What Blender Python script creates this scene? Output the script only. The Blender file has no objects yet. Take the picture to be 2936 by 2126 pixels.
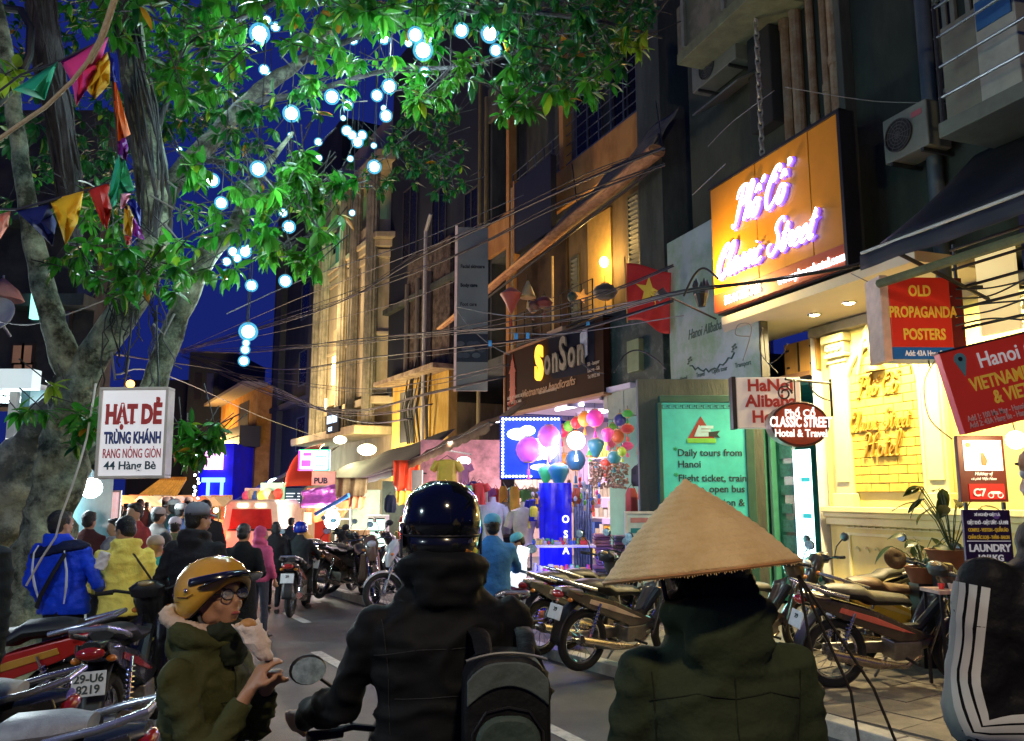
import bpy, bmesh, math, random
from math import sin, cos, pi, radians as R, atan2, sqrt
from mathutils import Vector as V, Matrix, noise
rnd = random.Random(7)
S = bpy.context.scene
COL = S.collection
# ---------------- camera, world, exposure ----------------
H, FPX = 1.8, 2350.0
PT = math.atan(357 / FPX); CP, SP = cos(PT), sin(PT)
cam = bpy.data.cameras.new('camera'); cam.lens = FPX / 2936 * 36; cam.sensor_width = 36
cam.clip_start = .05; cam.clip_end = 900
co = bpy.data.objects.new('camera', cam); COL.objects.link(co)
co.location = (0, 0, H); co.rotation_euler = (pi / 2 + PT, 0, 0); S.camera = co
w = bpy.data.worlds.new('World'); S.world = w; w.use_nodes = True
nt = w.node_tree; bg = nt.nodes['Background']
sky = nt.nodes.new('ShaderNodeTexSky'); sky.sky_type = 'NISHITA'; sky.sun_disc = False
sky.sun_elevation = R(-4); sky.sun_rotation = R(200)
mx = nt.nodes.new('ShaderNodeMix'); mx.data_type = 'RGBA'; mx.inputs[0].default_value = .97
mx.inputs[7].default_value = (.0065, .0135, .125, 1)
nt.links.new(sky.outputs[0], mx.inputs[6]); nt.links.new(mx.outputs[2], bg.inputs[0])
bg.inputs[1].default_value = 1.0
S.view_settings.view_transform = 'Standard'; S.view_settings.look = 'None'
S.view_settings.exposure = .25; S.view_settings.gamma = 1
S.cycles.use_denoising = True
try: S.cycles.denoiser = 'OPENIMAGEDENOISE'
except Exception: pass
S.cycles.max_bounces = 6; S.cycles.diffuse_bounces = 2; S.cycles.glossy_bounces = 3
S.cycles.sample_clamp_indirect = 4; S.cycles.caustics_reflective = False; S.cycles.caustics_refractive = False

def ray(px, py):
    x = px - 1468; u = 1063 - py; y = FPX * CP - u * SP
    return V((x / y, 1, (FPX * SP + u * CP) / y))
def P(px, py, Y): r = ray(px, py); return V((r.x * Y, Y, H + r.z * Y))
def G(px, py, z=0.):
    r = ray(px, py); t = (z - H) / r.z; return V((r.x * t, t, z))
def W(px1, Y): return px1 * Y / 2377.      # metres of a pixel width at depth Y

# ---------------- materials ----------------
_M = {}
def mat(name, col, r=.6, m=0., var=.2, ns=6., bump=.0, bs=None, em=0., emc=None, tr=0., spec=.5, coat=0., a=1., sub=0., sheen=0., streak=0.):
    if name in _M: return _M[name]
    x = bpy.data.materials.new(name); x.use_nodes = True; n = x.node_tree.nodes; L = x.node_tree.links
    b = n['Principled BSDF']; c = tuple(col[:3]) + (1,)
    b.inputs['Base Color'].default_value = c; b.inputs['Roughness'].default_value = r; b.inputs['Metallic'].default_value = m
    b.inputs['Specular IOR Level'].default_value = spec; b.inputs['Coat Weight'].default_value = coat
    b.inputs['Transmission Weight'].default_value = tr; b.inputs['Sheen Weight'].default_value = sheen
    if em: b.inputs['Emission Color'].default_value = tuple((emc or col)[:3]) + (1,); b.inputs['Emission Strength'].default_value = em
    if var or bump or streak:
        tc = n.new('ShaderNodeTexCoord'); src = tc.outputs['Object']
        if streak:
            mp = n.new('ShaderNodeMapping'); mp.inputs['Scale'].default_value = (1, 1, streak); L.new(src, mp.inputs[0]); src = mp.outputs[0]
        nz = n.new('ShaderNodeTexNoise'); nz.inputs['Scale'].default_value = ns; nz.inputs['Detail'].default_value = 6; nz.inputs['Roughness'].default_value = .65
        L.new(src, nz.inputs['Vector'])
        if var:
            rp = n.new('ShaderNodeMapRange'); rp.inputs[1].default_value = .3; rp.inputs[2].default_value = .7
            rp.inputs[3].default_value = 1 - var; rp.inputs[4].default_value = 1 + var
            L.new(nz.outputs['Fac'], rp.inputs[0])
            hs = n.new('ShaderNodeVectorMath'); hs.operation = 'SCALE'; hs.inputs[0].default_value = col[:3]; L.new(rp.outputs[0], hs.inputs['Scale'])
            L.new(hs.outputs[0], b.inputs['Base Color'])
            rr = n.new('ShaderNodeMapRange'); rr.inputs[3].default_value = max(.03, r - .12); rr.inputs[4].default_value = min(1, r + .12)
            L.new(nz.outputs['Fac'], rr.inputs[0]); L.new(rr.outputs[0], b.inputs['Roughness'])
        if bump:
            n2 = n.new('ShaderNodeTexNoise'); n2.inputs['Scale'].default_value = bs or ns * 6; n2.inputs['Detail'].default_value = 4
            L.new(src, n2.inputs['Vector'])
            bp = n.new('ShaderNodeBump'); bp.inputs['Strength'].default_value = bump; bp.inputs['Distance'].default_value = .02
            L.new(n2.outputs['Fac'], bp.inputs['Height']); L.new(bp.outputs[0], b.inputs['Normal'])
    _M[name] = x; return x
def emat(name, col, s): return mat(name, col, .5, var=0, em=s)
def twotone(name, c1, c2, ns, r=.8, bump=.4, bs=30, lo=.42, hi=.58, streak=0., m=0., kind='noise'):
    """two colours mixed by noise: bark, lichen, old plaster, asphalt wear"""
    if name in _M: return _M[name]
    x = mat(name, c1, r, m, var=0, bump=bump, ns=ns, bs=bs, streak=streak); n = x.node_tree.nodes; L = x.node_tree.links
    b = n['Principled BSDF']; tc = [q for q in n if q.type == 'TEX_COORD'][0]; src = tc.outputs['Object']
    mps = [q for q in n if q.type == 'MAPPING']
    if mps: src = mps[0].outputs[0]
    nz = n.new('ShaderNodeTexNoise'); nz.inputs['Scale'].default_value = ns; nz.inputs['Detail'].default_value = 8; nz.inputs['Roughness'].default_value = .7
    L.new(src, nz.inputs['Vector']); cr = n.new('ShaderNodeValToRGB')
    cr.color_ramp.elements[0].position = lo; cr.color_ramp.elements[0].color = tuple(c1) + (1,)
    cr.color_ramp.elements[1].position = hi; cr.color_ramp.elements[1].color = tuple(c2) + (1,)
    L.new(nz.outputs['Fac'], cr.inputs[0]); L.new(cr.outputs[0], b.inputs['Base Color']); return x
def leafmat(name, col, tl=.45):
    if name in _M: return _M[name]
    x = bpy.data.materials.new(name); x.use_nodes = True; n = x.node_tree.nodes; L = x.node_tree.links
    b = n['Principled BSDF']; out = n['Material Output']; b.inputs['Roughness'].default_value = .32
    oi = n.new('ShaderNodeObjectInfo'); tc = n.new('ShaderNodeTexCoord'); nz = n.new('ShaderNodeTexNoise'); nz.inputs['Scale'].default_value = 3.
    L.new(tc.outputs['Object'], nz.inputs[0])
    hs = n.new('ShaderNodeHueSaturation'); hs.inputs['Color'].default_value = tuple(col) + (1,)
    mr = n.new('ShaderNodeMapRange'); mr.inputs[3].default_value = .45; mr.inputs[4].default_value = .535; L.new(nz.outputs['Fac'], mr.inputs[0]); L.new(mr.outputs[0], hs.inputs['Hue'])
    mr2 = n.new('ShaderNodeMapRange'); mr2.inputs[3].default_value = .65; mr2.inputs[4].default_value = 1.35; L.new(oi.outputs['Random'], mr2.inputs[0]); L.new(mr2.outputs[0], hs.inputs['Value'])
    L.new(hs.outputs[0], b.inputs['Base Color'])
    t = n.new('ShaderNodeBsdfTranslucent'); L.new(hs.outputs[0], t.inputs[0])
    ms = n.new('ShaderNodeMixShader'); ms.inputs[0].default_value = tl
    L.new(b.outputs[0], ms.inputs[1]); L.new(t.outputs[0], ms.inputs[2]); L.new(ms.outputs[0], out.inputs[0])
    _M[name] = x; return x

# ---------------- mesh builder ----------------
class MB:
    def __init__(s): s.v = []; s.f = []; s.mi = []; s.cur = 0
    def m(s, i): s.cur = i; return s
    def _add(s, vs, fs):
        o = len(s.v); s.v += [tuple(a) for a in vs]; s.f += [tuple(i + o for i in f) for f in fs]; s.mi += [s.cur] * len(fs); return s
    def box(s, x0, x1, y0, y1, z0, z1, M=None):
        vs = [V((x, y, z)) for z in (z0, z1) for y in (y0, y1) for x in (x0, x1)]
        if M: vs = [M @ a for a in vs]
        return s._add(vs, [(0, 2, 3, 1), (4, 5, 7, 6), (0, 1, 5, 4), (2, 6, 7, 3), (0, 4, 6, 2), (1, 3, 7, 5)])
    def cbox(s, c, d, rot=(0, 0, 0)):
        from mathutils import Euler
        M = Matrix.Translation(c) @ Euler(rot).to_matrix().to_4x4()
        return s.box(-d[0] / 2, d[0] / 2, -d[1] / 2, d[1] / 2, -d[2] / 2, d[2] / 2, M)
    def prism(s, pts, y0, y1, plane='xz'):
        n = len(pts)
        def mk(p, t): return (p[0], t, p[1]) if plane == 'xz' else ((p[0], p[1], t) if plane == 'xy' else (t, p[0], p[1]))
        vs = [mk(p, y0) for p in pts] + [mk(p, y1) for p in pts]
        return s._add(vs, [tuple(range(n)), tuple(range(2 * n - 1, n - 1, -1))] + [((i + 1) % n, i, n + i, n + (i + 1) % n) for i in range(n)])
    def loft(s, rings, cap=True, ref=None, n=12):
        """rings: (point, rx, ry[, refvector]) ; rx along ref, ry across"""
        pts = [V(r[0]) for r in rings]; N = len(pts); vs = []; prev = None
        for i, r in enumerate(rings):
            t = (pts[min(i + 1, N - 1)] - pts[max(i - 1, 0)])
            t = t.normalized() if t.length > 1e-9 else V((0, 0, 1))
            rf = V(r[3]) if len(r) > 3 else (V(ref) if ref else (prev or (V((1, 0, 0)) if abs(t.x) < .9 else V((0, 1, 0)))))
            a = rf - t * rf.dot(t)
            if a.length < 1e-5: a = t.orthogonal()
            a.normalize(); b = t.cross(a); prev = a
            for k in range(n):
                q = 2 * pi * k / n; vs.append(pts[i] + a * r[1] * cos(q) + b * r[2] * sin(q))
        fs = [(i * n + k, i * n + (k + 1) % n, (i + 1) * n + (k + 1) % n, (i + 1) * n + k) for i in range(N - 1) for k in range(n)]
        if cap: fs += [tuple(range(n - 1, -1, -1)), tuple(range((N - 1) * n, N * n))]
        return s._add(vs, fs)
    def tube(s, pts, r, n=8, cap=True):
        rr = r if isinstance(r, (list, tuple)) else [r] * len(pts)
        return s.loft([(p, q, q) for p, q in zip(pts, rr)], cap, n=n)
    def capsule(s, a, b, ra, rb, n=12, flat=1., ref=None):
        a, b = V(a), V(b); t = (b - a).normalized(); L = []
        for k in (0.02, .3, .6, .87): q = (1 - k) * pi / 2; L.append((a - t * ra * sin(q) , ra * cos(q) + 1e-4, (ra * cos(q) + 1e-4) * flat))
        L.append((a, ra, ra * flat)); L.append((b, rb, rb * flat))
        for k in (.13, .4, .7, .98): q = k * pi / 2; L.append((b + t * rb * sin(q), rb * cos(q) + 1e-4, (rb * cos(q) + 1e-4) * flat))
        return s.loft(L, True, ref=ref, n=n)
    def ball(s, c, r, nu=12, nv=8, M=None, zc=None):
        if not isinstance(r, (list, tuple)): r = (r, r, r)
        vs = [(0, 0, -r[2])]; 
        for j in range(1, nv):
            t = -pi / 2 + pi * j / nv
            vs += [(r[0] * cos(t) * cos(2 * pi * i / nu), r[1] * cos(t) * sin(2 * pi * i / nu), r[2] * sin(t)) for i in range(nu)]
        vs.append((0, 0, r[2])); c = V(c)
        vs = [(M @ V(a) if M else V(a)) + c for a in vs]; T = len(vs) - 1
        fs = [(0, 1 + (i + 1) % nu, 1 + i) for i in range(nu)] + [(T, T - nu + i, T - nu + (i + 1) % nu) for i in range(nu)]
        for j in range(nv - 2):
            for i in range(nu): a = 1 + j * nu; fs.append((a + i, a + (i + 1) % nu, a + nu + (i + 1) % nu, a + nu + i))
        return s._add(vs, fs)
    def lathe(s, prof, c=(0, 0, 0), n=20, M=None, cap=False, sweep=2 * pi):
        c = V(c); vs = []
        for (r, z) in prof:
            for i in range(n): q = sweep * i / n; a = V((r * cos(q), r * sin(q), z)); vs.append((M @ a if M else a) + c)
        m = len(prof)
        fs = [(j * n + i, j * n + (i + 1) % n, (j + 1) * n + (i + 1) % n, (j + 1) * n + i) for j in range(m - 1) for i in range(n)]
        if cap: fs += [tuple(range(n - 1, -1, -1)), tuple(range((m - 1) * n, m * n))]
        return s._add(vs, fs)
    def grid(s, fn, nu, nv, thick=0.):
        vs = [V(fn(i / nu, j / nv)) for j in range(nv + 1) for i in range(nu + 1)]
        fs = [(j * (nu + 1) + i, j * (nu + 1) + i + 1, (j + 1) * (nu + 1) + i + 1, (j + 1) * (nu + 1) + i) for j in range(nv) for i in range(nu)]
        return s._add(vs, fs)
    def torus(s, c, Rr, r, M=None, n=28, k=8, flat=1.):
        c = V(c); vs = []
        for i in range(n):
            for j in range(k):
                a, b = 2 * pi * i / n, 2 * pi * j / k
                p = V(((Rr + r * cos(b)) * cos(a), (Rr + r * cos(b)) * sin(a), r * flat * sin(b))); vs.append((M @ p if M else p) + c)
        return s._add(vs, [(i * k + j, ((i + 1) % n) * k + j, ((i + 1) % n) * k + (j + 1) % k, i * k + (j + 1) % k) for i in range(n) for j in range(k)])
    def mesh(s, name):
        me = bpy.data.meshes.new(name); me.from_pydata(s.v, [], s.f); return me
_TXT = {}
def textmesh(body, size=1., off=0., shear=0., align='LEFT', depth=.0, sx=1., sp=1.):
    """flat lettering in the xz plane facing -y"""
    key = (body, size, off, shear, align, depth, sx, sp)
    if key in _TXT: return _TXT[key]
    cu = bpy.data.curves.new('lettering', 'FONT'); cu.body = body; cu.size = size; cu.offset = off * size; cu.shear = shear
    cu.align_x = align; cu.extrude = depth; cu.resolution_u = 3; cu.space_character = sp
    o = bpy.data.objects.new('lettering_tmp', cu); me = bpy.data.meshes.new_from_object(o)
    bpy.data.objects.remove(o); bpy.data.curves.remove(cu)
    me.transform(Matrix.Rotation(pi / 2, 4, 'X') @ Matrix.Diagonal((sx, 1, 1, 1))); me.materials.clear(); _TXT[key] = me; return me

def obj(name, g, m, parent=None, smooth=False, bevel=0., kind=None, sharp=35, label=None, loc=None, mod=None, solid=0.):
    me = g.mesh(name) if isinstance(g, MB) else g
    mats = m if isinstance(m, (list, tuple)) else [m]
    if len(me.materials) == 0:
        for q in mats: me.materials.append(q)
        if isinstance(g, MB) and len(mats) > 1: me.polygons.foreach_set('material_index', g.mi)
    if smooth and len(me.polygons):
        me.polygons.foreach_set('use_smooth', [True] * len(me.polygons))
        if sharp: me.set_sharp_from_angle(angle=R(sharp))
    o = bpy.data.objects.new(name, me); COL.objects.link(o)
    if parent: o.parent = parent
    if loc is not None: o.location = loc
    if bevel: b = o.modifiers.new('edge', 'BEVEL'); b.width = bevel; b.segments = 2; b.limit_method = 'ANGLE'
    if solid: b = o.modifiers.new('thickness', 'SOLIDIFY'); b.thickness = solid; b.offset = 0
    if kind: o['kind'] = kind
    if label: o['label'] = label
    return o
def thing(name, label, cat, loc=(0, 0, 0), rz=0., group=None, rot=None):
    o = bpy.data.objects.new(name, None); COL.objects.link(o); o.empty_display_size = .1
    o.location = loc; o.rotation_euler = rot or (0, 0, rz); o['label'] = label; o['category'] = cat
    if group: o['group'] = group
    return o
def solo(name, g, m, label, cat, group=None, base=None, **k):
    """a thing that is one mesh, its origin moved to its base"""
    if isinstance(g, MB) and g.v:
        xs, ys, zs = zip(*g.v); c = base or V(((min(xs) + max(xs)) / 2, (min(ys) + max(ys)) / 2, min(zs)))
        g.v = [tuple(V(a) - V(c)) for a in g.v]; k['loc'] = c
    o = obj(name, g, m, **k); o['label'] = label; o['category'] = cat
    if group: o['group'] = group
    return o
def copy_tree(o, parent=None):
    c = o.copy(); COL.objects.link(c)
    if parent: c.parent = parent
    for ch in [x for x in o.children]: copy_tree(ch, c)
    return c
def text(body, parent, pos, size, m, off=.0, shear=0., align='LEFT', sx=1., name='lettering', depth=.003, rz=0., tilt=0., sp=1.):
    me = textmesh(body, size, off, shear, align, depth, sx, sp).copy(); me.materials.append(m)
    o = bpy.data.objects.new(name, me); COL.objects.link(o); o.parent = parent; o.location = pos; o.rotation_euler = (0, tilt, rz); return o
def lamp(name, kind, loc, power, col, size=.1, parent=None, rot=None, spot=None, sizey=None, blend=.6):
    l = bpy.data.lights.new(name, kind); l.energy = power; l.color = col
    if kind == 'AREA':
        l.size = size
        if sizey: l.shape = 'RECTANGLE'; l.size_y = sizey
    else: l.shadow_soft_size = size
    if kind == 'SPOT': l.spot_size = spot or R(120); l.spot_blend = blend
    o = bpy.data.objects.new(name, l); COL.objects.link(o); o.location = loc
    if parent: o.parent = parent
    if rot is not None: o.rotation_euler = rot
    return o
def aim(o, target):
    o.rotation_euler = (V(target) - o.location).to_track_quat('-Z', 'Y').to_euler()

# ---------------- facade frames: local x to the viewer's right, y into the building ----------------
class Fac:
    def __init__(s, O, ang):
        a = R(ang); s.O = V((O[0], O[1], 0)); s.ex = V((sin(a), -cos(a), 0)); s.ey = V((cos(a), sin(a), 0)); s.rz = atan2(s.ex.y, s.ex.x)
    def w(s, x, y, z): return s.O + s.ex * x + s.ey * y + V((0, 0, z))
    def hit(s, px, py, d=0.):
        r = ray(px, py); c = V((0, 0, H)); t = ((s.O - s.ey * d - V((0, 0, 0))) - V((0, 0, 0))).dot(s.ey) / r.dot(s.ey)
        p = c + r * t; return (p - s.O).dot(s.ex), p.z
    def ground(s, px, py, z=.12):
        p = G(px, py, z) - s.O; return p.dot(s.ex), p.dot(s.ey)
    def root(s, name, label, cat, x=0, y=0, z=0, group=None): return thing(name, label, cat, s.w(x, y, z), s.rz, group)
    def rect(s, x0, y0, x1, y1, d=0):
        """pixel box -> local x0,x1,z0,z1 taken at the box's left edge and right edge"""
        a = s.hit(x0, y1, d); b = s.hit(x0, y0, d); c = s.hit(x1, (y0 + y1) / 2, d); return a[0], c[0], a[1], b[1]
# ---------------- shared materials ----------------
black = mat('black_paint', (.012, .012, .014), .45, ns=20)
rubber = mat('tyre_rubber', (.018, .018, .018), .85, ns=40, bump=.3)
steel = mat('bare_steel', (.35, .35, .36), .3, m=.9, ns=14)
chrome = mat('chrome', (.7, .7, .72), .12, m=1, var=.05)
darkiron = mat('dark_iron', (.03, .032, .034), .55, m=.4, ns=20, bump=.2)
white = mat('white_paint', (.72, .7, .66), .5, ns=5, var=.12, bump=.1)
glassdark = mat('dark_glass', (.012, .014, .018), .25, var=.3, spec=.15)
conc = twotone('old_concrete', (.09, .10, .085), (.17, .18, .15), 1.3, .9, .4, 25, streak=.35)
concd = twotone('grimy_concrete', (.045, .055, .048), (.09, .10, .085), 1.1, .9, .4, 25, streak=.3)
wood = mat('varnished_wood', (.45, .24, .06), .4, ns=5, var=.3, streak=.15)
# ---------------- ground ----------------
asph = twotone('asphalt', (.052, .056, .060), (.115, .115, .115), .9, .5, .8, 130, lo=.38, hi=.64)
g = MB(); N = 60
g.box(-120, 160, -30, 260, -.3, 0)
obj('road', g, asph, kind='structure')
kp = [G(700, 1612, .1), G(820, 1655, .1), G(980, 1700, .1), G(1380, 1812, .1), G(1776, 1918, .1), G(2306, 2052, .1), G(2560, 2126, .1)]
d0 = (kp[-1] - kp[-2]).normalized(); kp.append(kp[-1] + d0 * 9)
kp.insert(0, kp[0] + V((-9, 14, 0))); kp.insert(0, kp[0] + V((-18, 22, 0)))
kpts = []
for a, b in zip(kp, kp[1:]):
    n_ = max(1, int((b - a).length / .9))
    for i in range(n_): kpts.append(a.lerp(b, i / n_))
kpts.append(kp[-1])
granite = mat('kerb_granite', (.42, .39, .34), .7, ns=9, var=.25, bump=.3)
pave = thing('pavement', 'grey tiled pavement along the shop fronts', 'pavement', (0, 0, 0)); pave['kind'] = 'structure'
del pave['category']; del pave['label']
g = MB(); tl = []
for i, p in enumerate(kpts):
    q = kpts[min(i + 1, len(kpts) - 1)] - kpts[max(i - 1, 0)]; q.z = 0; q.normalize(); tl.append(V((-q.y, q.x, 0)))
pv = [(p.x, p.y) for p in kpts]
tilem = twotone('pavement_tile', (.13, .11, .09), (.22, .18, .14), 2.2, .7, .3, 60)
base = [(p.x + t.x * .16, p.y + t.y * .16) for p, t in zip(kpts, tl)]
g.prism(base + [(90, base[-1][1]), (90, base[0][1])], -.1, .1, 'xy')
obj('paving_bed', g, twotone('paving_bed', (.07, .065, .06), (.13, .115, .10), 3, .85, .4, 60), pave)
kb = None
for i in range(len(kpts) - 1):
    a, b = kpts[i], kpts[i + 1]; t1, t2 = tl[i], tl[i + 1]; gp = (b - a).normalized() * .006
    if a.y > 40: continue
    k = MB(); s_ = rnd.uniform(-.004, .004)
    lo = [(a.x + gp.x, a.y + gp.y), (b.x - gp.x, b.y - gp.y), (b.x - gp.x + t2.x * .17, b.y - gp.y + t2.y * .17), (a.x + gp.x + t1.x * .17, a.y + gp.y + t1.y * .17)]
    k.prism(lo, -.02, .115 + s_, 'xy'); obj('kerb_stone', k, granite, pave, bevel=.012)
# slabs near the camera, aligned with the kerb
D = (kp[-3] - kp[-4]); D.z = 0; D.normalize(); Nn = V((-D.y, D.x, 0)); o0 = kp[-4] + Nn * .18
tm = MB().box(.004, .396, .004, .396, 0, .03).mesh('paving_slab'); 
for i in range(-2, 12):
    for j in range(0, 11):
        c = o0 + D * (i * .4 + 1.2) + Nn * (j * .4)
        o = obj('paving_slab', tm, tilem, pave); o.location = (c.x, c.y, .082 + rnd.uniform(0, .006)); o.rotation_euler = (rnd.uniform(-.006, .006), rnd.uniform(-.006, .006), atan2(D.y, D.x))
linem = twotone('road_paint', (.55, .53, .48), (.22, .21, .19), 14, .6, .2, 60, lo=.45, hi=.7)
def strip(pts, wd, z=.005, name='road_marking'):
    g = MB(); vs = []
    for i, p in enumerate(pts):
        q = pts[min(i + 1, len(pts) - 1)] - pts[max(i - 1, 0)]; n = V((-q.y, q.x, 0)).normalized() * wd / 2
        vs += [(p.x - n.x, p.y - n.y, z), (p.x + n.x, p.y + n.y, z)]
    g._add(vs, [(2 * i, 2 * i + 2, 2 * i + 3, 2 * i + 1) for i in range(len(pts) - 1)]); return obj(name, g, linem, kind='structure')
strip([G(1560, 2080), G(1660, 2130), G(1900, 2240)], .12)
for a, b in (((816, 1757), (882, 1787)), ((775, 1690), (850, 1699)), ((640, 1650), (690, 1655)), ((905, 1870), (985, 1915))): strip([G(*a), G(*b)], .13)
# left pavement round the tree
g = MB(); g.prism([(-60, 30), (-10.5, 30), (-5.6, 13), (-3.7, 8), (-2.9, 4), (-2.6, -4), (-60, -4)], -.1, .1, 'xy')
obj('pavement', g, twotone('cobble_bed', (.09, .085, .075), (.16, .15, .13), 4, .85, .5, 50), kind='structure', bevel=.02)
g = MB()
for i in range(1500):
    x, y = rnd.uniform(-4.6, -2.95), rnd.uniform(4.2, 8.2)
    r_ = rnd.uniform(.018, .035)
    g.ball((x, y, .1), (r_ * 1.3, r_, r_ * .7), 6, 4, Matrix.Rotation(rnd.random() * 3, 3, 'Z'))
obj('pebbles', g, mat('pebble', (.26, .23, .18), .8, var=.5, ns=9), kind='stuff', smooth=True)

# ======================= HOTEL (facade A) =======================
A = Fac((4.69, 12.3), 19.7)
DS = 1.5
yel = mat('yellow_plaster', (.82, .67, .22), .6, ns=2.5, var=.10, bump=.12, bs=30)
cream = mat('cream_moulding', (.86, .76, .36), .5, ns=4, var=.08)
ht = A.root('hotel_building', 'dark green-grey hotel building with a bright yellow plaster front at street level', 'building', 0, 0, .1)
def hz(px, py, d=0): a = A.hit(px, py, d); return a[0], a[1] - .1
x_r = A.hit(2936, 1200)[0] + 4
z_sof = hz(2360, 937)[1]
g = MB(); g.box(0.02, x_r, 0, .4, 0, z_sof); obj('ground_floor_wall', g, yel, ht)
# white jamb, dark shadow gap, pilasters
xj = hz(2358, 1300)[0]
g = MB().box(xj, -.05, -.12, .4, 0, z_sof); obj('door_jamb', g, white, ht, bevel=.01)
g = MB().box(xj - .02, x_r, -.14, -.0, z_sof - .16, z_sof - .02); obj('lintel', g, mat('aged_lintel', (.30, .27, .2), .7, ns=7), ht, bevel=.01)
def pil(x0, x1, zt, zb=.0):
    p = MB().box(x0, x1, -.09, 0, zb, zt); 
    p.box(x0 - .04, x1 + .04, -.13, 0, zb, zb + .25); p.box(x0 + .04, x1 - .04, -.11, -.05, zb + .4, zt - .45)
    c = MB()
    for k, (e, h0, h1) in enumerate(((.02, .42, .38), (.05, .34, .28), (.03, .28, .12), (.07, .12, .0))): c.box(x0 - e, x1 + e, -.10 - e, 0, zt - h0, zt - h1)
    o = obj('pilaster', p, cream, ht, bevel=.012); obj('capital', c, cream, o, bevel=.015)
    for i in range(3):
        v = MB().torus((x0 + (x1 - x0) * (i + .5) / 3, -.15, zt - .2), .035, .02, Matrix.Rotation(pi / 2, 3, 'X'), 14, 6); obj('volute', v, cream, o, smooth=True)
x0p, x1p = hz(2400, 1200)[0], hz(2446, 1200)[0]
zt = hz(2420, 935)[1] - .05
z_corn = hz(2420, 1465)[1]
pil(x0p, x1p, z_sof - .2, z_corn)
xr0, xr1 = hz(2660, 1200)[0], hz(2722, 1200)[0]
pil(xr0, xr1, z_sof - .2, z_corn); pil(xr1 + 1.15, xr1 + 1.5, z_sof - .2, z_corn)
# niche
nx0, nx1 = hz(2448, 1300)[0], hz(2648, 1300)[0]; nz0 = hz(2450, 1412)[1]; nz1 = hz(2545, 985)[1]
cx_ = (nx0 + nx1) / 2; hw = (nx1 - nx0) / 2; zc = nz1 - hw
arch = [(cx_ + (hw + .07) * cos(t), -.03, zc + (hw + .07) * sin(t)) for t in [pi * i / 18 for i in range(19)]]
path = [(nx1 + .07, -.03, nz0)] + arch + [(nx0 - .07, -.03, nz0)]
g = MB(); g.tube(path, .055, 10); g.tube([(a, b - .03, c) for a, b, c in path], .022, 8); obj('niche_moulding', g, cream, ht, smooth=True)
g = MB(); g.prism([(nx0, nz0)] + [(cx_ - hw * cos(t), zc + hw * sin(t)) for t in [pi * i / 18 for i in range(19)]] + [(nx1, nz0)], -.012, -.002)
obj('niche_back', g, mat('mortar', (.5, .33, .07), .8, ns=12), ht)
brm = mat('ochre_brick', (.74, .50, .08), .65, ns=9, var=.2, bump=.15)
bh = .118; nr = int((nz1 - nz0) / bh)
for r_ in range(nr + 1):
    za, zb = nz0 + r_ * bh + .005, nz0 + (r_ + 1) * bh - .005
    if zb > zc: hwid = sqrt(max(0, hw * hw - (zb - zc) ** 2))
    else: hwid = hw
    if hwid < .1: continue
    bw = .33; off = (r_ % 2) * bw / 2; k = int(hw * 2 / bw) + 2
    for i in range(-1, k):
        a, b = cx_ - hw - off + i * bw + .006, cx_ - hw - off + (i + 1) * bw - .006
        a, b = max(a, cx_ - hwid), min(b, cx_ + hwid)
        if b - a < .04: continue
        obj('brick', MB().box(a, b, -.035 - rnd.uniform(0, .006), -.004, za, zb), brm, ht, bevel=.004)
def cursive(body, x, z, size, m, par, y=-.05, sx=1.05, depth=.02, off=-.012): return text(body, par, (x, y, z), size, m, off, .45, 'CENTER', sx, depth=depth)
goldl = mat('ochre_letter', (.48, .26, .03), .5, ns=8, var=.1)
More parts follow.
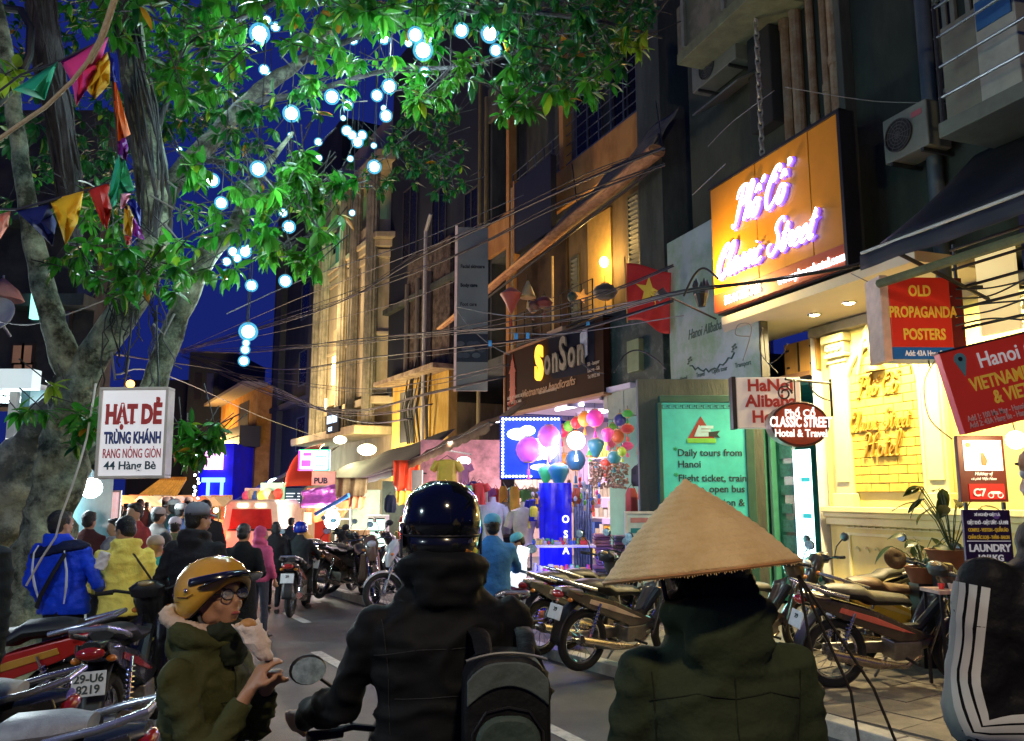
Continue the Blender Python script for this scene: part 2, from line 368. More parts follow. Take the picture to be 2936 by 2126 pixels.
# flowing script lettering laid out as brush strokes
def script(body, x, z, hgt, m, par, y, r=.012, slant=.35, name='script_lettering', wx=1., flat=1.):
    """a joined hand: each letter is a list of strokes in a unit box (x to .6, x-height .45, cap 1)"""
    GL = {'P': (.62, [[(.22, .0), (.26, .5), (.33, .95)], [(.02, .72), (.1, .95), (.35, 1.02), (.6, .9), (.55, .6), (.35, .5), (.25, .55)], [(.22, .0), (.1, -.05), (.04, .05)]]),
          'C': (.62, [[(.55, .82), (.5, 1.0), (.3, .98), (.1, .65), (.05, .3), (.2, 0), (.4, .02), (.58, .22)], [(.3, .98), (.18, .8), (.3, .68), (.42, .8)]]),
          'S': (.62, [[(.6, .85), (.5, 1.02), (.3, .95), (.25, .75), (.42, .5), (.45, .2), (.25, 0), (.05, .1), (.0, .3), (.12, .35)]]),
          'H': (.78, [[(.0, .75), (.08, .95), (.3, .9), (.22, .4), (.12, .02), (.0, .05)], [(.78, 1.0), (.62, .85), (.52, .3), (.55, .02), (.7, .08)], [(.05, .42), (.35, .5), (.72, .56)]]),
          'h': (.42, [[(.02, .02), (.22, .8), (.2, 1.0), (.1, .9), (.08, .0)], [(.08, .2), (.22, .42), (.3, .35), (.28, .05), (.42, .08)]]),
          'o': (.38, [[(.28, .4), (.14, .45), (.04, .25), (.1, .02), (.25, .03), (.34, .25), (.26, .42), (.42, .36)]]),
          'l': (.26, [[(.0, .05), (.2, .75), (.16, 1.0), (.06, .85), (.06, .15), (.14, 0), (.26, .08)]]),
          'a': (.42, [[(.3, .38), (.16, .45), (.03, .25), (.08, .02), (.2, .05), (.31, .42), (.3, .1), (.36, .01), (.44, .08)]]),
          's': (.32, [[(.0, .05), (.18, .46), (.26, .25), (.2, .02), (.06, .04)], [(.2, .02), (.34, .08)]]),
          'i': (.22, [[(.0, .08), (.12, .44), (.1, .1), (.16, 0), (.24, .08)], [(.16, .62), (.17, .66)]]),
          'c': (.32, [[(.26, .38), (.14, .45), (.03, .22), (.1, .01), (.24, .03), (.34, .1)]]),
          't': (.28, [[(.0, .08), (.18, .8), (.1, .15), (.16, 0), (.28, .08)], [(.02, .52), (.3, .56)]]),
          'r': (.3, [[(.0, .08), (.1, .46), (.13, .36), (.24, .44), (.2, .1), (.3, .04)]]),
          'e': (.32, [[(.0, .1), (.22, .28), (.2, .45), (.07, .36), (.05, .1), (.16, 0), (.34, .1)]]), ' ': (.3, [])}
    acc = {'^': [[(.05, .62), (.18, .78), (.3, .62)], [(.3, .82), (.42, .98)]], '~': [[(.05, .62), (.18, .78), (.3, .62)], [(.3, .86), (.38, .98), (.3, 1.0), (.32, .92)]]}
    wt = sum(GL.get(c, (0, 0))[0] for c in body) * hgt * wx; X = x - wt / 2; g = MB(); px0 = X
    for c in body:
        if c in acc: st = acc[c]; ox = px0; adv = 0
        else: adv, st = GL[c]; ox = X; px0 = X
        for s_ in st:
            # smooth the stroke (Catmull-Rom)
            pp = [s_[0]] + s_ + [s_[-1]]; fine = []
            for i in range(1, len(pp) - 2):
                for k in range(5):
                    t = k / 5; a, b, c2, d = pp[i - 1], pp[i], pp[i + 1], pp[i + 2]
                    fine.append(tuple(.5 * (2 * b[q] + (c2[q] - a[q]) * t + (2 * a[q] - 5 * b[q] + 4 * c2[q] - d[q]) * t * t + (3 * b[q] - a[q] - 3 * c2[q] + d[q]) * t ** 3) for q in (0, 1)))
            fine.append(s_[-1]); n_ = len(fine)
            pts = [(ox + (a * wx + b * slant) * hgt, y, z + b * hgt) for a, b in fine]
            rr = [r * (.55 + .75 * sin(pi * min(.93, max(.07, i / max(1, n_ - 1))))) for i in range(n_)]
            g.loft([(p, q, q * flat) for p, q in zip(pts, rr)], True, n=6)
        X += adv * hgt * wx
    return obj(name, g, m, par, smooth=True)
tz = lambda py: hz(2545, py)[1]
script('Pho^ Co~', cx_ - .06, tz(1128), .27, goldl, ht, -.06, .015, .25)
script('Classic Street', cx_ - .06, tz(1230), .27, goldl, ht, -.06, .013, .2, wx=.82)
script('Hotel', cx_ - .05, tz(1308), .33, goldl, ht, -.06, .015, .25)
# small lamp hood above the script, keystone
g = MB().loft([((cx_ - .02, -.1, tz(1062)), .16, .08), ((cx_ - .02, -.1, tz(1062) + .02), .16, .08), ((cx_ - .02, -.06, tz(1035)), .05, .04)], True, (1, 0, 0), 12)
obj('lamp_hood', g, mat('bronze_hood', (.25, .15, .04), .5), ht, smooth=True)
g = MB()
for i in range(7):
    q = -1.2 + .4 * i; g.ball((cx_ + .14 * sin(q), -.1, nz1 + .14 + .13 * cos(q)), (.045, .04, .07), 8, 6)
g.ball((cx_, -.12, nz1 + .1), (.09, .07, .12)); g.prism([(cx_ - .1, nz1 - .08), (cx_ + .1, nz1 - .08), (cx_ + .14, nz1 + .3), (cx_ - .14, nz1 + .3)], -.1, 0)
for s_ in (-1, 1):
    g.tube([(cx_ + s_ * (.12 + .05 * k), -.07, nz1 + .12 - .035 * k * k * .5 + .05 * sin(k)) for k in range(6)], [.04, .038, .034, .03, .022, .01], 8)
obj('keystone', g, cream, ht, smooth=True)
# cornice, dado panel with key pattern
for z0_, z1_, e in ((z_corn - .02, z_corn + .06, .17), (z_corn - .09, z_corn - .02, .12), (z_corn - .2, z_corn - .09, .07)):
    obj('cornice', MB().box(.0, x_r, -e, 0, z0_, z1_), cream, ht, bevel=.01)
kz = hz(2440, 1515)[1]; kx = hz(2432, 1500)[0]; kw = .13; g = MB(); nk = 14
for i in range(nk):
    x = kx + i * kw; t = .016
    for (a, b, c, d) in ((0, kw, 0, t), (0, t, 0, .09), (0, kw * .72, .09 - t, .09), (kw * .72 - t, kw * .72, .035, .09), (kw * .3, kw * .72, .035, .035 + t)): g.box(x + a, x + b, -.03, 0, kz + c, kz + d)
obj('key_pattern', g, cream, ht)
px1_ = xr0 + .2; g = MB()
for (a, b, c, d) in ((kx, px1_, kz - .1, kz - .06), (kx, kx + .04, .25, kz - .1), (kx, px1_, .25, .29), (px1_ - .04, px1_, .25, kz - .1)): g.box(a, b, -.03, 0, c, d)
for i in range(8):
    a = kx + .14 + i * (px1_ - kx - .28) / 8; g.tube([(a + .02 * k, -.02, kz - .28 + .03 * sin(k * 1.3)) for k in range(5)], .014, 6)
obj('panel_moulding', g, cream, ht, bevel=.006)
obj('plinth', MB().box(0, x_r, -.06, 0, 0, .22), mat('plinth_stone', (.3, .24, .14), .6, ns=7), ht, bevel=.01)
# doorway to the left: green interior
xd0 = hz(2165, 1400)[0]; green = mat('green_door_frame', (.05, .22, .14), .45, ns=8)
gi = mat('green_interior', (.04, .26, .20), .5, ns=3, var=.4, bump=.1)
z_d = hz(2260, 1112)[1]
g = MB(); g.box(xd0 - .3, xj, 2.2, 2.3, 0, z_d); g.box(xd0 - .3, xj, .0, 2.3, -.05, .0); g.box(xd0 - .36, xd0 - .3, 0, 2.3, 0, z_d); g.box(xd0 - .3, xj + .02, .0, 2.3, z_d, z_d + .05)
obj('doorway_interior', g, gi, ht)
for a in (2166, 2186, 2207, 2226):
    x = hz(a, 1400)[0]; obj('door_frame', MB().box(x - .035, x + .035, -.1, .0, 0, z_d), green if a != 2186 else mat('pale_frame', (.25, .5, .4), .5), ht, bevel=.008)
xg0 = hz(2229, 1400)[0]; xg1 = hz(2282, 1400)[0]
obj('door_pane', MB().box(xg0, xg1, .02, .03, .05, z_d), mat('green_door_glass', (.02, .13, .10), .15, ns=2, var=.6), ht)
fr = mat('faded_poster', (.03, .16, .14), .6, ns=16, var=.5)
for i in range(9):
    z = .25 + i * .29; obj('poster', MB().box(xg0 + .08, xg0 + .30 + rnd.uniform(0, .12), .008, .018, z, z + rnd.uniform(.15, .24)), fr, ht)
xw1 = hz(2334, 1400)[0]; zl0, zl1 = hz(2300, 1718)[1], hz(2300, 1290)[1]
zl0 = max(.02, zl0)
obj('lit_window', MB().box(hz(2285, 1400)[0], xw1, -.05, -.03, zl0, zl1), emat('lit_door_panel', (.62, .95, 1), 3.2), ht)
tq = mat('turquoise_print', (.0, .35, .45), .5, var=0, em=.6)
for (a, b) in ((.12, .2), (.7, .76), (1.35, 1.42), (1.9, 1.97)): obj('window_print', MB().box(xw1 - .22, xw1 - .02, -.055, -.052, a, b), tq, ht)
for i in range(5): obj('window_print', MB().box(xw1 - .2, xw1 - .2 + .03 * i + .02, -.055, -.052, .8 + i * .06, .82 + i * .06), tq, ht)
# dark recess above the doorway with a wooden box
zr0, zr1 = hz(2260, 1095)[1], hz(2260, 925)[1]
g = MB().box(xd0 - .4, xj, 1.0, 1.05, z_d + .05, z_sof); g.box(xd0 - .4, xj, 0, 1.0, z_d + .05, z_d + .12)
g.box(xd0 - 5, x_r, 2.5, 2.6, 0, z_sof + .1); g.box(xd0 - .46, xd0 - .4, 0, 2.5, z_d, z_sof); obj('transom_recess', g, black, ht)
wb = [hz(2258, 1065), hz(2352, 1065), hz(2258, 1005)]
g = MB().box(wb[0][0], wb[1][0], -.05, .35, wb[0][1] - .08, wb[0][1] + .42); bo = obj('wooden_box', g, wood, ht, bevel=.01)
g = MB()
for i in (0, 1):
    for j in (0, 1): g.box(wb[0][0] + .06 + i * .55, wb[0][0] + .12 + i * .55, -.062, -.05, wb[0][1] + .02 + j * .27, wb[0][1] + .05 + j * .27)
g.box(wb[0][0] + .33, wb[0][0] + .36, -.062, -.05, wb[0][1] - .06, wb[0][1] + .4); obj('clasp', g, black, bo)
# shelf under
obj('ledge', MB().box(xd0 + .3, xj, -.15, .3, wb[0][1] - .16, wb[0][1] - .09), mat('brown_ledge', (.2, .1, .04), .6), ht)
# canopy
sofm = mat('soffit_board', (.78, .66, .46), .55, ns=2, var=.06)
xs0 = hz(2066, 905, DS)[0]; xs1 = hz(2449, 770, DS)[0]; zs = hz(2066, 905, DS)[1]
g = MB(); xb0 = hz(2140, 925)[0] - .5
g.prism([(xs0 + .02, -DS), (xs1 + .9, -DS), (xs1 + .9, 0), (xb0, 0)], z_sof, z_sof + .12, 'xy'); obj('canopy_soffit', g, sofm, ht)
for a, b in ((2335, 902), (2435, 868)):
    # recessed downlights
    r_ = ray(a, b); t = (z_sof + .1 - H) / r_.z; wp = V((r_.x * t, t, 0)) - A.O; lx, ly = wp.dot(A.ex), wp.dot(A.ey)
    rg = MB().torus((lx, ly, z_sof - .004), .085, .014); f_ = obj('downlight', rg, chrome, ht, smooth=True)
    obj('bulb', MB().ball((lx, ly, z_sof + .0), (.07, .07, .03)), emat('downlight_glow', (1, .72, .34), 60), f_)
    l = lamp('soffit_beam', 'SPOT', (lx, ly, z_sof - .06), 560, (1, .80, .40), .07, ht, (0, 0, 0), R(165), blend=.8)
# unseen fill lamp added under the soffit to brighten the yellow wall
lamp('soffit_beam', 'SPOT', (hz(2700, 1200)[0] + .9, -.8, z_sof - .06), 680, (1, .80, .40), .08, ht, (0, 0, 0), R(165), blend=.8)
# ---- upper storeys of the hotel
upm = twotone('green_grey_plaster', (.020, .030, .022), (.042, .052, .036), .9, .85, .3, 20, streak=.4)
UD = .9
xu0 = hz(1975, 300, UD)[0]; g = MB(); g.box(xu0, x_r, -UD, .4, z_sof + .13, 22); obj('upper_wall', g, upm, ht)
# column of service pipes, px 2250-2440
for i, a in enumerate((2268, 2300, 2338, 2380, 2412)):
    x = hz(a, 200, UD)[0]; r_ = (.075, .085, .055, .06, .085)[i]
    g = MB().tube([(x, -UD - r_, z_sof + .3), (x, -UD - r_, 21)], r_, 10)
    for k in range(6): g.tube([(x, -UD - r_, z_sof + 2 + k * 2.3 + i * .3), (x, -UD - r_, z_sof + 2.12 + k * 2.3 + i * .3)], r_ * 1.2, 10)
    obj('service_pipe', g, twotone('rusty_pipe', (.20, .12, .06), (.28, .22, .14), 3, .7, .3, 20), ht, smooth=True)
x0_, x1_ = hz(2430, 200, UD)[0], hz(2448, 200, UD)[0]
obj('wall_rib', MB().box(x0_, x1_, -UD - .18, -UD, z_sof + .2, 21), concd, ht, bevel=.01)
obj('wall_rib', MB().box(hz(2182, 200, UD)[0], hz(2250, 200, UD)[0], -UD - .25, -UD, z_sof + 2.9, 21), mat('dark_rib', (.018, .02, .02), .9, ns=9), ht, bevel=.02)
x0_, x1_ = hz(2664, 300, UD)[0], hz(2690, 300, UD)[0]
obj('drainpipe', MB().tube([(x0_ + .1, -UD - .1, 3.6), (x0_ + .1, -UD - .1, 21)], .085, 12), mat('blue_grey_pipe', (.07, .09, .10), .4, ns=4), ht, smooth=True)
# windows of the upper floors
fm = mat('window_frame_grey', (.17, .18, .14), .6, ns=7)
def window(x0, x1, z0, z1, y, par, m=fm, gl=glassdark, bars=1, t=.06, sill=False):
    g = MB(); g.box(x0, x1, y - .05, y, z1 - t, z1); g.box(x0, x1, y - .05, y, z0, z0 + t); g.box(x0, x0 + t, y - .05, y, z0 + t, z1 - t); g.box(x1 - t, x1, y - .05, y, z0 + t, z1 - t)
    for i in range(bars): a = x0 + (x1 - x0) * (i + 1) / (bars + 1); g.box(a - t / 2, a + t / 2, y - .045, y - .004, z0 + t, z1 - t)
    f = obj('window', g, m, par, bevel=.006); obj('pane', MB().box(x0 + t, x1 - t, y - .02, y - .008, z0 + t, z1 - t), gl, f)
    if sill: obj('sill', MB().box(x0 - .08, x1 + .08, y - .16, y, z0 - .07, z0 - .003), m, f, bevel=.01)
    return f
def qx(px, py, d): return hz(px, py, d)
a, b = qx(2690, 140, UD), qx(2748, 60, UD); window(a[0], b[0], qx(2690, 285, UD)[1], a[1] + .6, -UD - .004, ht)
a, b = qx(2778, 40, UD), qx(2838, 10, UD); window(a[0], b[0], qx(2778, 140, UD)[1] - .3, a[1] + .8, -UD - .004, ht)
# right balcony: slab, rails, cream cabinet
BD = UD + .9
a = qx(2690, 370, BD); bx0 = a[0]; bz = qx(2700, 350, BD)[1]
g = MB().box(bx0, bx0 + 5, -BD, -UD - .003, bz - .16, bz); bal = obj('balcony', g, mat('balcony_slab', (.12, .14, .11), .8, ns=5), ht, bevel=.01)
for k in range(4):
    z = bz + .28 + k * .33; obj('rail', MB().tube([(bx0, -BD + .05, z), (bx0 + 5, -BD + .05, z)], .017, 8), steel, bal, smooth=True)
for k in range(4):
    obj('post', MB().tube([(bx0 + .02 + k * 1.6, -BD + .05, bz), (bx0 + .02 + k * 1.6, -BD + .05, bz + 1.3)], .022, 8), darkiron, bal, smooth=True)
a, b = qx(2722, 300, BD - .3), qx(2830, 300, BD - .3)
obj('cabinet', MB().box(a[0], b[0], -BD + .25, -BD + .75, bz + .003, bz + 1.15), mat('dim_cream_box', (.16, .17, .13), .7, ns=4), bal, bevel=.01)
obj('cabinet', MB().box(b[0] + .01, b[0] + .45, -BD + .22, -BD + .75, bz + .003, bz + 1.25), mat('pale_cabinet', (.36, .38, .32), .5, ns=4), bal, bevel=.01)
obj('label_plate', MB().box(b[0] + .04, b[0] + .42, -BD + .2, -BD + .217, bz + .85, bz + 1.15), mat('blue_label', (.03, .12, .3), .5), bal)
# lower right balcony bars in front of the hotel at first floor (px 2740-2936, y 700-950)
a = qx(2745, 960, DS + .1); ab = A.root('balcony_grille', 'blue panel behind thin black railing above the red banner at right', 'railing', a[0], -DS - .1, a[1])
g0 = MB(); zt_ = qx(2745, 640, DS + .1)[1] - a[1] - .1
for k in range(5): obj('bar', MB().tube([(0, 0, .15 + k * zt_ / 5), (4, 0, .15 + k * zt_ / 5)], .016, 6), darkiron, ab)
for k in range(4): obj('post', MB().tube([(.02 + k * .95, .02, 0), (.02 + k * .95, .02, zt_)], .018, 6), steel, ab)
obj('panel', MB().box(.62, 3.0, .2, .26, -.0, zt_ + .2), mat('blue_panel', (.02, .03, .16), .5, ns=3), ab)
obj('window', MB().box(.02, .45, .3, .34, .1, zt_ - .1), emat('pale_lit_window', (1, .78, .35), .55), ab)
# AC unit
def ac_unit(F, px0, py0, px1, py1, d, label, name='air_conditioner'):
    x0, z0 = F.hit(px0, py1, d); x1, _ = F.hit(px1, py0, d); z1 = F.hit(px0, py0, d)[1]
    r_ = F.root(name, label, 'air conditioner', (x0 + x1) / 2, -d, z0); w_ = (x1 - x0) / 2; h_ = z1 - z0
    obj('casing', MB().box(-w_, w_, 0, .34, 0, h_), mat('ac_casing', (.15, .16, .13), .6, ns=5), r_, bevel=.015)
    M_ = Matrix.Rotation(pi / 2, 3, 'X'); cx = -w_ * .25; rr = min(h_ * .42, w_ * .6)
    obj('fan_guard', MB().lathe([(0.001, .0), (rr, .0), (rr, .02), (rr * .96, .03)], (cx, -.001, h_ / 2), 24, M_), mat('ac_fan_dark', (.015, .016, .018), .6), r_)
    g = MB()
    for k in range(5): g.torus((cx, -.03, h_ / 2), rr * (k + 1) / 5, .005, M_, 24, 4)
    for k in range(6): q = k * pi / 6; g.tube([(cx - rr * cos(q), -.03, h_ / 2 - rr * sin(q)), (cx + rr * cos(q), -.03, h_ / 2 + rr * sin(q))], .004, 4)
    obj('grille', g, mat('grille_wire', (.06, .06, .06), .6), r_)
    obj('badge', MB().box(w_ * .35, w_ * .8, -.006, -.001, h_ * .72, h_ * .84), mat('red_badge', (.3, .07, .08), .5), r_)
    for s_ in (-.7, .7): obj('bracket', MB().box(s_ * w_ - .02, s_ * w_ + .02, 0, .5, -.04, 0), darkiron, r_)
    return r_
ac_unit(A, 2538, 345, 2658, 475, UD + .45, 'wall mounted cream air conditioner with dark round fan by drainpipe')
ac_unit(A, 1985, 190, 2110, 270, UD + .4, 'dim air conditioner under the top balcony, above the pavement banner')
# top left balcony
a = qx(1960, 170, BD); b = qx(2172, 20, BD)
g = MB().box(a[0] - .2, b[0], -BD, -UD - .003, a[1], a[1] + .18); bal2 = obj('balcony', g, mat('mossy_slab', (.16, .17, .09), .85, ns=5, var=.3), ht, bevel=.01)
obj('parapet', MB().box(a[0] - .2, b[0], -BD + .02, -BD + .12, a[1] + .183, a[1] + 1.0), twotone('mossy_parapet', (.10, .10, .06), (.19, .17, .12), 2, .9, .3), bal2, bevel=.01)
for k in range(3): obj('post', MB().box(a[0] + k * 1.1, a[0] + .08 + k * 1.1, -BD - .03, -BD + .02, a[1] + .18, a[1] + 1.05), fm, bal2)
# small awning hood px 2070-2180,y 300-350 and dark window
g = MB(); a = qx(2075, 350, UD); b = qx(2175, 300, UD)
g.prism([(-UD, a[1] + .35), (-UD - .6, a[1]), (-UD - .6, a[1] + .03), (-UD, a[1] + .4)], a[0], b[0] + .3, 'yz'); obj('hood', g, mat('tin_hood', (.12, .13, .11), .5), ht)
window(qx(2010, 400, UD)[0], qx(2080, 400, UD)[0], qx(2010, 260, UD)[1], qx(2010, 190, UD)[1] + .1, -UD - .004, ht)
# chain
cx0 = qx(2179, 300, UD + .5)[0]; g = MB(); zz = qx(2180, 478, UD + .5)[1]
ch = A.root('hanging_chain', 'pale twisted chain hanging down behind the orange hotel sign', 'chain', cx0, -UD - .5, zz + .1)
lk = MB().torus((0, 0, 0), .05, .018, Matrix.Rotation(pi / 2, 3, 'X') @ Matrix.Diagonal((.7, 1.3, 1)), 12, 6).mesh('link')
for i in range(62):
    o = obj('link', lk, mat('galvanised', (.32, .30, .26), .5, m=.3), ch, smooth=True, sharp=0); o.location = (0, 0, i * .1); o.rotation_euler = (0, 0, (i % 2) * pi / 2 + .4)

# ---- big orange sign
sg = A.root('hotel_sign', 'large glossy orange hotel sign with glowing white script above the canopy', 'sign', xs0, -DS, zs + .1)
sw = xs1 - xs0; sh = hz(2047, 554, DS)[1] - zs
org = mat('orange_sign_face', (.60, .22, .008), .35, ns=1.6, var=.12, coat=.3)
npn = 5
for i in range(npn):
    a, b = sw * i / npn, sw * (i + 1) / npn
    obj('face_panel', MB().box(a + .003, b - .003, -.10 - (i % 2) * .006, -.02, .30, sh), org, sg, bevel=.004)
obj('lower_band', MB().box(0, sw, -.105, -.02, .02, .297), mat('rust_band', (.42, .07, .02), .4, ns=2), sg, bevel=.004)
g = MB().box(-.03, sw + .03, -.02, .12, 0, sh + .03); g.box(sw, sw + .05, -.13, .1, 0, sh + .03); g.box(-.03, sw + .05, -.13, -.02, sh, sh + .04)
obj('frame', g, black, sg)
neon = emat('white_neon', (.95, .93, 1), 5); nblue = emat('blue_letter_edge', (.12, .05, 1), 2.2)
def ss(px, py): a = hz(px, py, DS + .1); return a[0] - xs0, a[1] - zs
def neon_script(body, c, hgt, wx, r=.03):
    script(body, c[0], c[1], hgt, nblue, sg, -.125, r * 1.5, .4, wx=wx, flat=.5, name='letter_edge')
    script(body, c[0] - .02, c[1] + .015, hgt, neon, sg, -.16, r, .4, wx=wx, flat=.6)
neon_script('Pho^ Co~', (sw * .43, sh * .60), .50, .85, .022)
neon_script('Classic Street', (sw * .44, .50), .44, 1.0, .019)
for (p0, p1, sz, tx) in (((2082, 880), (2185, 840), .17, 'ĐT: 04 3926 3466'), ((2235, 830), (2430, 750), .15, 'www.phocohotel.com')):
    a, b = ss(*p0), ss(*p1); me = text(tx, sg, (a[0], -.125, .09), sz, neon, .03, sx=.9); w_ = me.data.vertices and max(v.co.x for v in me.data.vertices); me.scale.x = (b[0] - a[0]) / w_
# floodlight arm added to brighten the lower left of the sign
fl = A.root('added_floodlight', 'small added floodlight on an arm in front of the orange hotel sign', 'floodlight', xs0 - .05, -DS - 1.0, zs + .35)
obj('arm', MB().tube([(0, .1, 0), (0, .95, -.3)], .015, 8), black, fl); obj('head', MB().cbox((0, .02, .0), (.2, .12, .14), (.6, 0, -.3)), black, fl, bevel=.01)
l = lamp('added_flood_beam', 'SPOT', A.w(xs0 + .15, -DS - .75, zs + .5), 260, (1, .74, .25), .06, None, None, R(130), blend=1); aim(l, A.w(xs0 + .55, -DS, zs + .75))
lamp('neon_spill', 'POINT', A.w(xs0 + sw * .6, -DS - .35, zs + .9), 6, (.6, .5, 1), .3)

# ---- black awning at the right
ad0 = 1.75; p0 = A.hit(2470, 735, 2.6); p1 = A.hit(2936, 545, 2.6)
aw = A.root('black_awning', 'long black fabric awning with a pale front pole at upper right', 'awning', p0[0], -2.6, p0[1])
blkf = mat('black_awning_cloth', (.006, .008, .011), .6, ns=4, bump=.3, bs=8)
L_ = 7.; zt_ = hz(2700, 400, UD)[1] + .1 - p0[1]
def aws(u, v): return (u * L_ + .25 * (1 - v), v * 1.65, .05 + v * 1.25 + .04 * sin(u * 40) * v * (1 - v) * 4 - .05 * sin(v * pi))
obj('canvas', MB().grid(aws, 60, 10), blkf, aw, smooth=True, solid=.012)
obj('front_pole', MB().tube([(0, 0, .03), (L_, 0, .03)], .016, 8), mat('pale_pole', (.55, .54, .5), .4), aw, smooth=True)
obj('valance', MB().grid(lambda u, v: (u * L_, -.02 + .015 * sin(u * 60), 0 - v * .15 + .01 * sin(u * 30)), 60, 3), mat('navy_valance', (.008, .010, .022), .7, ns=4), aw, smooth=True, solid=.008)
obj('roller', MB().tube([(0.1, .1, -.3), (L_, .1, -.3)], .045, 8), mat('mossy_canvas_roll', (.10, .11, .05), .8, ns=6, var=.4), aw, smooth=True)
for k in range(3): obj('arm', MB().tube([(.3 + k * 1.4, .05, .0), (.3 + k * 1.4, 1.6, -.5)], .02, 6), darkiron, aw)
# ======================= SOUVENIR SHOP BUILDING (facade B) =======================
B = Fac((2.70, 16.3), 24)
orp = twotone('orange_plaster', (.46, .20, .045), (.60, .30, .08), 2.0, .85, .3, 30, streak=.4)
brp = twotone('brown_plaster', (.14, .10, .05), (.24, .17, .08), 1.6, .9, .3, 30, streak=.3)
sb = B.root('shop_building', 'orange and dark balcony building over the lantern shop', 'building', 0, 0, 0)
bx = lambda px, py=1000, d=0: B.hit(px, py, d)[0]
bzz = lambda px, py, d=0: B.hit(px, py, d)[1]
xl, xr = bx(1405, 600), bx(1900, 400)
zf1 = bzz(1740, 935); z_sp0, z_sp1 = bzz(1880, 425), bzz(1880, 288)
g = MB(); g.box(xl, xr + .6, .9, 1.2, zf1, 22); g.box(xl, xl + .15, 0, 1.2, zf1, 22); g.box(xr, xr + .8, -.6, 1.2, zf1, 22); obj('wall', g, concd, sb)
obj('spandrel', MB().box(xl + .02, xr, -.1, .02, z_sp0, z_sp1), orp, sb, bevel=.015)
obj('floor_slab', MB().box(xl + .02, xr, .0, 1.0, z_sp0 - .15, z_sp0 - .003), concd, sb)
obj('first_floor_wall', MB().box(xl + .02, xr, .55, .65, zf1, z_sp0 - .16), brp, sb)
obj('balcony_floor', MB().box(xl, xr, -.6, .9, zf1 - .2, zf1 - .003), concd, sb)
z3 = z_sp1 + 3.3
obj('spandrel', MB().box(xl + .02, xr, -.1, .02, z3, z3 + 1.1), twotone('dim_plaster', (.06, .06, .045), (.12, .11, .08), 2, .9), sb, bevel=.015)
for a in (1890, 1622, 1468): 
    x = bx(a, 300); w_ = .22 if a != 1890 else .34
    obj('pillar', MB().box(x - w_ / 2, x + w_ / 2, -.14, .1, z_sp1 - .0 if a != 1468 else zf1, z3), orp, sb, bevel=.01)
obj('drainpipe', MB().tube([(xl - .06, -.1, zf1 - .4), (xl - .06, -.1, 14)], .07, 8), mat('yellowed_pipe', (.30, .24, .08), .5, ns=3), sb, smooth=True)
# upper balcony grille
def grille(x0, x1, z0, z1, y, nh, nv, par, m=darkiron, r=.014):
    gr = obj('balcony_grille', MB().box(x0, x1, y - .02, y + .02, z0, z0 + .04), m, par)
    for i in range(nh): obj('rail', MB().tube([(x0, y, z0 + (z1 - z0) * (i + 1) / nh), (x1, y, z0 + (z1 - z0) * (i + 1) / nh)], r, 5), m, gr)
    for i in range(nv + 1): x = x0 + (x1 - x0) * i / nv; obj('baluster', MB().tube([(x, y, z0), (x, y, z1)], r * 1.6, 5), m, gr)
    return gr
ironb = mat('blue_grey_iron', (.10, .12, .15), .5, m=.3)
grille(bx(1628, 400), bx(1876, 400), z_sp1 + .02, z_sp1 + 2.1, -.05, 8, 7, sb, ironb, .012)
grille(bx(1475, 400), bx(1615, 400), z_sp1 + .02, z_sp1 + 1.0, -.05, 4, 6, sb, ironb, .012)
for (a, b) in ((1650, 1730), (1760, 1850)): window(bx(a, 300, -.9), bx(b, 300, -.9), z_sp1 + .3, z_sp1 + 2.6, .89, sb, m=mat('dim_frame', (.06, .06, .06), .6))
obj('hanging_slats', MB(), ironb, sb) if 0 else None
# first floor shutters and lamp-lit wall patch
shm = mat('shutter_green_grey', (.12, .13, .09), .6, ns=6)
def shutter(x0, x1, z0, z1, y, par, m=shm):
    f = MB(); t = .05; f.box(x0, x1, y - .04, y, z0, z0 + t); f.box(x0, x1, y - .04, y, z1 - t, z1); f.box(x0, x0 + t, y - .04, y, z0 + t, z1 - t); f.box(x1 - t, x1, y - .04, y, z0 + t, z1 - t)
    o = obj('shutter', f, m, par); n_ = int((z1 - z0 - .1) / .11); sm = MB().cbox((0, 0, 0), (x1 - x0 - 2 * t, .012, .09), (.6, 0, 0)).mesh('slat')
    for i in range(n_): s_ = obj('slat', sm, m, o); s_.location = ((x0 + x1) / 2, y - .02, z0 + .1 + i * .11)
D0 = -.54
zt1 = z_sp0 - .3
shutter(bx(1805, 750, D0), bx(1840, 750, D0), zf1 + .9, zt1, .54, sb); shutter(bx(1845, 750, D0), bx(1875, 750, D0), zf1 + .9, zt1, .54, sb)
shutter(bx(1640, 850, D0), bx(1662, 850, D0), zf1 + .1, zf1 + 2.3, .54, sb)
obj('doorway', MB().box(bx(1480, 850, D0), bx(1630, 850, D0), .50, .545, zf1 + .05, zt1 - .1), mat('dim_room', (.09, .055, .02), .8, ns=1.5, var=.6), sb)
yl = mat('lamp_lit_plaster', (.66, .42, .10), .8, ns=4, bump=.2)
obj('lamp_lit_patch', MB().box(bx(1690, 800, D0), bx(1758, 800, D0), .50, .545, zf1 + .0, zt1), yl, sb)  # brighter plaster colour painted where the lamp lights the wall
lp = B.hit(1732, 752, -.3); wl = obj('wall_lamp', MB().ball((lp[0], .3, lp[1]), (.10, .10, .13)), emat('balcony_lamp_glow', (1, .70, .25), 30), sb, smooth=True)
lamp('balcony_glow', 'POINT', (lp[0], .15, lp[1]), 75, (1, .58, .16), .1, sb)
for a in (1585, 1470):
    x, z = B.hit(a, 900, .5); obj('awning_post', MB().tube([(x, -.5, zf1 - .6), (x, -.5, bzz(a, 735 if a == 1585 else 540, .5))], .03 if a == 1585 else .055, 8), mat('cream_post', (.55, .42, .22), .5), sb, smooth=True)
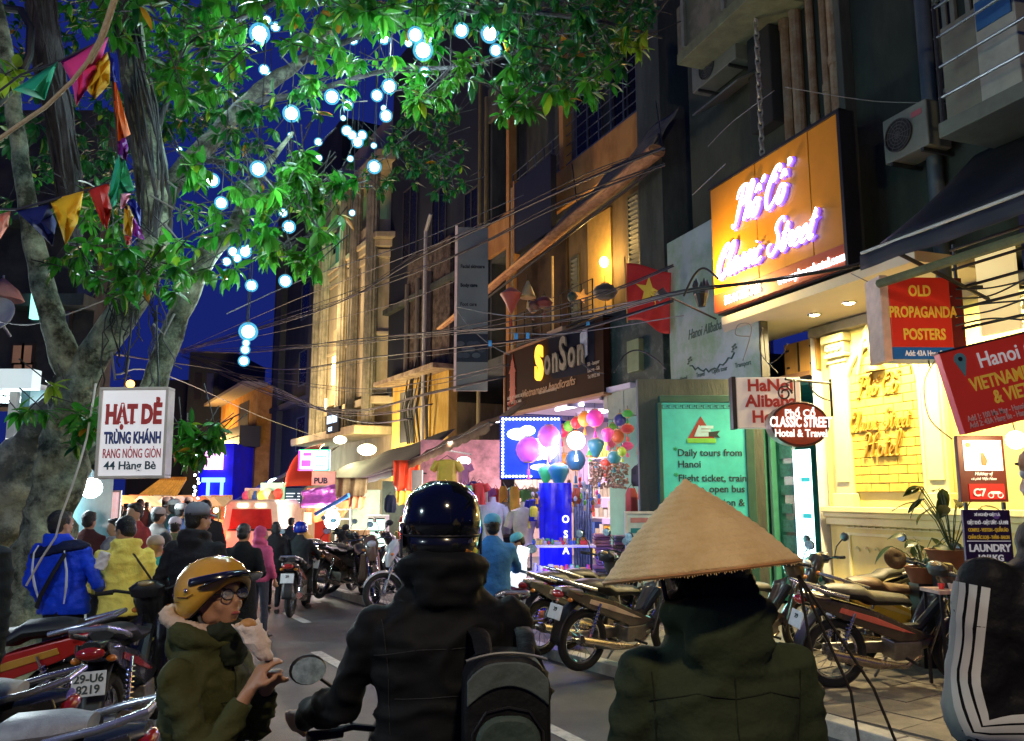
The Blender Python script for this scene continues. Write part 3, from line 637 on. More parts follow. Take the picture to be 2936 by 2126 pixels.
grille(bx(1480, 930, .5), bx(1700, 930, .5), zf1 + .1, zf1 + .95, -.5, 3, 8, sb, darkiron, .01)
# low banner box on the balcony top left
x0, z0 = B.hit(1478, 730, .7); x1, _ = B.hit(1585, 560, .7); z1 = B.hit(1478, 532, .7)[1]
r_ = B.root('dark_banner_box', 'blank navy black sign box with an orange edge beside the tattered awning', 'sign', x0, -.7, z0)
obj('face', MB().box(.05, x1 - x0, -.05, .1, 0, z1 - z0), mat('navy_black', (.012, .016, .03), .6, ns=3), r_); obj('edge', MB().box(-.03, .047, -.06, .1, -.2, z1 - z0 + .1), orp, r_)  # edge strip is orange in its own colour
# folded awning: bar with hanging tattered cloth
a0, a1 = B.hit(1262, 944, 1.3), B.hit(1886, 432, 1.3)
wr = lambda t, y: (a0[0] + (a1[0] - a0[0]) * t - a0[0], y, (a1[1] - a0[1]) * t)
af = B.root('folded_awning', 'rolled orange-brown awning slanting up across the balcony, tattered grey cloth above it', 'awning', a0[0], -1.3, a0[1])
obj('rolled_canvas', MB().loft([(wr(t / 12, .02 * sin(t * 2)), .055 + .12 * t / 12 + .012 * sin(t * 5), .05 + .07 * t / 12) for t in range(13)], n=10), twotone('orange_canvas', (.36, .15, .06), (.58, .28, .12), 6, .8, .6, 14, streak=3), af, smooth=True)
obj('awning_bar', MB().tube([wr(.0, -.08), wr(1, -.12)], .035, 8), mat('orange_bar', (.7, .34, .10), .5), af, smooth=True)
obj('awning_bar', MB().tube([V(wr(.3, -.02)) + V((0, 0, -.22)), V(wr(1, -.04)) + V((0, 0, -.30))], .03, 8), black, af, smooth=True)
def tat(u, v):
    t = .42 + .56 * u; p = V(wr(t, .05 + .6 * v)); return p + V((0, 0, .12 + v * (.55 + .45 * u) + .09 * noise.noise(V((u * 9, v * 3, 2))) + .06 * sin(u * 23)))
obj('tattered_cloth', MB().grid(tat, 34, 12), twotone('grey_tarpaulin', (.06, .065, .05), (.22, .19, .13), 3, .85, .5, 20, lo=.35, hi=.7), af, smooth=True, solid=.01)
obj('bracket', MB().tube([V(wr(1, .1)), V(wr(1, .1)) + V((-.1, 0, .35)), V(wr(.86, .6)) + V((0, 0, .3))], .03, 6), darkiron, af)
# white downpipe and green-grey wall at px 1880
x, z = B.hit(1882, 600, .2); obj('white_pipe', MB().tube([(x, -.2, zf1 + .8), (x, -.2, z_sp0 - .2)], .06, 8), mat('pale_blue_pipe', (.34, .38, .45), .5), sb, smooth=True)
# ---- shop sign
s0 = B.hit(1450, 1195, 1.0); s1 = B.hit(1732, 1125, 1.0); st = B.hit(1726, 913, 1.0); s2 = B.hit(1450, 1025, 1.0)
ssn = B.root('shop_sign', 'long dark brown shop sign with a yellow S and a red pagoda', 'shop sign', s0[0], -1.0, s1[1])
sw2 = s1[0] - s0[0]; sh2 = s2[1] - s0[1]
bro = mat('brown_sign_face', (.036, .015, .008), .75, spec=.1, ns=2, var=.15); navy = mat('navy_sign_face', (.008, .010, .022), .75, spec=.1, ns=2)
g = MB(); g.box(0, sw2, 0, .16, 0, sh2); g.m(1).prism([(sw2 * .50, sh2), (sw2 * .50, sh2 * .8), (sw2 * .45, sh2 * .62), (sw2 * .55, sh2 * .36), (sw2 * .93, sh2 * .30), (sw2 * .93, sh2)], -.006, 0)
obj('face', g, [bro, navy], ssn)
g = MB(); g.box(-.05, sw2 + .05, -.04, .2, -.05, 0); g.box(-.05, 0, -.04, .2, 0, sh2); g.box(-.05, sw2 * .48, -.04, .2, sh2, sh2 + .05)
obj('frame', g, mat('wooden_sign_frame', (.36, .17, .07), .5, ns=5), ssn); obj('top_rail', MB().box(sw2 * .48 + .003, sw2 + .05, -.03, .2, sh2, sh2 + .04), black, ssn)
greyl = mat('unlit_letter', (.26, .22, .15), .5, ns=20, var=.3)
me = text('S', ssn, (sw2 * .39, -.07, sh2 * .42), sh2 * .70, emat('yellow_letter', (1, .52, .04), 1.5), .045, sx=.72, depth=.03, name='letter')
xx = sw2 * .475
for c, sc in (('o', .56), ('n', .56), ('S', .66), ('o', .56), ('n', .56)):
    o = text(c, ssn, (xx, -.05, sh2 * .46), sh2 * sc, greyl, .03, sx=.72, depth=.02, name='letter'); xx += (max(v.co.x for v in o.data.vertices) + .07) * 1.0
script('Classic', sw2 * .33, sh2 * .19, .2, mat('tan_script', (.4, .22, .1), .5), ssn, -.02, .016, .3, wx=1.3) if 0 else text('Vietnamese handicrafts', ssn, (sw2 * .2, -.012, sh2 * .20), .26, mat('tan_script', (.4, .22, .1), .5), .01, shear=.4, sx=1.1)
sml = mat('small_print', (.45, .36, .27), .6)
for i, tx in enumerate(('ADD: 37 HANG BE STR', 'TEL: 04 3926 3466', 'FAX: 04 3926 3466')): text(tx, ssn, (.12, -.012, .33 - i * .125), .11, sml, .01)
for i, tx in enumerate(('Silk - Lacquer', 'Lantern - Gift', 'Tel: 0912 345')): text(tx, ssn, (sw2 * .87, -.012, .60 - i * .13), .11, sml, .01, align='LEFT', sx=.8)
text('silk and embroidery', ssn, (sw2 * .40, -.012, .28), .11, sml, .01)
# pagoda emblem
red = mat('emblem_red', (.42, .07, .03), .5, ns=14)
ex_ = sw2 * .09; g = MB()
for i, (w_, z) in enumerate(((.13, 1.18), (.22, 1.02), (.17, .80), (.21, .58), (.22, .40))): g.prism([(ex_ - w_, z * sh2 / 1.55), (ex_ + w_, z * sh2 / 1.55), (ex_ + w_ * .35, (z + .17) * sh2 / 1.55), (ex_ - w_ * .35, (z + .17) * sh2 / 1.55)], -.014, -.002)
g.prism([(ex_ - .035, 1.3 * sh2 / 1.55), (ex_ + .035, 1.3 * sh2 / 1.55), (ex_, 1.5 * sh2 / 1.55)], -.014, -.002); g.prism([(ex_ - .15, .28), (ex_ + .15, .28), (ex_ + .15, 1.0), (ex_ - .15, 1.0)], -.0135, -.002)
for i in (0, 1): g.torus((ex_, -.01, .22 + i * .0), .12 + i * .05, .016, Matrix.Rotation(pi / 2, 3, 'X') @ Matrix.Diagonal((1.3, .5, 1)), 20, 5)
obj('pagoda_emblem', g, red, ssn)
obj('notice', MB().prism([(sw2 * .815, sh2 * .48), (sw2 * .875, sh2 * .56), (sw2 * .875, sh2 * .98), (sw2 * .815, sh2 * .88)], -.03, -.01), mat('pale_notice', (.5, .52, .58), .5, var=.3, ns=9), ssn)
# top left strip light
obj('strip_light', MB().box(sw2 * .44, sw2 * .60, .1, .2, sh2 + .1, sh2 + .2), mat('cream_strip', (.6, .42, .25), .5), ssn)
lamp('sign_wash', 'SPOT', (sw2 * .35, -1.6, -.6), 9, (1, .66, .42), .1, ssn, (R(125), 0, 0), R(150), blend=1)
# right pillar + utility cabinet
pl0, pl1 = B.hit(1727, 1160, .8), B.hit(1748, 1160, .8); ptop = B.hit(1727, 918, .8)[1]
px0, pxr = B.hit(1736, 1150, .8)[0], B.hit(1906, 1170, .8)[0]
tb = twotone('pale_tile_block', (.26, .33, .28), (.36, .42, .36), 2, .6, .2)
uc = B.root('utility_cabinet', 'dirty dark green metal cabinet on pale tiled ledge right of the dark sign', 'cabinet', px0, -.8, pl1[1])
ww = pxr - px0; zc0 = B.hit(1820, 1108, .8)[1] - pl1[1]; zc1 = B.hit(1740, 918, .8)[1] - pl1[1]
obj('post', MB().box(0, .16, -.05, .3, -.1, zc1 + .05), mat('chipped_white', (.5, .55, .52), .6, ns=8, var=.2), uc, bevel=.01)
obj('cabinet_body', MB().box(.17, ww, .0, .5, zc0, zc1), twotone('dirty_green_metal', (.03, .055, .048), (.16, .19, .17), 4, .6, .3, lo=.5, hi=.75), uc, bevel=.01)
for i in range(3): obj('tile_block', MB().box(.18 + i * ww * .3, .16 + (i + 1) * ww * .3, -.06, .3, zc0 - .55, zc0 - .02), tb, uc, bevel=.012)
obj('meter_box', MB().box(ww * .50, ww * .70, -.12, 0, zc0 + .25, zc0 + .85), mat('meter_green', (.18, .24, .12), .5, ns=6), uc, bevel=.01)
obj('lower_wall', MB().box(.1, ww, .0, .2, -3.4, zc0 - .56), mat('teal_wall_paint', (.16, .42, .36), .6, ns=2, var=.2), uc)
# flag of the balcony
fA, fB, fC = P(1796, 755, 14.4), P(1925, 780, 13.9), P(1800, 915, 14.4)
U_ = fB - fA; Vv = fC - fA + V((.25, 0, -.1))
fl_ = thing('flag', 'red flag with a yellow star hanging by the utility cabinet', 'flag', fA)
def ff(u, v): return U_ * u * (1 - .06 * v) + V(((fC - fA).x * v, 0, (fC - fA).z * v)) + V((0, .09 * sin(u * 7 + v * 2) * (.3 + v), -.06 * u * v + .03 * sin(u * 6)))
g = MB().grid(ff, 22, 18); obj('cloth', g, mat('flag_red', (.55, .02, .012), .7, ns=5, var=.15), fl_, smooth=True, solid=.006)
g = MB(); sp = [(.5 + (.30 if i % 2 == 0 else .125) * sin(i * pi / 5), .44 - (.27 if i % 2 == 0 else .11) * cos(i * pi / 5)) for i in range(10)]
vs = [V(ff(.5, .44)) + V((0, -.02, 0))] + [V(ff(*q)) + V((0, -.02, 0)) for q in sp]
g._add(vs, [(0, i + 1, (i + 1) % 10 + 1) for i in range(10)]); obj('star', g, mat('flag_star', (.85, .55, .05), .6, var=.05), fl_)
obj('staff', MB().tube([(-.03, 0, .12), (.0, .02, -1.1)], .014, 6), wood, fl_)
# lanterns on the balcony
def lantern(px, py, rp, Y, col, label, shape='round', em=0., group=None, name='lantern'):
    c = P(px, py, Y); r = W(rp, Y); t = thing(name, label, 'lantern', c, rnd.random() * 3, group)
    prof = {'round': [(.35, -.95), (.62, -.8), (.9, -.4), (1, 0), (.9, .4), (.62, .8), (.35, .95)], 'drop': [(.22, -1.2), (.42, -.95), (.72, -.35), (1.0, .30), (.86, .68), (.35, .95)],
            'cone': [(.9, -.9), (.8, -.6), (.45, .3), (.12, 1.0)], 'flat': [(.35, -.7), (.8, -.5), (1.1, 0), (.8, .5), (.35, .7)], 'dia': [(.1, -1.3), (.55, -.3), (1, .45), (.4, .9), (.25, 1.0)]}[shape]
    n_ = 16; g = MB(); vs = []
    for (q, z) in prof:
        for i in range(n_): rr = q * r * (1 if i % 2 else .94); vs.append((rr * cos(2 * pi * i / n_), rr * sin(2 * pi * i / n_), z * r))
    m_ = len(prof); g._add(vs, [(j * n_ + i, j * n_ + (i + 1) % n_, (j + 1) * n_ + (i + 1) % n_, (j + 1) * n_ + i) for j in range(m_ - 1) for i in range(n_)])
    key = 'silk_%.2f_%.2f_%.2f_%g' % (*col, em)
    obj('silk_shade', g, mat(key, col, .45, ns=12, var=.1, em=em, sheen=.3), t, smooth=True, sharp=50, solid=.003)
    k = MB(); z0, z1 = prof[0][1] * r, prof[-1][1] * r; k.tube([(0, 0, z0 - .01), (0, 0, z0 + .02)], prof[0][0] * r * 1.05, 10); k.tube([(0, 0, z1 - .02), (0, 0, z1 + .015)], prof[-1][0] * r * 1.05, 10)
    obj('wooden_ring', k, wood, t)
    ta = MB(); ta.tube([(0, 0, z0), (0, 0, z0 - r * .5)], .006, 5); ta.loft([((0, 0, z0 - r * .5), .012, .012), ((0, 0, z0 - r * .62), .02, .02), ((0, 0, z0 - r * 1.25), .028, .028)], n=8); obj('tassel', ta, mat(key, col), t)
    obj('cord', MB().tube([(0, 0, z1), (0, 0, z1 + r * .8)], .005, 4), black, t); return t
YL = 14.6
lantern(1466, 858, 34, YL, (.40, .05, .015), 'dark red tapering lantern on the balcony, below the orange awning bar', 'dia')
lantern(1513, 832, 26, YL, (.55, .36, .14), 'cream pleated lantern beside the red tapering one', 'cone')
lantern(1560, 868, 24, YL + .6, (.22, .03, .015), 'dim maroon lantern in the middle of the balcony', 'flat')
lantern(1528, 880, 18, YL + .6, (.20, .09, .05), 'small brown lantern on the balcony', 'round')
lantern(1735, 838, 34, YL - .3, (.045, .04, .015), 'dark round basket in front of the bright balcony lamp', 'flat', name='basket')
lantern(1640, 852, 15, YL, (.04, .06, .02), 'small dark green lantern beside the glowing orange star lantern', 'round')
st_ = thing('star_lantern', 'glowing orange star lantern on the balcony', 'lantern', P(1668, 850, YL)); g = MB(); sr = W(24, YL)
pp = [((1.0 if i % 2 == 0 else .45) * sr * sin(i * pi / 5 + .3), (1.0 if i % 2 == 0 else .45) * sr * cos(i * pi / 5 + .3)) for i in range(10)]
g._add([(0, -.08, 0), (0, .08, 0)] + [(a, 0, b) for a, b in pp], [(0, 2 + i, 2 + (i + 1) % 10) for i in range(10)] + [(1, 2 + (i + 1) % 10, 2 + i) for i in range(10)]); obj('paper', g, mat('orange_paper', (.9, .35, .06), .6, em=.5), st_)
for i, (a, b) in enumerate(((1480, 965), (1513, 963), (1686, 932), (1405, 985))):
    q = thing('cable_clip', ('small blue cable clip nearest the orange post', 'small blue cable clip second along, above the dark sign', 'small blue clip on the top rail at the right end of the dark sign', 'small blue cable clip in front of the massage banner')[i], 'clip', P(a, b, 13.4)); obj('plastic', MB().cbox((0, 0, 0), (.06, .03, .1)), mat('bright_blue_plastic', (.02, .25, .5), .4), q, bevel=.008)

# ---- ground floor of the shop
zc = s0[1] - .05; sx0 = bx(1440, 1300); sx1 = bx(1850, 1300)
room = mat('pinkish_shop_wall', (.45, .34, .55), .6, ns=3, var=.1)
g = MB(); xa = bx(1438, 1300); g.box(xa, sx1 + 1.0, 2.4, 2.5, 0, zf1 - .25); g.box(sx1 + .6, sx1 + .7, -.4, 2.5, 0, zf1 - .25)
obj('shop_interior', g, room, sb); obj('shop_ceiling', MB().box(s0[0] + .35, sx1 + 1.0, -.95, 2.5, zc + .1, zc + .2), mat('violet_white_ceiling', (.72, .66, .85), .5, ns=2, var=.1), sb)
obj('partition', MB().box(bx(1440, 1300) - .08, bx(1440, 1300), .4, 2.4, 0, zc), mat('warm_partition', (.6, .42, .3), .6), sb)
for i, (a, b, pw, c) in enumerate(((1490, .8, 120, (1, .86, .95)), (1640, .6, 140, (1, .88, 1)), (1790, .5, 90, (1, .92, 1)), (1500, -.7, 50, (.6, .45, 1)), (1700, -.6, 90, (.95, .75, 1)))):
    lamp('tube_light', 'AREA', (bx(a, 1200), b, zc - .05), pw, c, 1.2, sb, (0, 0, 0), sizey=.15)
    obj('tube_fitting', MB().box(bx(a, 1200) - .6, bx(a, 1200) + .6, b - .04, b + .04, zc + .02, zc + .08), emat('tube_glow', (1, .9, 1), 7), sb)
for a in (1560, 1730, 1830): obj('ceiling_beam', MB().box(bx(a, 1200), bx(a, 1200) + .07, -.9, 2.4, zc + .0, zc + .097), mat('beam_blue_grey', (.2, .2, .32), .5), sb)
# blue LED sign with bulb border
lY = 13.0; c0, c1 = P(1436, 1372, lY), P(1606, 1197, lY); lw, lh = c1.x - c0.x, c1.z - c0.z
ls = thing('led_sign', 'bright blue light-up sign edged with white bulbs in the lantern shop', 'sign', c0)
obj('face', MB().box(0, lw, 0, .05, 0, lh), mat('led_blue', (.01, .04, .55), .3, ns=4, var=.4, em=1.0), ls); obj('frame', MB().box(-.02, lw + .02, .055, .12, -.02, lh + .02), mat('led_frame', (.02, .05, .3), .4), ls)
bm = MB().ball((0, 0, 0), .018, 8, 6).mesh('bulb'); be = emat('led_white', (.75, .85, 1), 9)
pts = [(lw * (i + .5) / 17, lh - .03) for i in range(17)] + [(.03, lh * (i + .5) / 18) for i in range(18)] + [(lw * (i + .5) / 17, .03) for i in range(9)]
for a, b in pts: o = obj('bulb', bm, be, ls); o.location = (a, -.012, b)
for (a, b, c, d) in ((.30, .72, .20, .07), (.45, .78, .13, .06), (.62, .60, .16, .05), (.68, .18, .19, .05), (.6, .33, .1, .035)):
    obj('neon_shape', MB().prism([(lw * a + lw * c * cos(t) * 1.0, lh * b + lh * d * sin(t) * (1.4 if a < .5 else 1)) for t in [pi * k / 7 for k in range(14)]], -.02, -.002), emat('led_core', (.75, .85, 1), 5), ls)
lamp('led_spill', 'POINT', (lw / 2, -.5, lh / 2), 34, (.12, .25, 1), .3, ls)
LN = [(1706, 1200, 23, (.85, .05, .38), 'round', 'large magenta'), (1676, 1202, 19, (.9, .26, .02), 'round', 'orange'), (1652, 1213, 15, (.75, .03, .04), 'round', 'red'), (1630, 1223, 14, (.15, .5, .04), 'round', 'lime'), (1611, 1237, 18, (.65, .03, .10), 'round', 'crimson'),
      (1574, 1252, 30, (.85, .12, .55), 'round', 'pink'), (1515, 1290, 34, (.82, .10, .50), 'round', 'broad pink'), (1708, 1282, 23, (.01, .13, .18), 'drop', 'dark teal'), (1650, 1320, 27, (.01, .09, .20), 'round', 'deep blue'),
      (1617, 1324, 21, (.75, .25, .04), 'round', 'amber'), (1602, 1358, 28, (.01, .14, .22), 'drop', 'large teal tapering'), (1565, 1358, 21, (.05, .45, .12), 'drop', 'green'), (1799, 1187, 14, (.03, .25, .03), 'flat', 'dark green'),
      (1778, 1206, 17, (.02, .025, .12), 'round', 'navy'), (1756, 1227, 12, (.10, .28, .03), 'round', 'olive green'), (1742, 1246, 17, (.7, .06, .32), 'drop', 'rose'), (1799, 1230, 17, (.35, .03, .02), 'flat', 'brick red'),
      (1771, 1252, 18, (.40, .09, .02), 'round', 'rust'), (1754, 1271, 12, (.6, .10, .16), 'round', 'coral'), (1799, 1279, 15, (.65, .08, .22), 'flat', 'flat pink'), (1783, 1296, 12, (.28, .42, .03), 'round', 'yellow-green'),
      (1760, 1312, 17, (.02, .16, .18), 'round', 'small teal'), (1738, 1334, 16, (.45, .05, .02), 'drop', 'long rust red'), (1690, 1300, 10, (.1, .6, .1), 'cone', 'bright green cone')]
for i, (a, b, r_, c, shp, nm) in enumerate(LN): lantern(a, b, r_ * 1.12, 12.7 + (i % 5) * .2, c, nm + ' silk lantern hanging in the shop front', shp, .28, 'silk lanterns in the shop front')
lantern(1570, 1288, 31, 12.9, (1, .80, .9), 'glowing white-pink lantern beside the blue light-up sign', 'round', 4.5, 'silk lanterns in the shop front')
lantern(1652, 1264, 27, 13.0, (1, .85, .95), 'glowing white lantern in the middle of the coloured cluster', 'round', 4.5, 'silk lanterns in the shop front')
lamp('lantern_glow', 'POINT', P(1610, 1275, 12.6), 55, (1, .78, .92), .25)
# blue curtain column with letters
cY = 12.4; c0, c1 = P(1548, 1760, cY), P(1638, 1385, cY)
bc = thing('banner_column', 'glowing royal blue banner with white letters down its edge', 'banner', (c0.x, cY, max(.11, c0.z)))
hh = c1.z - max(.11, c0.z); obj('cloth', MB().grid(lambda u, v: ((c1.x - c0.x) * u, .03 * sin(u * 14), v * hh), 14, 4), mat('royal_blue', (.01, .01, .62), .5, ns=5, var=.4, em=.35), bc, smooth=True, solid=.01)
wl_ = emat('white_letter', (.9, .9, 1), 1.6)
for ch_, py_ in (('O', 1487), ('S', 1530), ('A', 1576), ('E', 1664)): text(ch_, bc, (W(74, cY), -.06, P(0, py_, cY).z - bc.location.z - .06), .15, wl_, .03, align='CENTER', sx=.9)
lamp('blue_spill', 'POINT', P(1590, 1600, 11.7), 40, (.08, .10, 1), .3)
# second, wider curtain strips to its right
cs = thing('curtain', 'pale blue striped curtain right of the blue banner', 'curtain', (P(1645, 1500, 13.6).x, 13.6, .12))
obj('cloth', MB().grid(lambda u, v: (.30 * u, .03 * sin(u * 44), v * 1.85), 30, 3), mat('pale_blue_stripe', (.25, .33, .55), .7, ns=14, var=.4), cs, smooth=True, solid=.008)
# display shelves with goods
shw = mat('white_shelf', (.8, .7, .75), .4, ns=5)
gc = [(.7, .05, .05), (.8, .35, .03), (.1, .4, .06), (.75, .1, .3), (.5, .4, .3), (.04, .12, .5), (.8, .6, .1), (.65, .6, .55), (.15, .08, .05)]
gm = [mat('goods_%d' % i, c, .5, ns=9) for i, c in enumerate(gc)]
def goods(par, x0, x1, y, z, n, hmax=.09, seed=1):
    q = random.Random(seed)
    for i in range(n):
        x = x0 + (x1 - x0) * (i + .5) / n; m_ = gm[q.randrange(9)]; h = q.uniform(.45, 1) * hmax; r_ = (x1 - x0) / n * .46; k = q.randrange(3); g = MB()
        if k == 0: g.box(x - r_, x + r_, y - r_, y + r_, z, z + h)
        elif k == 1: g.lathe([(r_ * .5, 0), (r_, h * .4), (r_ * .6, h * .8), (r_ * .75, h)], (x, y, z), 10, cap=True)
        else: g.ball((x, y, z + h * .4), (r_, r_, h * .55), 8, 6)
        obj('trinket', g, m_, par, smooth=(k != 0))
for (py_, lab, n_, Y0) in ((1562, 'upper white display shelf crowded with small ornaments', 16, 12.0), (1640, 'lower white display shelf with toys and coloured bowls', 11, 11.8)):
    z_ = P(0, py_, Y0).z; xa_, xb_ = P(1513, py_, Y0).x, P(1706, py_, Y0).x
    t = thing('display_shelf', lab, 'shelf', (xa_, Y0, z_)); obj('board', MB().box(0, xb_ - xa_, -.16, .2, -.035, 0), shw, t, bevel=.012)
    for e in (.05, xb_ - xa_ - .05): obj('leg', MB().tube([(e, .1, -z_ + .11), (e, .1, -.036)], .014, 6), darkiron, t)
    goods(t, .06, xb_ - xa_ - .06, -.04, .001, n_, .09 if n_ > 12 else .13, n_); goods(t, .06, xb_ - xa_ - .06, .1, .001, n_ - 3, .11, n_ + 5)
# low crate and pots under the shelves
t = thing('display_table', 'low dark table of small boxes under the white shelves', 'table', (P(1545, 1740, 11.9).x, 11.9, .11)); obj('top', MB().box(0, .75, -.2, .3, .38, .41), mat('violet_table', (.12, .05, .25), .5), t)
for a in (.03, .72):
    for b in (-.17, .27): obj('leg', MB().box(a - .015, a + .015, b - .015, b + .015, 0, .379), black, t)
goods(t, .05, .7, -.1, .412, 7, .1, 3)
t = thing('plant_pot', 'small terracotta pot on the pavement by the blue banner', 'pot', (P(1560, 1780, 11.4).x, 11.4, .11)); obj('pot', MB().lathe([(.07, 0), (.09, .1), (.1, .11), (.1, .14), (.085, .14), (.08, .05)], n=14), mat('terracotta', (.55, .16, .06), .7, ns=9), t, smooth=True)
# wall shelving at the right with books, bags
zb_ = [(1404, 1450), (1458, 1500)]
t = B.root('wall_shelf', 'open wall shelf of blue boxes and framed pictures inside the lantern shop', 'shelf', bx(1690, 1480, .2), -.2, .12)
wsh = bx(1795, 1480, .2) - bx(1690, 1480, .2)
for i in range(6):
    z = .35 + i * .42; obj('board', MB().box(0, wsh, .0, .3, z, z + .03), shw, t); q = random.Random(i)
    for k in range(8):
        m_ = gm[(5, 5, 7, 4, 8, 6)[i]] if q.random() < .7 else gm[q.randrange(9)]; x = .03 + k * (wsh - .06) / 8; obj('box', MB().box(x, x + (wsh - .06) / 8 * .88, .02, .2, z + .032, z + .032 + q.uniform(.15, .33)), m_, t)
for e in (0, wsh): obj('upright', MB().box(e - .02, e + .02, .0, .31, 0, 2.8), shw, t)
# stacks of folded bags on the pavement
def stackthing(px, py, Y, n, w_, lab, mm, nm='folded_goods'):
    c = P(px, py, Y); t = thing(nm, lab, 'stack of goods', (c.x, Y, .11)); q = random.Random(px)
    obj('base_box', MB().box(-w_ / 2, w_ / 2, -.18, .18, 0, max(.05, c.z - .11 - n * .045)), gm[8], t)
    for i in range(n): z = max(.05, c.z - .11 - n * .045) + i * .045; e = q.uniform(-.03, .03); obj('folded_cloth', MB().box(-w_ / 2 + e, w_ / 2 + e, -.17 + q.uniform(-.03, .03), .17, z + .002, z + .042), mm[q.randrange(len(mm))], t, bevel=.015)
pk = [mat('pink_cloth', (.5, .22, .22), .8), mat('grey_cloth', (.12, .10, .10), .8), mat('mauve_cloth', (.3, .14, .2), .8), gm[4]]
stackthing(1728, 1530, 12.2, 14, .24, 'stack of pink and grey folded scarves left of the notice board', pk)
stackthing(1780, 1535, 12.0, 12, .26, 'stack of brown folded bags beside the hat brim', [gm[8], pk[0], pk[1]])
stackthing(1725, 1655, 11.0, 7, .25, 'low heap of dark folded bags by the scooters', [pk[1], gm[8], pk[2]])
# notice board (left edge hidden behind the conical hat)
c = P(1795, 1640, 10.6); t = thing('notice_board', 'white framed price board behind the conical hat', 'board', (c.x, 10.6, .11)); zz = P(0, 1467, 10.6).z - .11; wd = W(90, 10.6)
obj('face', MB().box(.03, wd - .03, 0, .03, .5, zz - .03), mat('pale_board', (.55, .68, .68), .5, ns=3), t); g = MB(); g.box(0, wd, -.01, .04, zz - .03, zz); g.box(0, .03, -.01, .04, 0, zz - .03); g.box(wd - .03, wd, -.01, .04, 0, zz - .03); obj('frame', g, white, t)
for i in range(4): obj('print', MB().box(.07, wd - .07 - (i % 2) * .08, -.004, -.001, zz - .14 - i * .13, zz - .08 - i * .13), (pk[0], mat('teal_print', (.02, .25, .3), .5))[i % 2], t)
# hanging bags / garments
def garment(px, py, wpx, hpx, Y, col, lab, kind='shirt', nm='hanging_shirt', cat='clothing', grp=None):
    c = P(px, py, Y); w_, h_ = W(wpx, Y), W(hpx, Y); t = thing(nm, lab, cat, c, rnd.uniform(-.4, .4), grp); m_ = mat('cloth_%.2f_%.2f_%.2f' % col, col, .8, ns=7, var=.15)
    if kind == 'shirt':
        g = MB().loft([((0, 0, 0), w_ * .18, .03), ((0, 0, -h_ * .06), w_ * .42, .06), ((0, 0, -h_ * .4), w_ * .36, .07), ((0, 0, -h_), w_ * .40, .08)], ref=(1, 0, 0), n=20)
        for s_ in (-1, 1): g.loft([((s_ * w_ * .34, 0, -h_ * .08), .06, .05), ((s_ * w_ * .55, 0, -h_ * .38), .05, .045)], ref=(1, 0, 0))
    else: g = MB().loft([((0, 0, 0), w_ * .3, .05), ((0, 0, -h_ * .2), w_ * .48, .08), ((0, 0, -h_ * .8), w_ * .5, .09), ((0, 0, -h_), w_ * .4, .06)], ref=(1, 0, 0), n=14)
    for i, v_ in enumerate(g.v): v_ = V(v_); g.v[i] = tuple(v_ + V((0, .02 * sin(v_.x * 60) * min(1, -v_.z * 4), 0)))
    obj('fabric', g, m_, t, smooth=True); obj('hanger', MB().tube([(-w_ * .3, 0, -.02), (0, 0, .06), (w_ * .3, 0, -.02)], .006, 5), black, t); return t
GA = [(1282, 1318, 78, 88, 12.6, (.75, .50, .06), 'mustard yellow shirt hanging left of the shop front', 'shirt'), (1375, 1385, 46, 62, 13, (.55, .04, .03), 'red shirt hanging behind the black helmet', 'shirt'), (1330, 1330, 40, 58, 13.4, (.7, .25, .3), 'salmon shirt on the pink lit rack', 'shirt'),
      (1332, 1392, 34, 48, 13, (.2, .45, .15), 'green checked shirt below the salmon one', 'shirt'), (1357, 1380, 26, 62, 13.5, (.06, .05, .22), 'dark purple dress on the rack', 'shirt'), (1528, 1432, 30, 62, 12.4, (.02, .02, .3), 'navy shirt beside the blue banner', 'shirt'), (1530, 1452, 24, 30, 12.1, (.8, .7, .05), 'small yellow pennant shirt by the blue banner', 'bag'),
      (1810, 1400, 36, 90, 12.8, (.25, .04, .03), 'dark red bag hanging right of the shelves', 'bag'), (1860, 1395, 70, 45, 12.6, (.55, .10, .03), 'orange-red shoulder bag above the notice board', 'bag'), (1838, 1335, 60, 60, 12.9, (.03, .03, .04), 'black backpack hanging at the shop corner', 'bag'), (1850, 1275, 50, 34, 12.7, (.45, .28, .15), 'tan handbag hanging at the shop corner', 'bag'),
      (1120, 1420, 36, 50, 17, (.02, .03, .07), 'navy backpack hanging in the doorway of the clothing stall', 'bag'), (1165, 1480, 30, 55, 17, (.35, .04, .03), 'dark red jacket hanging on the stall post', 'shirt'), (1150, 1520, 26, 60, 17.2, (.3, .28, .08), 'olive dress on the stall', 'shirt'), (1130, 1550, 22, 40, 17.1, (.55, .14, .05), 'small rust shirt low on the stall', 'shirt'),
      (1652, 1400, 26, 45, 13, (.25, .06, .04), 'brown fringed bag hanging below the deep blue lantern', 'bag'), (1628, 1420, 22, 40, 12.9, (.3, .03, .05), 'maroon purse below the lanterns', 'bag'), (1450, 1440, 40, 90, 13.8, (.3, .25, .22), 'patterned grey coat in the lit doorway', 'shirt'), (1475, 1395, 30, 70, 13.6, (.7, .35, .05), 'orange scarf hanging in the lit doorway', 'bag')]
for q in GA: garment(*q[:7], q[7])
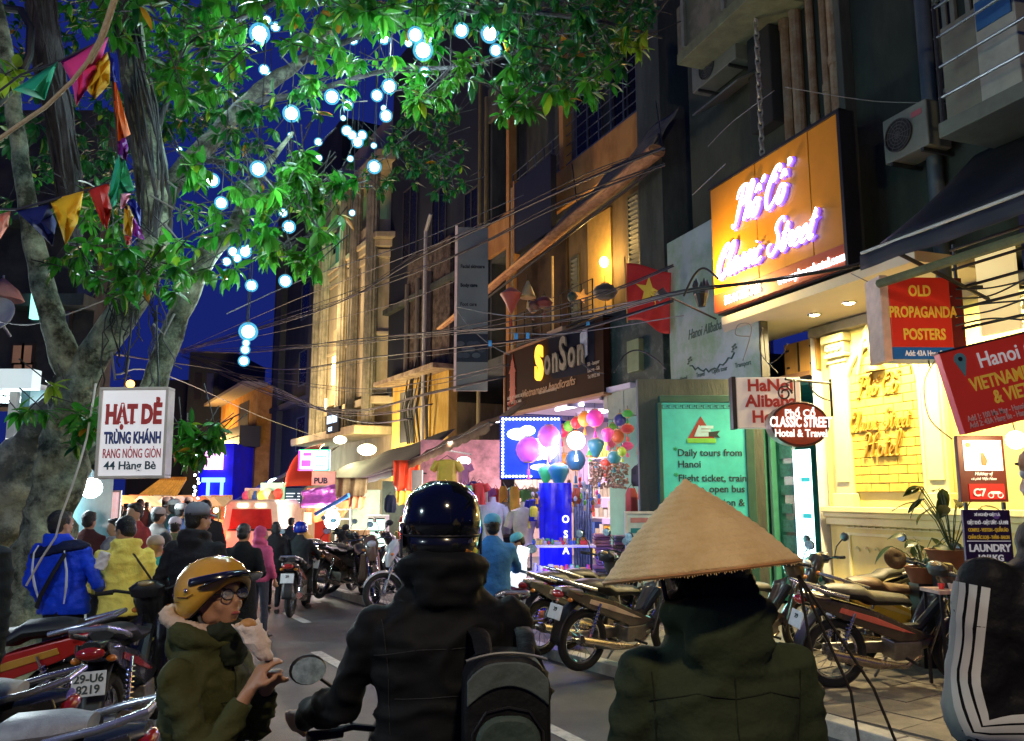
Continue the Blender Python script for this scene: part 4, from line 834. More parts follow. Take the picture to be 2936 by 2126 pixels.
# shell wind chimes cluster right of lanterns (one countless mass)
g = MB(); q = random.Random(3)
for i in range(260):
    c = P(q.uniform(1690, 1800), q.uniform(1325, 1400), q.uniform(12.8, 13.6)); g.ball(c, (q.uniform(.015, .035), q.uniform(.015, .03), q.uniform(.01, .03)), 6, 4)
obj('shells', g, mat('shell_brown', (.32, .22, .15), .5, var=.5, ns=20), kind='stuff', smooth=True)
for i in range(26):
    a_, b_ = (q.uniform(1630, 1720), q.uniform(1375, 1470)) if i % 3 else (q.uniform(1508, 1560), q.uniform(1400, 1500)); c = P(a_, b_, q.uniform(12.2, 13)); t = thing('hanging_ornament', 'small fringed silk ornament hanging ' + ('left of the blue banner' if i % 3 == 0 else 'below the dark teal and deep blue lanterns'), 'ornament', c, q.random() * 3, 'small silk ornaments hung in the shop front'); m_ = gm[q.randrange(9)]
    obj('pouch', MB().ball((0, 0, 0), (.035, .02, .04), 8, 6), m_, t, smooth=True); obj('fringe', MB().loft([((0, 0, -.03), .012, .01), ((0, 0, -.12), .03, .02)], n=8), gm[q.randrange(9)], t); obj('thread', MB().tube([(0, 0, .03), (0, 0, .25)], .003, 4), black, t)
RC_ = [('white', (.7, .68, .7)), ('red', (.6, .04, .04)), ('black', (.02, .02, .025)), ('orange', (.7, .28, .04)), ('teal', (.03, .28, .3)), ('violet', (.25, .08, .4)), ('checked green', (.15, .35, .1)), ('beige', (.5, .38, .25)), ('blue', (.03, .08, .45))]
for k in range(34):
    row = k // 12; a_ = (1212 + (k % 12) * 19 if row < 2 else 1445 + (k % 12) * 9.5) + q.uniform(-4, 4); b_ = (1400, 1478, 1400)[row] + q.uniform(-8, 8) + (50 if row == 2 and k % 2 else 0); nm_, c_ = RC_[(k * 5) % 9]
    garment(a_, b_, q.uniform(24, 34), q.uniform(50, 72), 14.2 + (k % 3) * .35, c_, nm_ + ' garment on the ' + ('upper rack', 'lower rack', 'inner rack')[row] + ' of the clothing stall, ' + ('left end', 'middle', 'right end')[min(2, k % 12 // 4)], ('shirt', 'bag')[k % 5 == 4], 'hanging_garment', 'clothing', 'clothes on the stall racks')
# mannequins
def mannequin(px, py, Y, col, lab):
    c = P(px, py, Y); t = thing('mannequin', lab, 'mannequin', (c.x, Y, .12)); h = c.z - .12; g = MB()
    g.loft([((0, 0, h), .05, .05), ((0, 0, h - .08), .06, .055), ((0, 0, h - .13), .2, .09), ((0, 0, h - .3), .19, .11), ((0, 0, h - .5), .14, .09), ((0, 0, h - .75), .19, .11)], ref=(1, 0, 0), n=16)
    for s_ in (-1, 1): g.loft([((s_ * .17, 0, h - .17), .07, .06), ((s_ * .25, 0, h - .38), .065, .055)], ref=(1, 0, 0))
    obj('torso', g, mat('mann_%.2f' % col[0], col, .7), t, smooth=True); obj('stand', MB().tube([(0, 0, 0), (0, 0, h - .7)], .02), steel, t); obj('foot', MB().lathe([(.18, 0), (.18, .015), (.02, .03)], n=16), steel, t)
mannequin(1502, 1440, 12.6, (.72, .55, .35), 'cream T-shirt on a headless mannequin by the blue banner'); mannequin(1412, 1425, 13.2, (.62, .6, .6), 'white dress on a mannequin behind the black helmet')

# ---- travel agency: tilted banner, poster, hanging sign
K = Fac(tuple((A.w(0, -1.15, 0)).xy), 19.7)
b0, b1 = K.hit(1925, 1137), K.hit(2183, 1073); tz_ = K.hit(1912, 700)[1]
bn = K.root('hotel_banner', 'big pale green banner with dark curly lettering above the travel poster', 'banner', b0[0], 0, b0[1])
bw_, bh_ = b1[0] - b0[0], tz_ - b0[1]
obj('face', MB().box(0, bw_, 0, .1, 0, bh_), twotone('pale_green_banner', (.20, .34, .20), (.36, .44, .42), 1.0, .5, .05), bn); g = MB().box(-.03, bw_ + .03, -.01, .12, -.04, 0); g.box(bw_, bw_ + .04, -.01, .12, 0, bh_); obj('frame', g, black, bn)
dg = mat('dark_green_print', (.05, .10, .07), .6)
kz2 = K.hit(2035, 955)[1] - b0[1]
text('Hanoi Alibaba Hotel', bn, (bw_ * .52, -.004, kz2), .24, dg, .0, shear=.3, align='CENTER', sx=.72)
obj('scroll_ornament', MB().tube([(bw_ * (.25 + .5 * k / 16), -.005, kz2 - .45 - .16 * sin(pi * k / 16) + .03 * sin(k * 2.4)) for k in range(17)], .013, 5), dg, bn)
for s_ in (.25, .75):
    g = MB()
    for k in range(6): g.ball((bw_ * s_ + .05 * cos(k), -.006, kz2 - .36 + .05 * sin(k * 1.7)), (.035, .004, .018), 8, 5)
    obj('scroll_leaf', g, dg, bn)
for i, (a, w_) in enumerate(((.12, .16), (.32, .12), (.5, .22), (.75, .2))): text(('Hotel', 'Travel', 'Open tour', 'Transport')[i], bn, (bw_ * a, -.004, .16 + .06), .11, dg, .0, sx=.9)
text('ALIBABA', bn, (bw_ * .28, -.004, bh_ * .80), .001, dg) if 0 else None
cr_ = P(2010, 845, 10.3); t = thing('bracket_lantern', 'small black crown-shaped bracket hanging before the pale green banner', 'bracket', cr_); g = MB().lathe([(.05, -.16), (.09, -.02), (.1, .0), (.1, .04), (.085, .04)], n=10, cap=True)
for k in range(5): q_ = 2 * pi * k / 5; g.loft([((.085 * cos(q_), .085 * sin(q_), .04), .015, .015), ((.085 * cos(q_), .085 * sin(q_), .13), .03, .012), ((.085 * cos(q_), .085 * sin(q_), .2), .003, .003)], n=6)
obj('crown', g, black, t)
# side wall carrying the poster
pY = 11.3; c0, c1 = P(1912, 1720, pY), P(2132, 1155, pY)
tp = thing('travel_poster', 'teal back-lit travel agency poster with a red triangle emblem', 'poster', (c0.x, pY, .45)); pw, ph = c1.x - c0.x, c1.z - .45
obj('face', MB().box(0, pw, 0, .08, 0, ph), mat('teal_poster', (.05, .42, .36), .4, ns=1.2, var=.4, em=.22), tp); 
g = MB(); g.box(-.03, pw + .12, -.02, .14, ph, ph + .1); g.box(-.06, 0, -.02, .14, -.3, ph); g.box(pw, pw + .12, -.02, .14, -.3, ph); obj('frame', g, mat('dark_green_frame', (.02, .08, .06), .5), tp, bevel=.008)
ink = mat('black_ink', (.01, .02, .02), .6, var=0); g = MB(); u_ = pw / 12
for i in range(12):
    x = i * u_
    for (a, b, c, d) in ((0, .9, 0, .12), (0, .14, 0, .9), (0, .9, .78, .9), (.76, .9, .35, .9), (.38, .76, .35, .48)): g.box(x + a * u_, x + b * u_, -.006, -.001, ph - .085 + c * .06, ph - .085 + d * .06)
obj('key_border', g, mat('dark_teal_ink', (.01, .12, .11), .6), tp)
X = lambda px: P(px, 1300, pY).x - c0.x
Z = lambda py: P(1940, py, pY).z - .45
for i, (px_, py_, tx, m_) in enumerate(((1931, 1302, '*', 1), (1942, 1308, 'Daily tours from', 0), (1942, 1341, 'Hanoi', 0), (1931, 1376, '*', 1), (1942, 1381, 'Flight ticket, train', 0), (1942, 1412, 'tickets, open bus', 0), (1931, 1446, '*', 1), (1942, 1451, 'Visa extension &', 0), (1942, 1482, 'hotel booking', 0))):
    text(tx, tp, (X(px_), -.004, Z(py_)), .135, (ink, mat('green_ink', (.02, .3, .05), .5))[m_], .012, sx=.98)
ex0, ez0 = X(2012), Z(1265); g = MB().prism([(ex0 - .19, ez0 + .03), (ex0 + .19, ez0 + .03), (ex0, ez0 + .34)], -.008, -.002); em = obj('emblem', g, mat('brick_red_ink', (.28, .04, .03), .6), tp)
obj('emblem_base', MB().box(ex0 - .2, ex0 + .2, -.012, -.002, ez0 - .03, ez0 + .035), mat('grass_green_ink', (.15, .5, .06), .6), em, bevel=.01)
g = MB().prism([(ex0 - .10, ez0 + .06), (ex0 + .10, ez0 + .06), (ex0 + .10, ez0 + .12), (ex0 + .0, ez0 + .12), (ex0 + .0, ez0 + .2), (ex0 - .03, ez0 + .22)], -.014, -.009); g.box(ex0 + .0, ex0 + .17, -.014, -.009, ez0 + .17, ez0 + .21); g.box(ex0 + .0, ex0 + .13, -.014, -.009, ez0 + .125, ez0 + .16); obj('pointing_hand', g, mat('pale_blue_ink', (.45, .7, .75), .6), em)
obj('ribbon', MB().prism([(ex0 + .1, ez0 + .07), (ex0 + .26, ez0 + .04), (ex0 + .22, ez0 + .09), (ex0 + .26, ez0 + .14), (ex0 + .1, ez0 + .12)], -.013, -.009), ink, em)
lamp('poster_glow', 'AREA', (pw * .55, -.5, ph * .25), 14, (.35, 1, .85), .8, tp, (R(-90), 0, 0))
obj('side_wall', MB().box(c0.x - .3, c1.x + .3, pY + .16, pY + .3, .1, c1.z + .35), concd, None, kind='structure')
# Hanoi Alibaba hanging sign
c0, c1 = P(2115, 1228, 9.6), P(2290, 1083, 9.6); hs_ = thing('hanging_sign', 'white square hanging sign with dark red ornate letters behind the oval one', 'sign', c0, -.06); w_, h_ = c1.x - c0.x, c1.z - c0.z
obj('box', MB().box(0, w_, 0, .16, 0, h_), mat('cream_acrylic', (.78, .70, .62), .4, ns=3, em=.12, var=.08), hs_, bevel=.008); obj('side', MB().box(-.05, -.003, -.01, .17, -.01, h_ + .01), black, hs_)
dr = mat('dark_red_letter', (.36, .02, .015), .5, var=0)
for i, tx in enumerate(('HaNoi', 'Alibaba', 'Hotel')): text(tx, hs_, (w_ * .53, -.006, h_ * (.73 - i * .31)), h_ * .33, dr, .03, align='CENTER', sx=1.0)
# oval sign
oc = P(2284, 1219, 9.0); ov = thing('oval_sign', 'oval rust red sign with white letters on a scrolled iron bracket', 'sign', oc, .10); a_, b_ = W(84, 9), W(62, 9)
el = lambda sx_, sz_, n_=40: [(sx_ * cos(2 * pi * k / n_), sz_ * sin(2 * pi * k / n_)) for k in range(n_)]
obj('disc', MB().prism(el(a_, b_), -.09, .09), mat('rust_red_oval', (.36, .055, .02), .4, ns=2.5, em=.12, var=.15), ov, bevel=.004)
g = MB().tube([(a_ * 1.0 * cos(2 * pi * k / 40), -.09, b_ * 1.0 * sin(2 * pi * k / 40)) for k in range(41)], .014, 6); obj('rim', g, mat('dark_brown_rim', (.08, .02, .01), .4), ov)
obj('side_shell', MB().lathe([(1, -.10), (1.03, .02), (1, .10)], n=32, M=Matrix.Diagonal((a_, b_, 1)) and Matrix(((a_, 0, 0), (0, 0, 1), (0, b_, 0)))), mat('tan_side', (.35, .22, .12), .5), ov)
wi = emat('lit_white_print', (1, .93, .85), 1.1)
text('Phố Cổ', ov, (0, -.10, b_ * .36), .11, wi, .02, align='CENTER'); text('CLASSIC STREET', ov, (0, -.10, -b_ * .12), .155, wi, .03, align='CENTER', sx=.62, shear=.1); text('Hotel & Travel', ov, (0, -.10, -b_ * .58), .115, wi, .02, align='CENTER', sx=.86)
g = MB(); e = V(P(2366, 1108, 9.6)) - oc; g.tube([(-.1, 0, e.z), (e.x, .3, e.z)], .016, 8); g.tube([(e.x, .3, e.z + .05), (e.x, .3, e.z - .38)], .016, 8)
sc_ = [(-.12 + .09 * cos(t) * (1 - t / 14), 0, e.z - .16 + .09 * sin(t) * (1 - t / 14)) for t in [k * .45 for k in range(22)]]; g.tube([(.1, .1, e.z - .01), (-.0, .02, e.z - .02), (-.1, 0, e.z - .05)] + sc_, .010, 6)
g.tube([(e.x - .35 + .35 * (1 - cos(t)), .3 - .2 * cos(t), e.z - .02 - .30 * sin(t) * .6) for t in [k * .15 for k in range(11)]], .010, 6); g.tube([(0, 0, b_), (0, 0, e.z)], .008, 5)
obj('bracket', g, black, ov, smooth=True)
# ======================= SIGNS AT THE RIGHT =======================
def panel_thing(name, label, cat, px0, py0, px1, py1, Y, th=.1, rz=0., tilt=0., z0=None):
    a, b = P(px0, max(py0, py1), Y), P(px1, min(py0, py1), Y); t = thing(name, label, cat, a, rz); t.rotation_euler = (0, tilt, rz); return t, b.x - a.x, b.z - a.z
redf = mat('red_acrylic', (.62, .035, .015), .4, ns=2, var=.1, em=.10)
yel_l = mat('yellow_print', (.85, .55, .06), .5, var=.05, em=.1); wht_l = mat('white_print', (.85, .85, .85), .5, var=0, em=.15)
t, w_, h_ = panel_thing('shop_sign', 'red OLD PROPAGANDA POSTERS box sign with a blue address strip', 'sign', 2562, 1030, 2722, 795, 8.0, rz=.03)
obj('box', MB().box(0, w_, 0, .3, h_ * .145, h_), redf, t, bevel=.006); obj('address_strip', MB().box(0, w_, 0, .3, 0, h_ * .143), mat('blue_strip', (.01, .13, .42), .4, em=.08), t)
obj('side', MB().box(-.09, -.002, -.0, .32, -.02, h_ + .02), mat('pinkish_side', (.72, .52, .42), .5, ns=6), t, bevel=.01); obj('right_side', MB().box(w_ + .002, w_ + .14, .02, .3, 0, h_), mat('dark_red_side', (.14, .012, .01), .5), t)  # right side is a darker red than the face
for i, (tx, q, sx_) in enumerate((('OLD', .84, .72), ('PROPAGANDA', .58, .66), ('POSTERS', .31, .70))): text(tx, t, (w_ * (.53 if i else .50), -.006, h_ * q - .06), .155, yel_l, .03, align='CENTER', sx=sx_)
text('Add: 43A Hang Be', t, (w_ * .52, -.006, h_ * .04), .075, wht_l, .025, align='CENTER', sx=.72)
obj('hook', MB().tube([(w_ * .66, .1, 0), (w_ * .66, .1, -.06)], .01, 6), black, t); obj('bracket', MB().box(w_, w_ + .9, .1, .14, h_ * .9, h_ * .94), black, t)
# leaning red banner
a, b = P(2768, 1246, 6.3), P(2708, 1012, 6.3)
t = thing('red_banner', 'leaning red lightbox banner reading Hanoi above the menu stand', 'banner', a, rot=(0, -R(13.5), 0)); bh2 = (b - a).length; bw2 = 1.9
obj('face', MB().box(0, bw2, 0, .09, 0, bh2), redf, t, bevel=.005); obj('edge', MB().box(-.012, bw2, -.006, .1, bh2, bh2 + .014), black, t)
text('Hanoi Gallery', t, (.27, -.005, bh2 * .72), .17, wht_l, .012, sx=.82); text('VIETNAME OLD', t, (.155, -.005, bh2 * .47), .145, yel_l, .025, sx=.70); text('& VIETNAMESE', t, (.30, -.005, bh2 * .27), .145, yel_l, .025, sx=.70)
text('Add 1: 100 Ma May - Hanoi - Vietnam', t, (.05, -.005, bh2 * .135), .062, mat('pale_pink_print', (.8, .5, .45), .5, var=0), .02, sx=.66); text('Add 2: 43A Hang Be - Hanoi - Vietnam', t, (.05, -.005, bh2 * .055), .062, mat('pale_pink_print', 0), .02, sx=.66)
g = MB().prism([(.14, bh2 * .66)] + [(.14 + .048 * cos(q), bh2 * .88 + .048 * sin(q)) for q in [R(-30 + 24 * k) for k in range(11)]], -.008, -.001); pin = obj('map_pin', g, mat('teal_pin', (.12, .33, .36), .5, var=0), t)
obj('pin_hole', MB().prism([(.14 + .018 * cos(k * .6), bh2 * .88 + .018 * sin(k * .6)) for k in range(10)], -.012, -.0085), black, pin)
# bright bulb under the banner
c = P(2912, 1262, 6.9); t = thing('hanging_bulb', 'glaring yellow-white bulb beside the menu stand', 'lamp', c); obj('bulb', MB().ball((0, 0, 0), .075), emat('warm_bulb_glow', (1, .78, .38), 60), t, smooth=True); obj('cord', MB().tube([(0, 0, .07), (.0, .1, .5)], .006, 5), black, t)
lamp('bulb_light', 'POINT', c + V((0, -.12, 0)), 30, (1, .74, .36), .08)
# menu stand
t, w_, h_ = panel_thing('menu_stand', 'dark red framed menu board with a white picture card beside the glaring bulb', 'menu board', 2757, 1440, 2876, 1250, 7.2)
mr = mat('maroon_frame', (.10, .018, .012), .5, ns=6); obj('frame', MB().box(0, w_, 0, .05, 0, h_), mr, t, bevel=.006); obj('picture', MB().box(w_ * .12, w_ * .93, -.006, -.001, h_ * .47, h_ * .93), emat('lit_card', (1, .93, .9), .85), t)
obj('figure', MB().loft([((w_ * .52, -.01, h_ * .55), .02, .003), ((w_ * .54, -.01, h_ * .62), .03, .003), ((w_ * .5, -.01, h_ * .74), .012, .003)], ref=(1, 0, 0), n=8), mat('brown_figure', (.35, .16, .06), .6), t)
obj('seal', MB().prism([(w_ * .22 + .022 * cos(k * .6), h_ * .86 + .022 * sin(k * .6)) for k in range(10)], -.012, -.007), mat('amber_seal', (.5, .2, .03), .5), t)
obj('red_panel', MB().box(w_ * .18, w_ * .92, -.006, -.001, h_ * .04, h_ * .27), mat('bright_red_panel', (.55, .02, .015), .5, em=.25), t); text('Hương vị', t, (w_ * .5, -.006, h_ * .40), .04, wht_l, .02, shear=.3, align='CENTER'); text('cà phê Việt Nam', t, (w_ * .5, -.006, h_ * .33), .032, wht_l, .01, shear=.3, align='CENTER')
text('C7', t, (w_ * .38, -.012, h_ * .09), .09, wht_l, .03, align='CENTER'); g = MB(); 
for s_ in (.62, .82): g.torus((w_ * s_, -.01, h_ * .1), .022, .005, Matrix.Rotation(pi / 2, 3, 'X'), 14, 4)
g.box(w_ * .62, w_ * .82, -.012, -.008, h_ * .12, h_ * .16); obj('scooter_print', g, wht_l, t)
for s_ in (.1, .9): obj('leg', MB().box(w_ * s_ - .012, w_ * s_ + .012, .0, .03, -t.location.z + .12, -.002), black, t)
# laundry sign
t, w_, h_ = panel_thing('laundry_sign', 'purple-black laundry price sign beside the potted plants', 'sign', 2772, 1612, 2895, 1462, 6.0)
obj('face', MB().box(0, w_, 0, .03, 0, h_), mat('purple_black', (.03, .012, .06), .4, ns=3, var=.5), t, bevel=.004); obj('seal', MB().prism([(w_ * .7 + .024 * cos(k * .6), h_ * .88 + .024 * sin(k * .6)) for k in range(10)], -.006, -.001), mat('violet_seal', (.25, .12, .5), .5), t)
for i, (tx, q, s_, m_, sx_) in enumerate((('XÍ NGHIỆP GIẶT LÀ', .88, .026, wht_l, .8), ('GIẶT KHÔ - GIẶT ƯỚT - LÀ HƠI', .72, .034, wht_l, .60), ('COMPLE - VESTON - QUẦN ÁO', .58, .034, yel_l, .60), ('CHĂN CÁC LOẠI - THẢM - SALON', .44, .034, yel_l, .56), ('LAUNDRY', .20, .072, wht_l, .9), ('1$/1KG', .02, .062, wht_l, .95))): text(tx, t, (w_ * .5, -.006, h_ * q), s_, m_, .03, align='CENTER', sx=sx_)
obj('divider', MB().box(w_ * .04, w_ * .96, -.004, -.001, h_ * .39, h_ * .405), wht_l, t); obj('post', MB().box(w_ * .42, w_ * .48, .0, .03, -t.location.z + .12, -.002), white, t)
# ======================= FAR RIGHT-HAND HOUSES (facade C) =======================
C0 = B.w(xl, 0, 0); C = Fac((C0.x, C0.y), 29)
def Cx(px, py=1000, d=0): return C.hit(px, py, d)
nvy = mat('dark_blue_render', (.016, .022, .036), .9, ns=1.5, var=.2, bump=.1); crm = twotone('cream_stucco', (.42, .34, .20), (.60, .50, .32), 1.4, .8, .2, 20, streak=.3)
t = C.root('tall_house', 'plain tall dark blue house wall beyond the orange balconies', 'house', 0, 0, 0)
x0 = Cx(1112)[0]; zt = Cx(1250, 250)[1]
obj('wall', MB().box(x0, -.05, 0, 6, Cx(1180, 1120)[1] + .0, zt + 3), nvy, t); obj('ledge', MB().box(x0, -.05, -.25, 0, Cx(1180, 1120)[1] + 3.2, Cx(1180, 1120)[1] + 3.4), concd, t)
for a in (1150, 1235, 1330): window(Cx(a)[0], Cx(a + 42)[0], Cx(a, 760)[1], Cx(a, 560)[1], -.003, t, m=mat('dim_frame', (.06, .06, .06), .6))
obj('drainpipe', MB().tube([(-.4, -.15, 3), (-.4, -.15, zt)], .06, 8), mat('yellowed_pipe', 0), t, smooth=True)
t = C.root('old_house', 'small old yellow house with a dark doorway over the clothing stall', 'house', Cx(1140)[0], -.15, 0); xo = Cx(1140)[0]; xe = Cx(1300)[0] - xo
zb, zt2 = Cx(1180, 1275, .15)[1], Cx(1180, 1095, .15)[1]; yw = twotone('old_yellow_wall', (.48, .28, .05), (.62, .40, .10), 2, .9, .3, 20, streak=.4)
obj('wall', MB().box(0, xe, 0, .3, 0, zt2), yw, t); obj('doorway', MB().box(Cx(1162)[0] - xo, Cx(1205)[0] - xo, -.01, -.003, zb + .1, zt2 - .3), black, t); obj('eave', MB().box(-.2, xe + .3, -.7, .2, zt2, zt2 + .15), twotone('stained_eave', (.2, .13, .08), (.4, .3, .2), 3), t)
g = MB(); q = random.Random(5)
for i in range(14): x = xe * .45 + q.uniform(-.2, 1.6); g.tube([(x, -.2, zb), (x + q.uniform(-.2, .2), -.25 - q.random() * .2, (zb + zt2) / 2), (x + q.uniform(-.3, .3), -.2, zt2 + q.uniform(0, .7))], q.uniform(.012, .04), 5)
obj('cable_tangle', g, darkiron, t); obj('pipe', MB().tube([(xe * .7, -.25, zb), (xe * .7, -.25, zt2 + 5), (xe * .78, -.25, zt2 + 5.5)], .07, 8), mat('pale_pole', 0), t, smooth=True)
obj('upper_wall', MB().box(xe * .25, xe, -.0, .12, zt2 + .2, zt2 + 4.5), twotone('sooty_wall', (.05, .035, .025), (.16, .12, .09), 3, .9, .3), t)
for i in range(3): obj('column', MB().tube([(xe * (.3 + .2 * i), -.08, zt2 + .2), (xe * (.3 + .2 * i), -.08, zt2 + 3.6)], .10, 10), mat('grimy_column', (.14, .12, .10), .8, ns=5), t, smooth=True)
lamp('stall_wall_light', 'POINT', (1.2, -1.3, zb - .1), 60, (1, .68, .28), .15, t)
# cream house with bay and columns
t = C.root('cream_house', 'cream stucco house with fluted columns lit warmly from below', 'house', Cx(932)[0], 0, 0); xo = Cx(932)[0]; wd = x0 - xo
zf = lambda py, px=1030: Cx(px, py)[1]
obj('wall', MB().box(0, wd, .35, 6, 0, zf(400)), crm, t)
bay = [(wd * .06, .35), (wd * .22, -.5), (wd * .95, -.5), (wd, .35)]
obj('bay', MB().prism(bay, zf(1150), zf(700), 'xy'), crm, t)
def grow(k): c = (wd * .55, .0); return [(c[0] + (a - c[0]) * k, c[1] + (b - c[1]) * k - (k - 1) * .5) for a, b in bay]
for i, (k, a, b) in enumerate(((1.10, 775, 757), (1.18, 757, 742), (1.06, 800, 780), (1.12, 1180, 1160), (1.05, 1000, 990))): obj('cornice', MB().prism(grow(k), zf(a), zf(b), 'xy'), crm, t, bevel=.03)
for k, a in enumerate((.10, .24, .55, .72, .96)):
    g = MB(); vs = []
    n_ = 24
    for z in (zf(1260), zf(560)):
        for i in range(n_): rr = .26 * (1 if i % 2 else .86); vs.append((wd * a + rr * cos(2 * pi * i / n_), -.62 + rr * sin(2 * pi * i / n_), z))
    g._add(vs, [(i, (i + 1) % n_, n_ + (i + 1) % n_, n_ + i) for i in range(n_)]); obj('fluted_column', g, twotone('grey_column', (.22, .21, .15), (.38, .34, .24), 2, .8), t)
obj('capital', MB().prism(grow(1.16), zf(560), zf(535), 'xy'), crm, t); 
g = MB().prism([(-.6, zf(640)), (wd * .35, zf(640)), (wd * .35, zf(470)), (.5, zf(500))], -.8, -.5); obj('pediment', g, twotone('olive_stone', (.12, .13, .07), (.26, .25, .16), 2, .9), t, bevel=.05)
obj('niche', MB().box(wd * .36, wd * .5, -.53, -.505, zf(1120), zf(930)), mat('warm_niche', (.8, .65, .35), .6), t); obj('window', MB().box(wd * .35, wd * .62, -.53, -.505, zf(745), zf(650)), mat('greenish_glass', (.05, .2, .14), .2), t)
obj('strip_lamp', MB().box(wd * .38, wd * .5, -.60, -.54, zf(1090), zf(1010)), emat('warm_strip', (1, .82, .45), 7), t); obj('strip_lamp', MB().box(wd * .2, wd * .27, -.58, -.52, zf(1175), zf(1125)), emat('warm_strip', 0, 0), t)
[lamp('uplight', 'POINT', (wd * q_, -2.1, zf(y_)), p_, (1, .74, .40), .3, t) for q_, y_, p_ in ((.5, 1120, 420), (.6, 900, 260), (.2, 1250, 120))]; lamp('green_uplight', 'POINT', (wd * .5, -1.3, zf(690)), 60, (.3, 1, .55), .3, t)
obj('balcony', MB().box(-.3, wd * 1.05, -1.4, .2, zf(1262), zf(1240)), crm, t, bevel=.03); window(wd * .5, wd * .75, zf(1230), zf(1170), -.51, t)
# signs on it
a = Cx(935, 1245, 1.5); t = C.root('blue_letter_sign', 'small dark sign with blue-white letters on the cream house', 'sign', a[0], -1.5, a[1]); obj('face', MB().box(0, 1.6, 0, .1, 0, 1.0), navy, t); text('HA NOI', t, (.1, -.01, .4), .42, emat('ice_letter', (.5, .7, 1), 3), .04, sx=.9)
text('CAFE', t, (.3, -.01, .08), .22, emat('ice_letter', 0, 0), .02)
# dark stepped block px 690-935
t = C.root('dark_apartments', 'dark grey-green apartment block behind the cream house', 'building', Cx(700)[0], .5, 0); xo = Cx(700)[0]; wd = Cx(932)[0] - xo
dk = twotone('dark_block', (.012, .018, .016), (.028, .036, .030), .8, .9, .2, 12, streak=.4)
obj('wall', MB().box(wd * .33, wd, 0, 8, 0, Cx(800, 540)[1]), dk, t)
for i in range(3):
    for j in range(3):
        a = Cx(835 + j * 32)[0] - xo; window(a, a + wd * .09, Cx(850, 1290 - i * 190)[1], Cx(850, 1190 - i * 190)[1], -.004, t, m=mat('dim_green_frame', (.08, .12, .09), .7), bars=0)
for a in (780, 873): obj('pier', MB().box(Cx(a)[0] - xo, Cx(a + 14)[0] - xo, -.35, 0, 0, Cx(a, 560)[1]), mat('pier_grey', (.045, .055, .045), .9), t)
obj('floor_band', MB().box(wd * .33, wd, -.4, -.003, Cx(850, 1155)[1], Cx(850, 1140)[1]), mat('pier_grey', 0), t)
# orange house px 670-775
t = C.root('orange_house', 'small orange house with dark balcony far down the street', 'house', Cx(668)[0], -.6, 0); xo = Cx(668)[0]; wd = Cx(775)[0] - xo; zq = lambda py: Cx(710, py, .6)[1]
og = twotone('deep_orange_wall', (.45, .19, .03), (.62, .30, .06), 1.2, .9); obj('wall', MB().box(0, wd, 0, 6, 0, zq(1120)), og, t); obj('gable', MB().prism([(0, zq(1120)), (wd * .5, zq(1085)), (wd, zq(1120))], 0, 6), mat('grey_gable', (.28, .24, .2), .8), t)
for a, b, c, d in ((.55, .8, 1245, 1150), (.12, .3, 1300, 1270)): obj('window', MB().box(wd * a, wd * b, -.02, -.003, zq(c), zq(d)), black, t)
obj('balcony', MB().box(wd * .45, wd * 1.1, -1.2, 0, zq(1290), zq(1235)), black, t); obj('roof', MB().box(-.2, wd * 1.1, -1.2, .3, zq(1128), zq(1120)), mat('grey_gable', 0), t); lamp('house_light', 'POINT', (wd * .3, -2.5, zq(1260)), 1400, (1, .6, .2), .3, t)
# far dark houses at the bend, px 480-670 and blue lit corner
def farbox(name, label, px0, py0, px1, Y, dep, m, cat='building', zb=0): a, b = P(px0, py0, Y), P(px1, py0, Y); t = thing(name, label, cat, (a.x, Y, zb)); obj('wall', MB().box(0, b.x - a.x, 0, dep, 0, a.z - zb), m, t); return t, b.x - a.x, a.z
ft = mat('far_dark_wall', (.012, .018, .035), .9, ns=.5)
t, w_, h_ = farbox('far_building', 'black silhouette of a narrow building at the end of the street', 545, 1010, 672, 62, 8, ft)
for i in range(6): obj('window', MB().box(w_ * (.15 + .27 * (i % 3)), w_ * (.3 + .27 * (i % 3)), -.05, -.01, 5 + 4.0 * (i // 3), 7 + 4. * (i // 3)), (mat('dim_blue_win', (.02, .03, .12), .5), black)[i % 2], t)
t, w_, h_ = farbox('far_building', 'low black building at the end of the street behind the white chestnut sign', 380, 1090, 545, 66, 8, ft)
t, w_, h_ = farbox('blue_bar', 'deep blue lit bar front with a pink neon sign', 575, 1272, 672, 46, 6, mat('bar_blue', (.01, .01, .5), .5, ns=1, var=.6, em=.25))
obj('neon_sign', MB().box(w_ * .2, w_ * .72, -.3, -.1, 3.2, 4.2), emat('pink_neon', (1, .35, .9), 4), t); obj('neon_line', MB().box(w_ * .15, w_ * .8, -.3, -.1, 2.5, 2.75), emat('blue_neon', (.1, .25, 1), 5), t)
for i in range(4): obj('neon_line', MB().box(w_ * (.1 + .2 * i), w_ * (.16 + .2 * i), -.3, -.1, .8 + (i % 2) * .8, 1.7 + (i % 2)), emat('blue_neon', 0, 0), t)
lamp('bar_glow', 'POINT', P(640, 1360, 42), 500, (.1, .15, 1), 1)
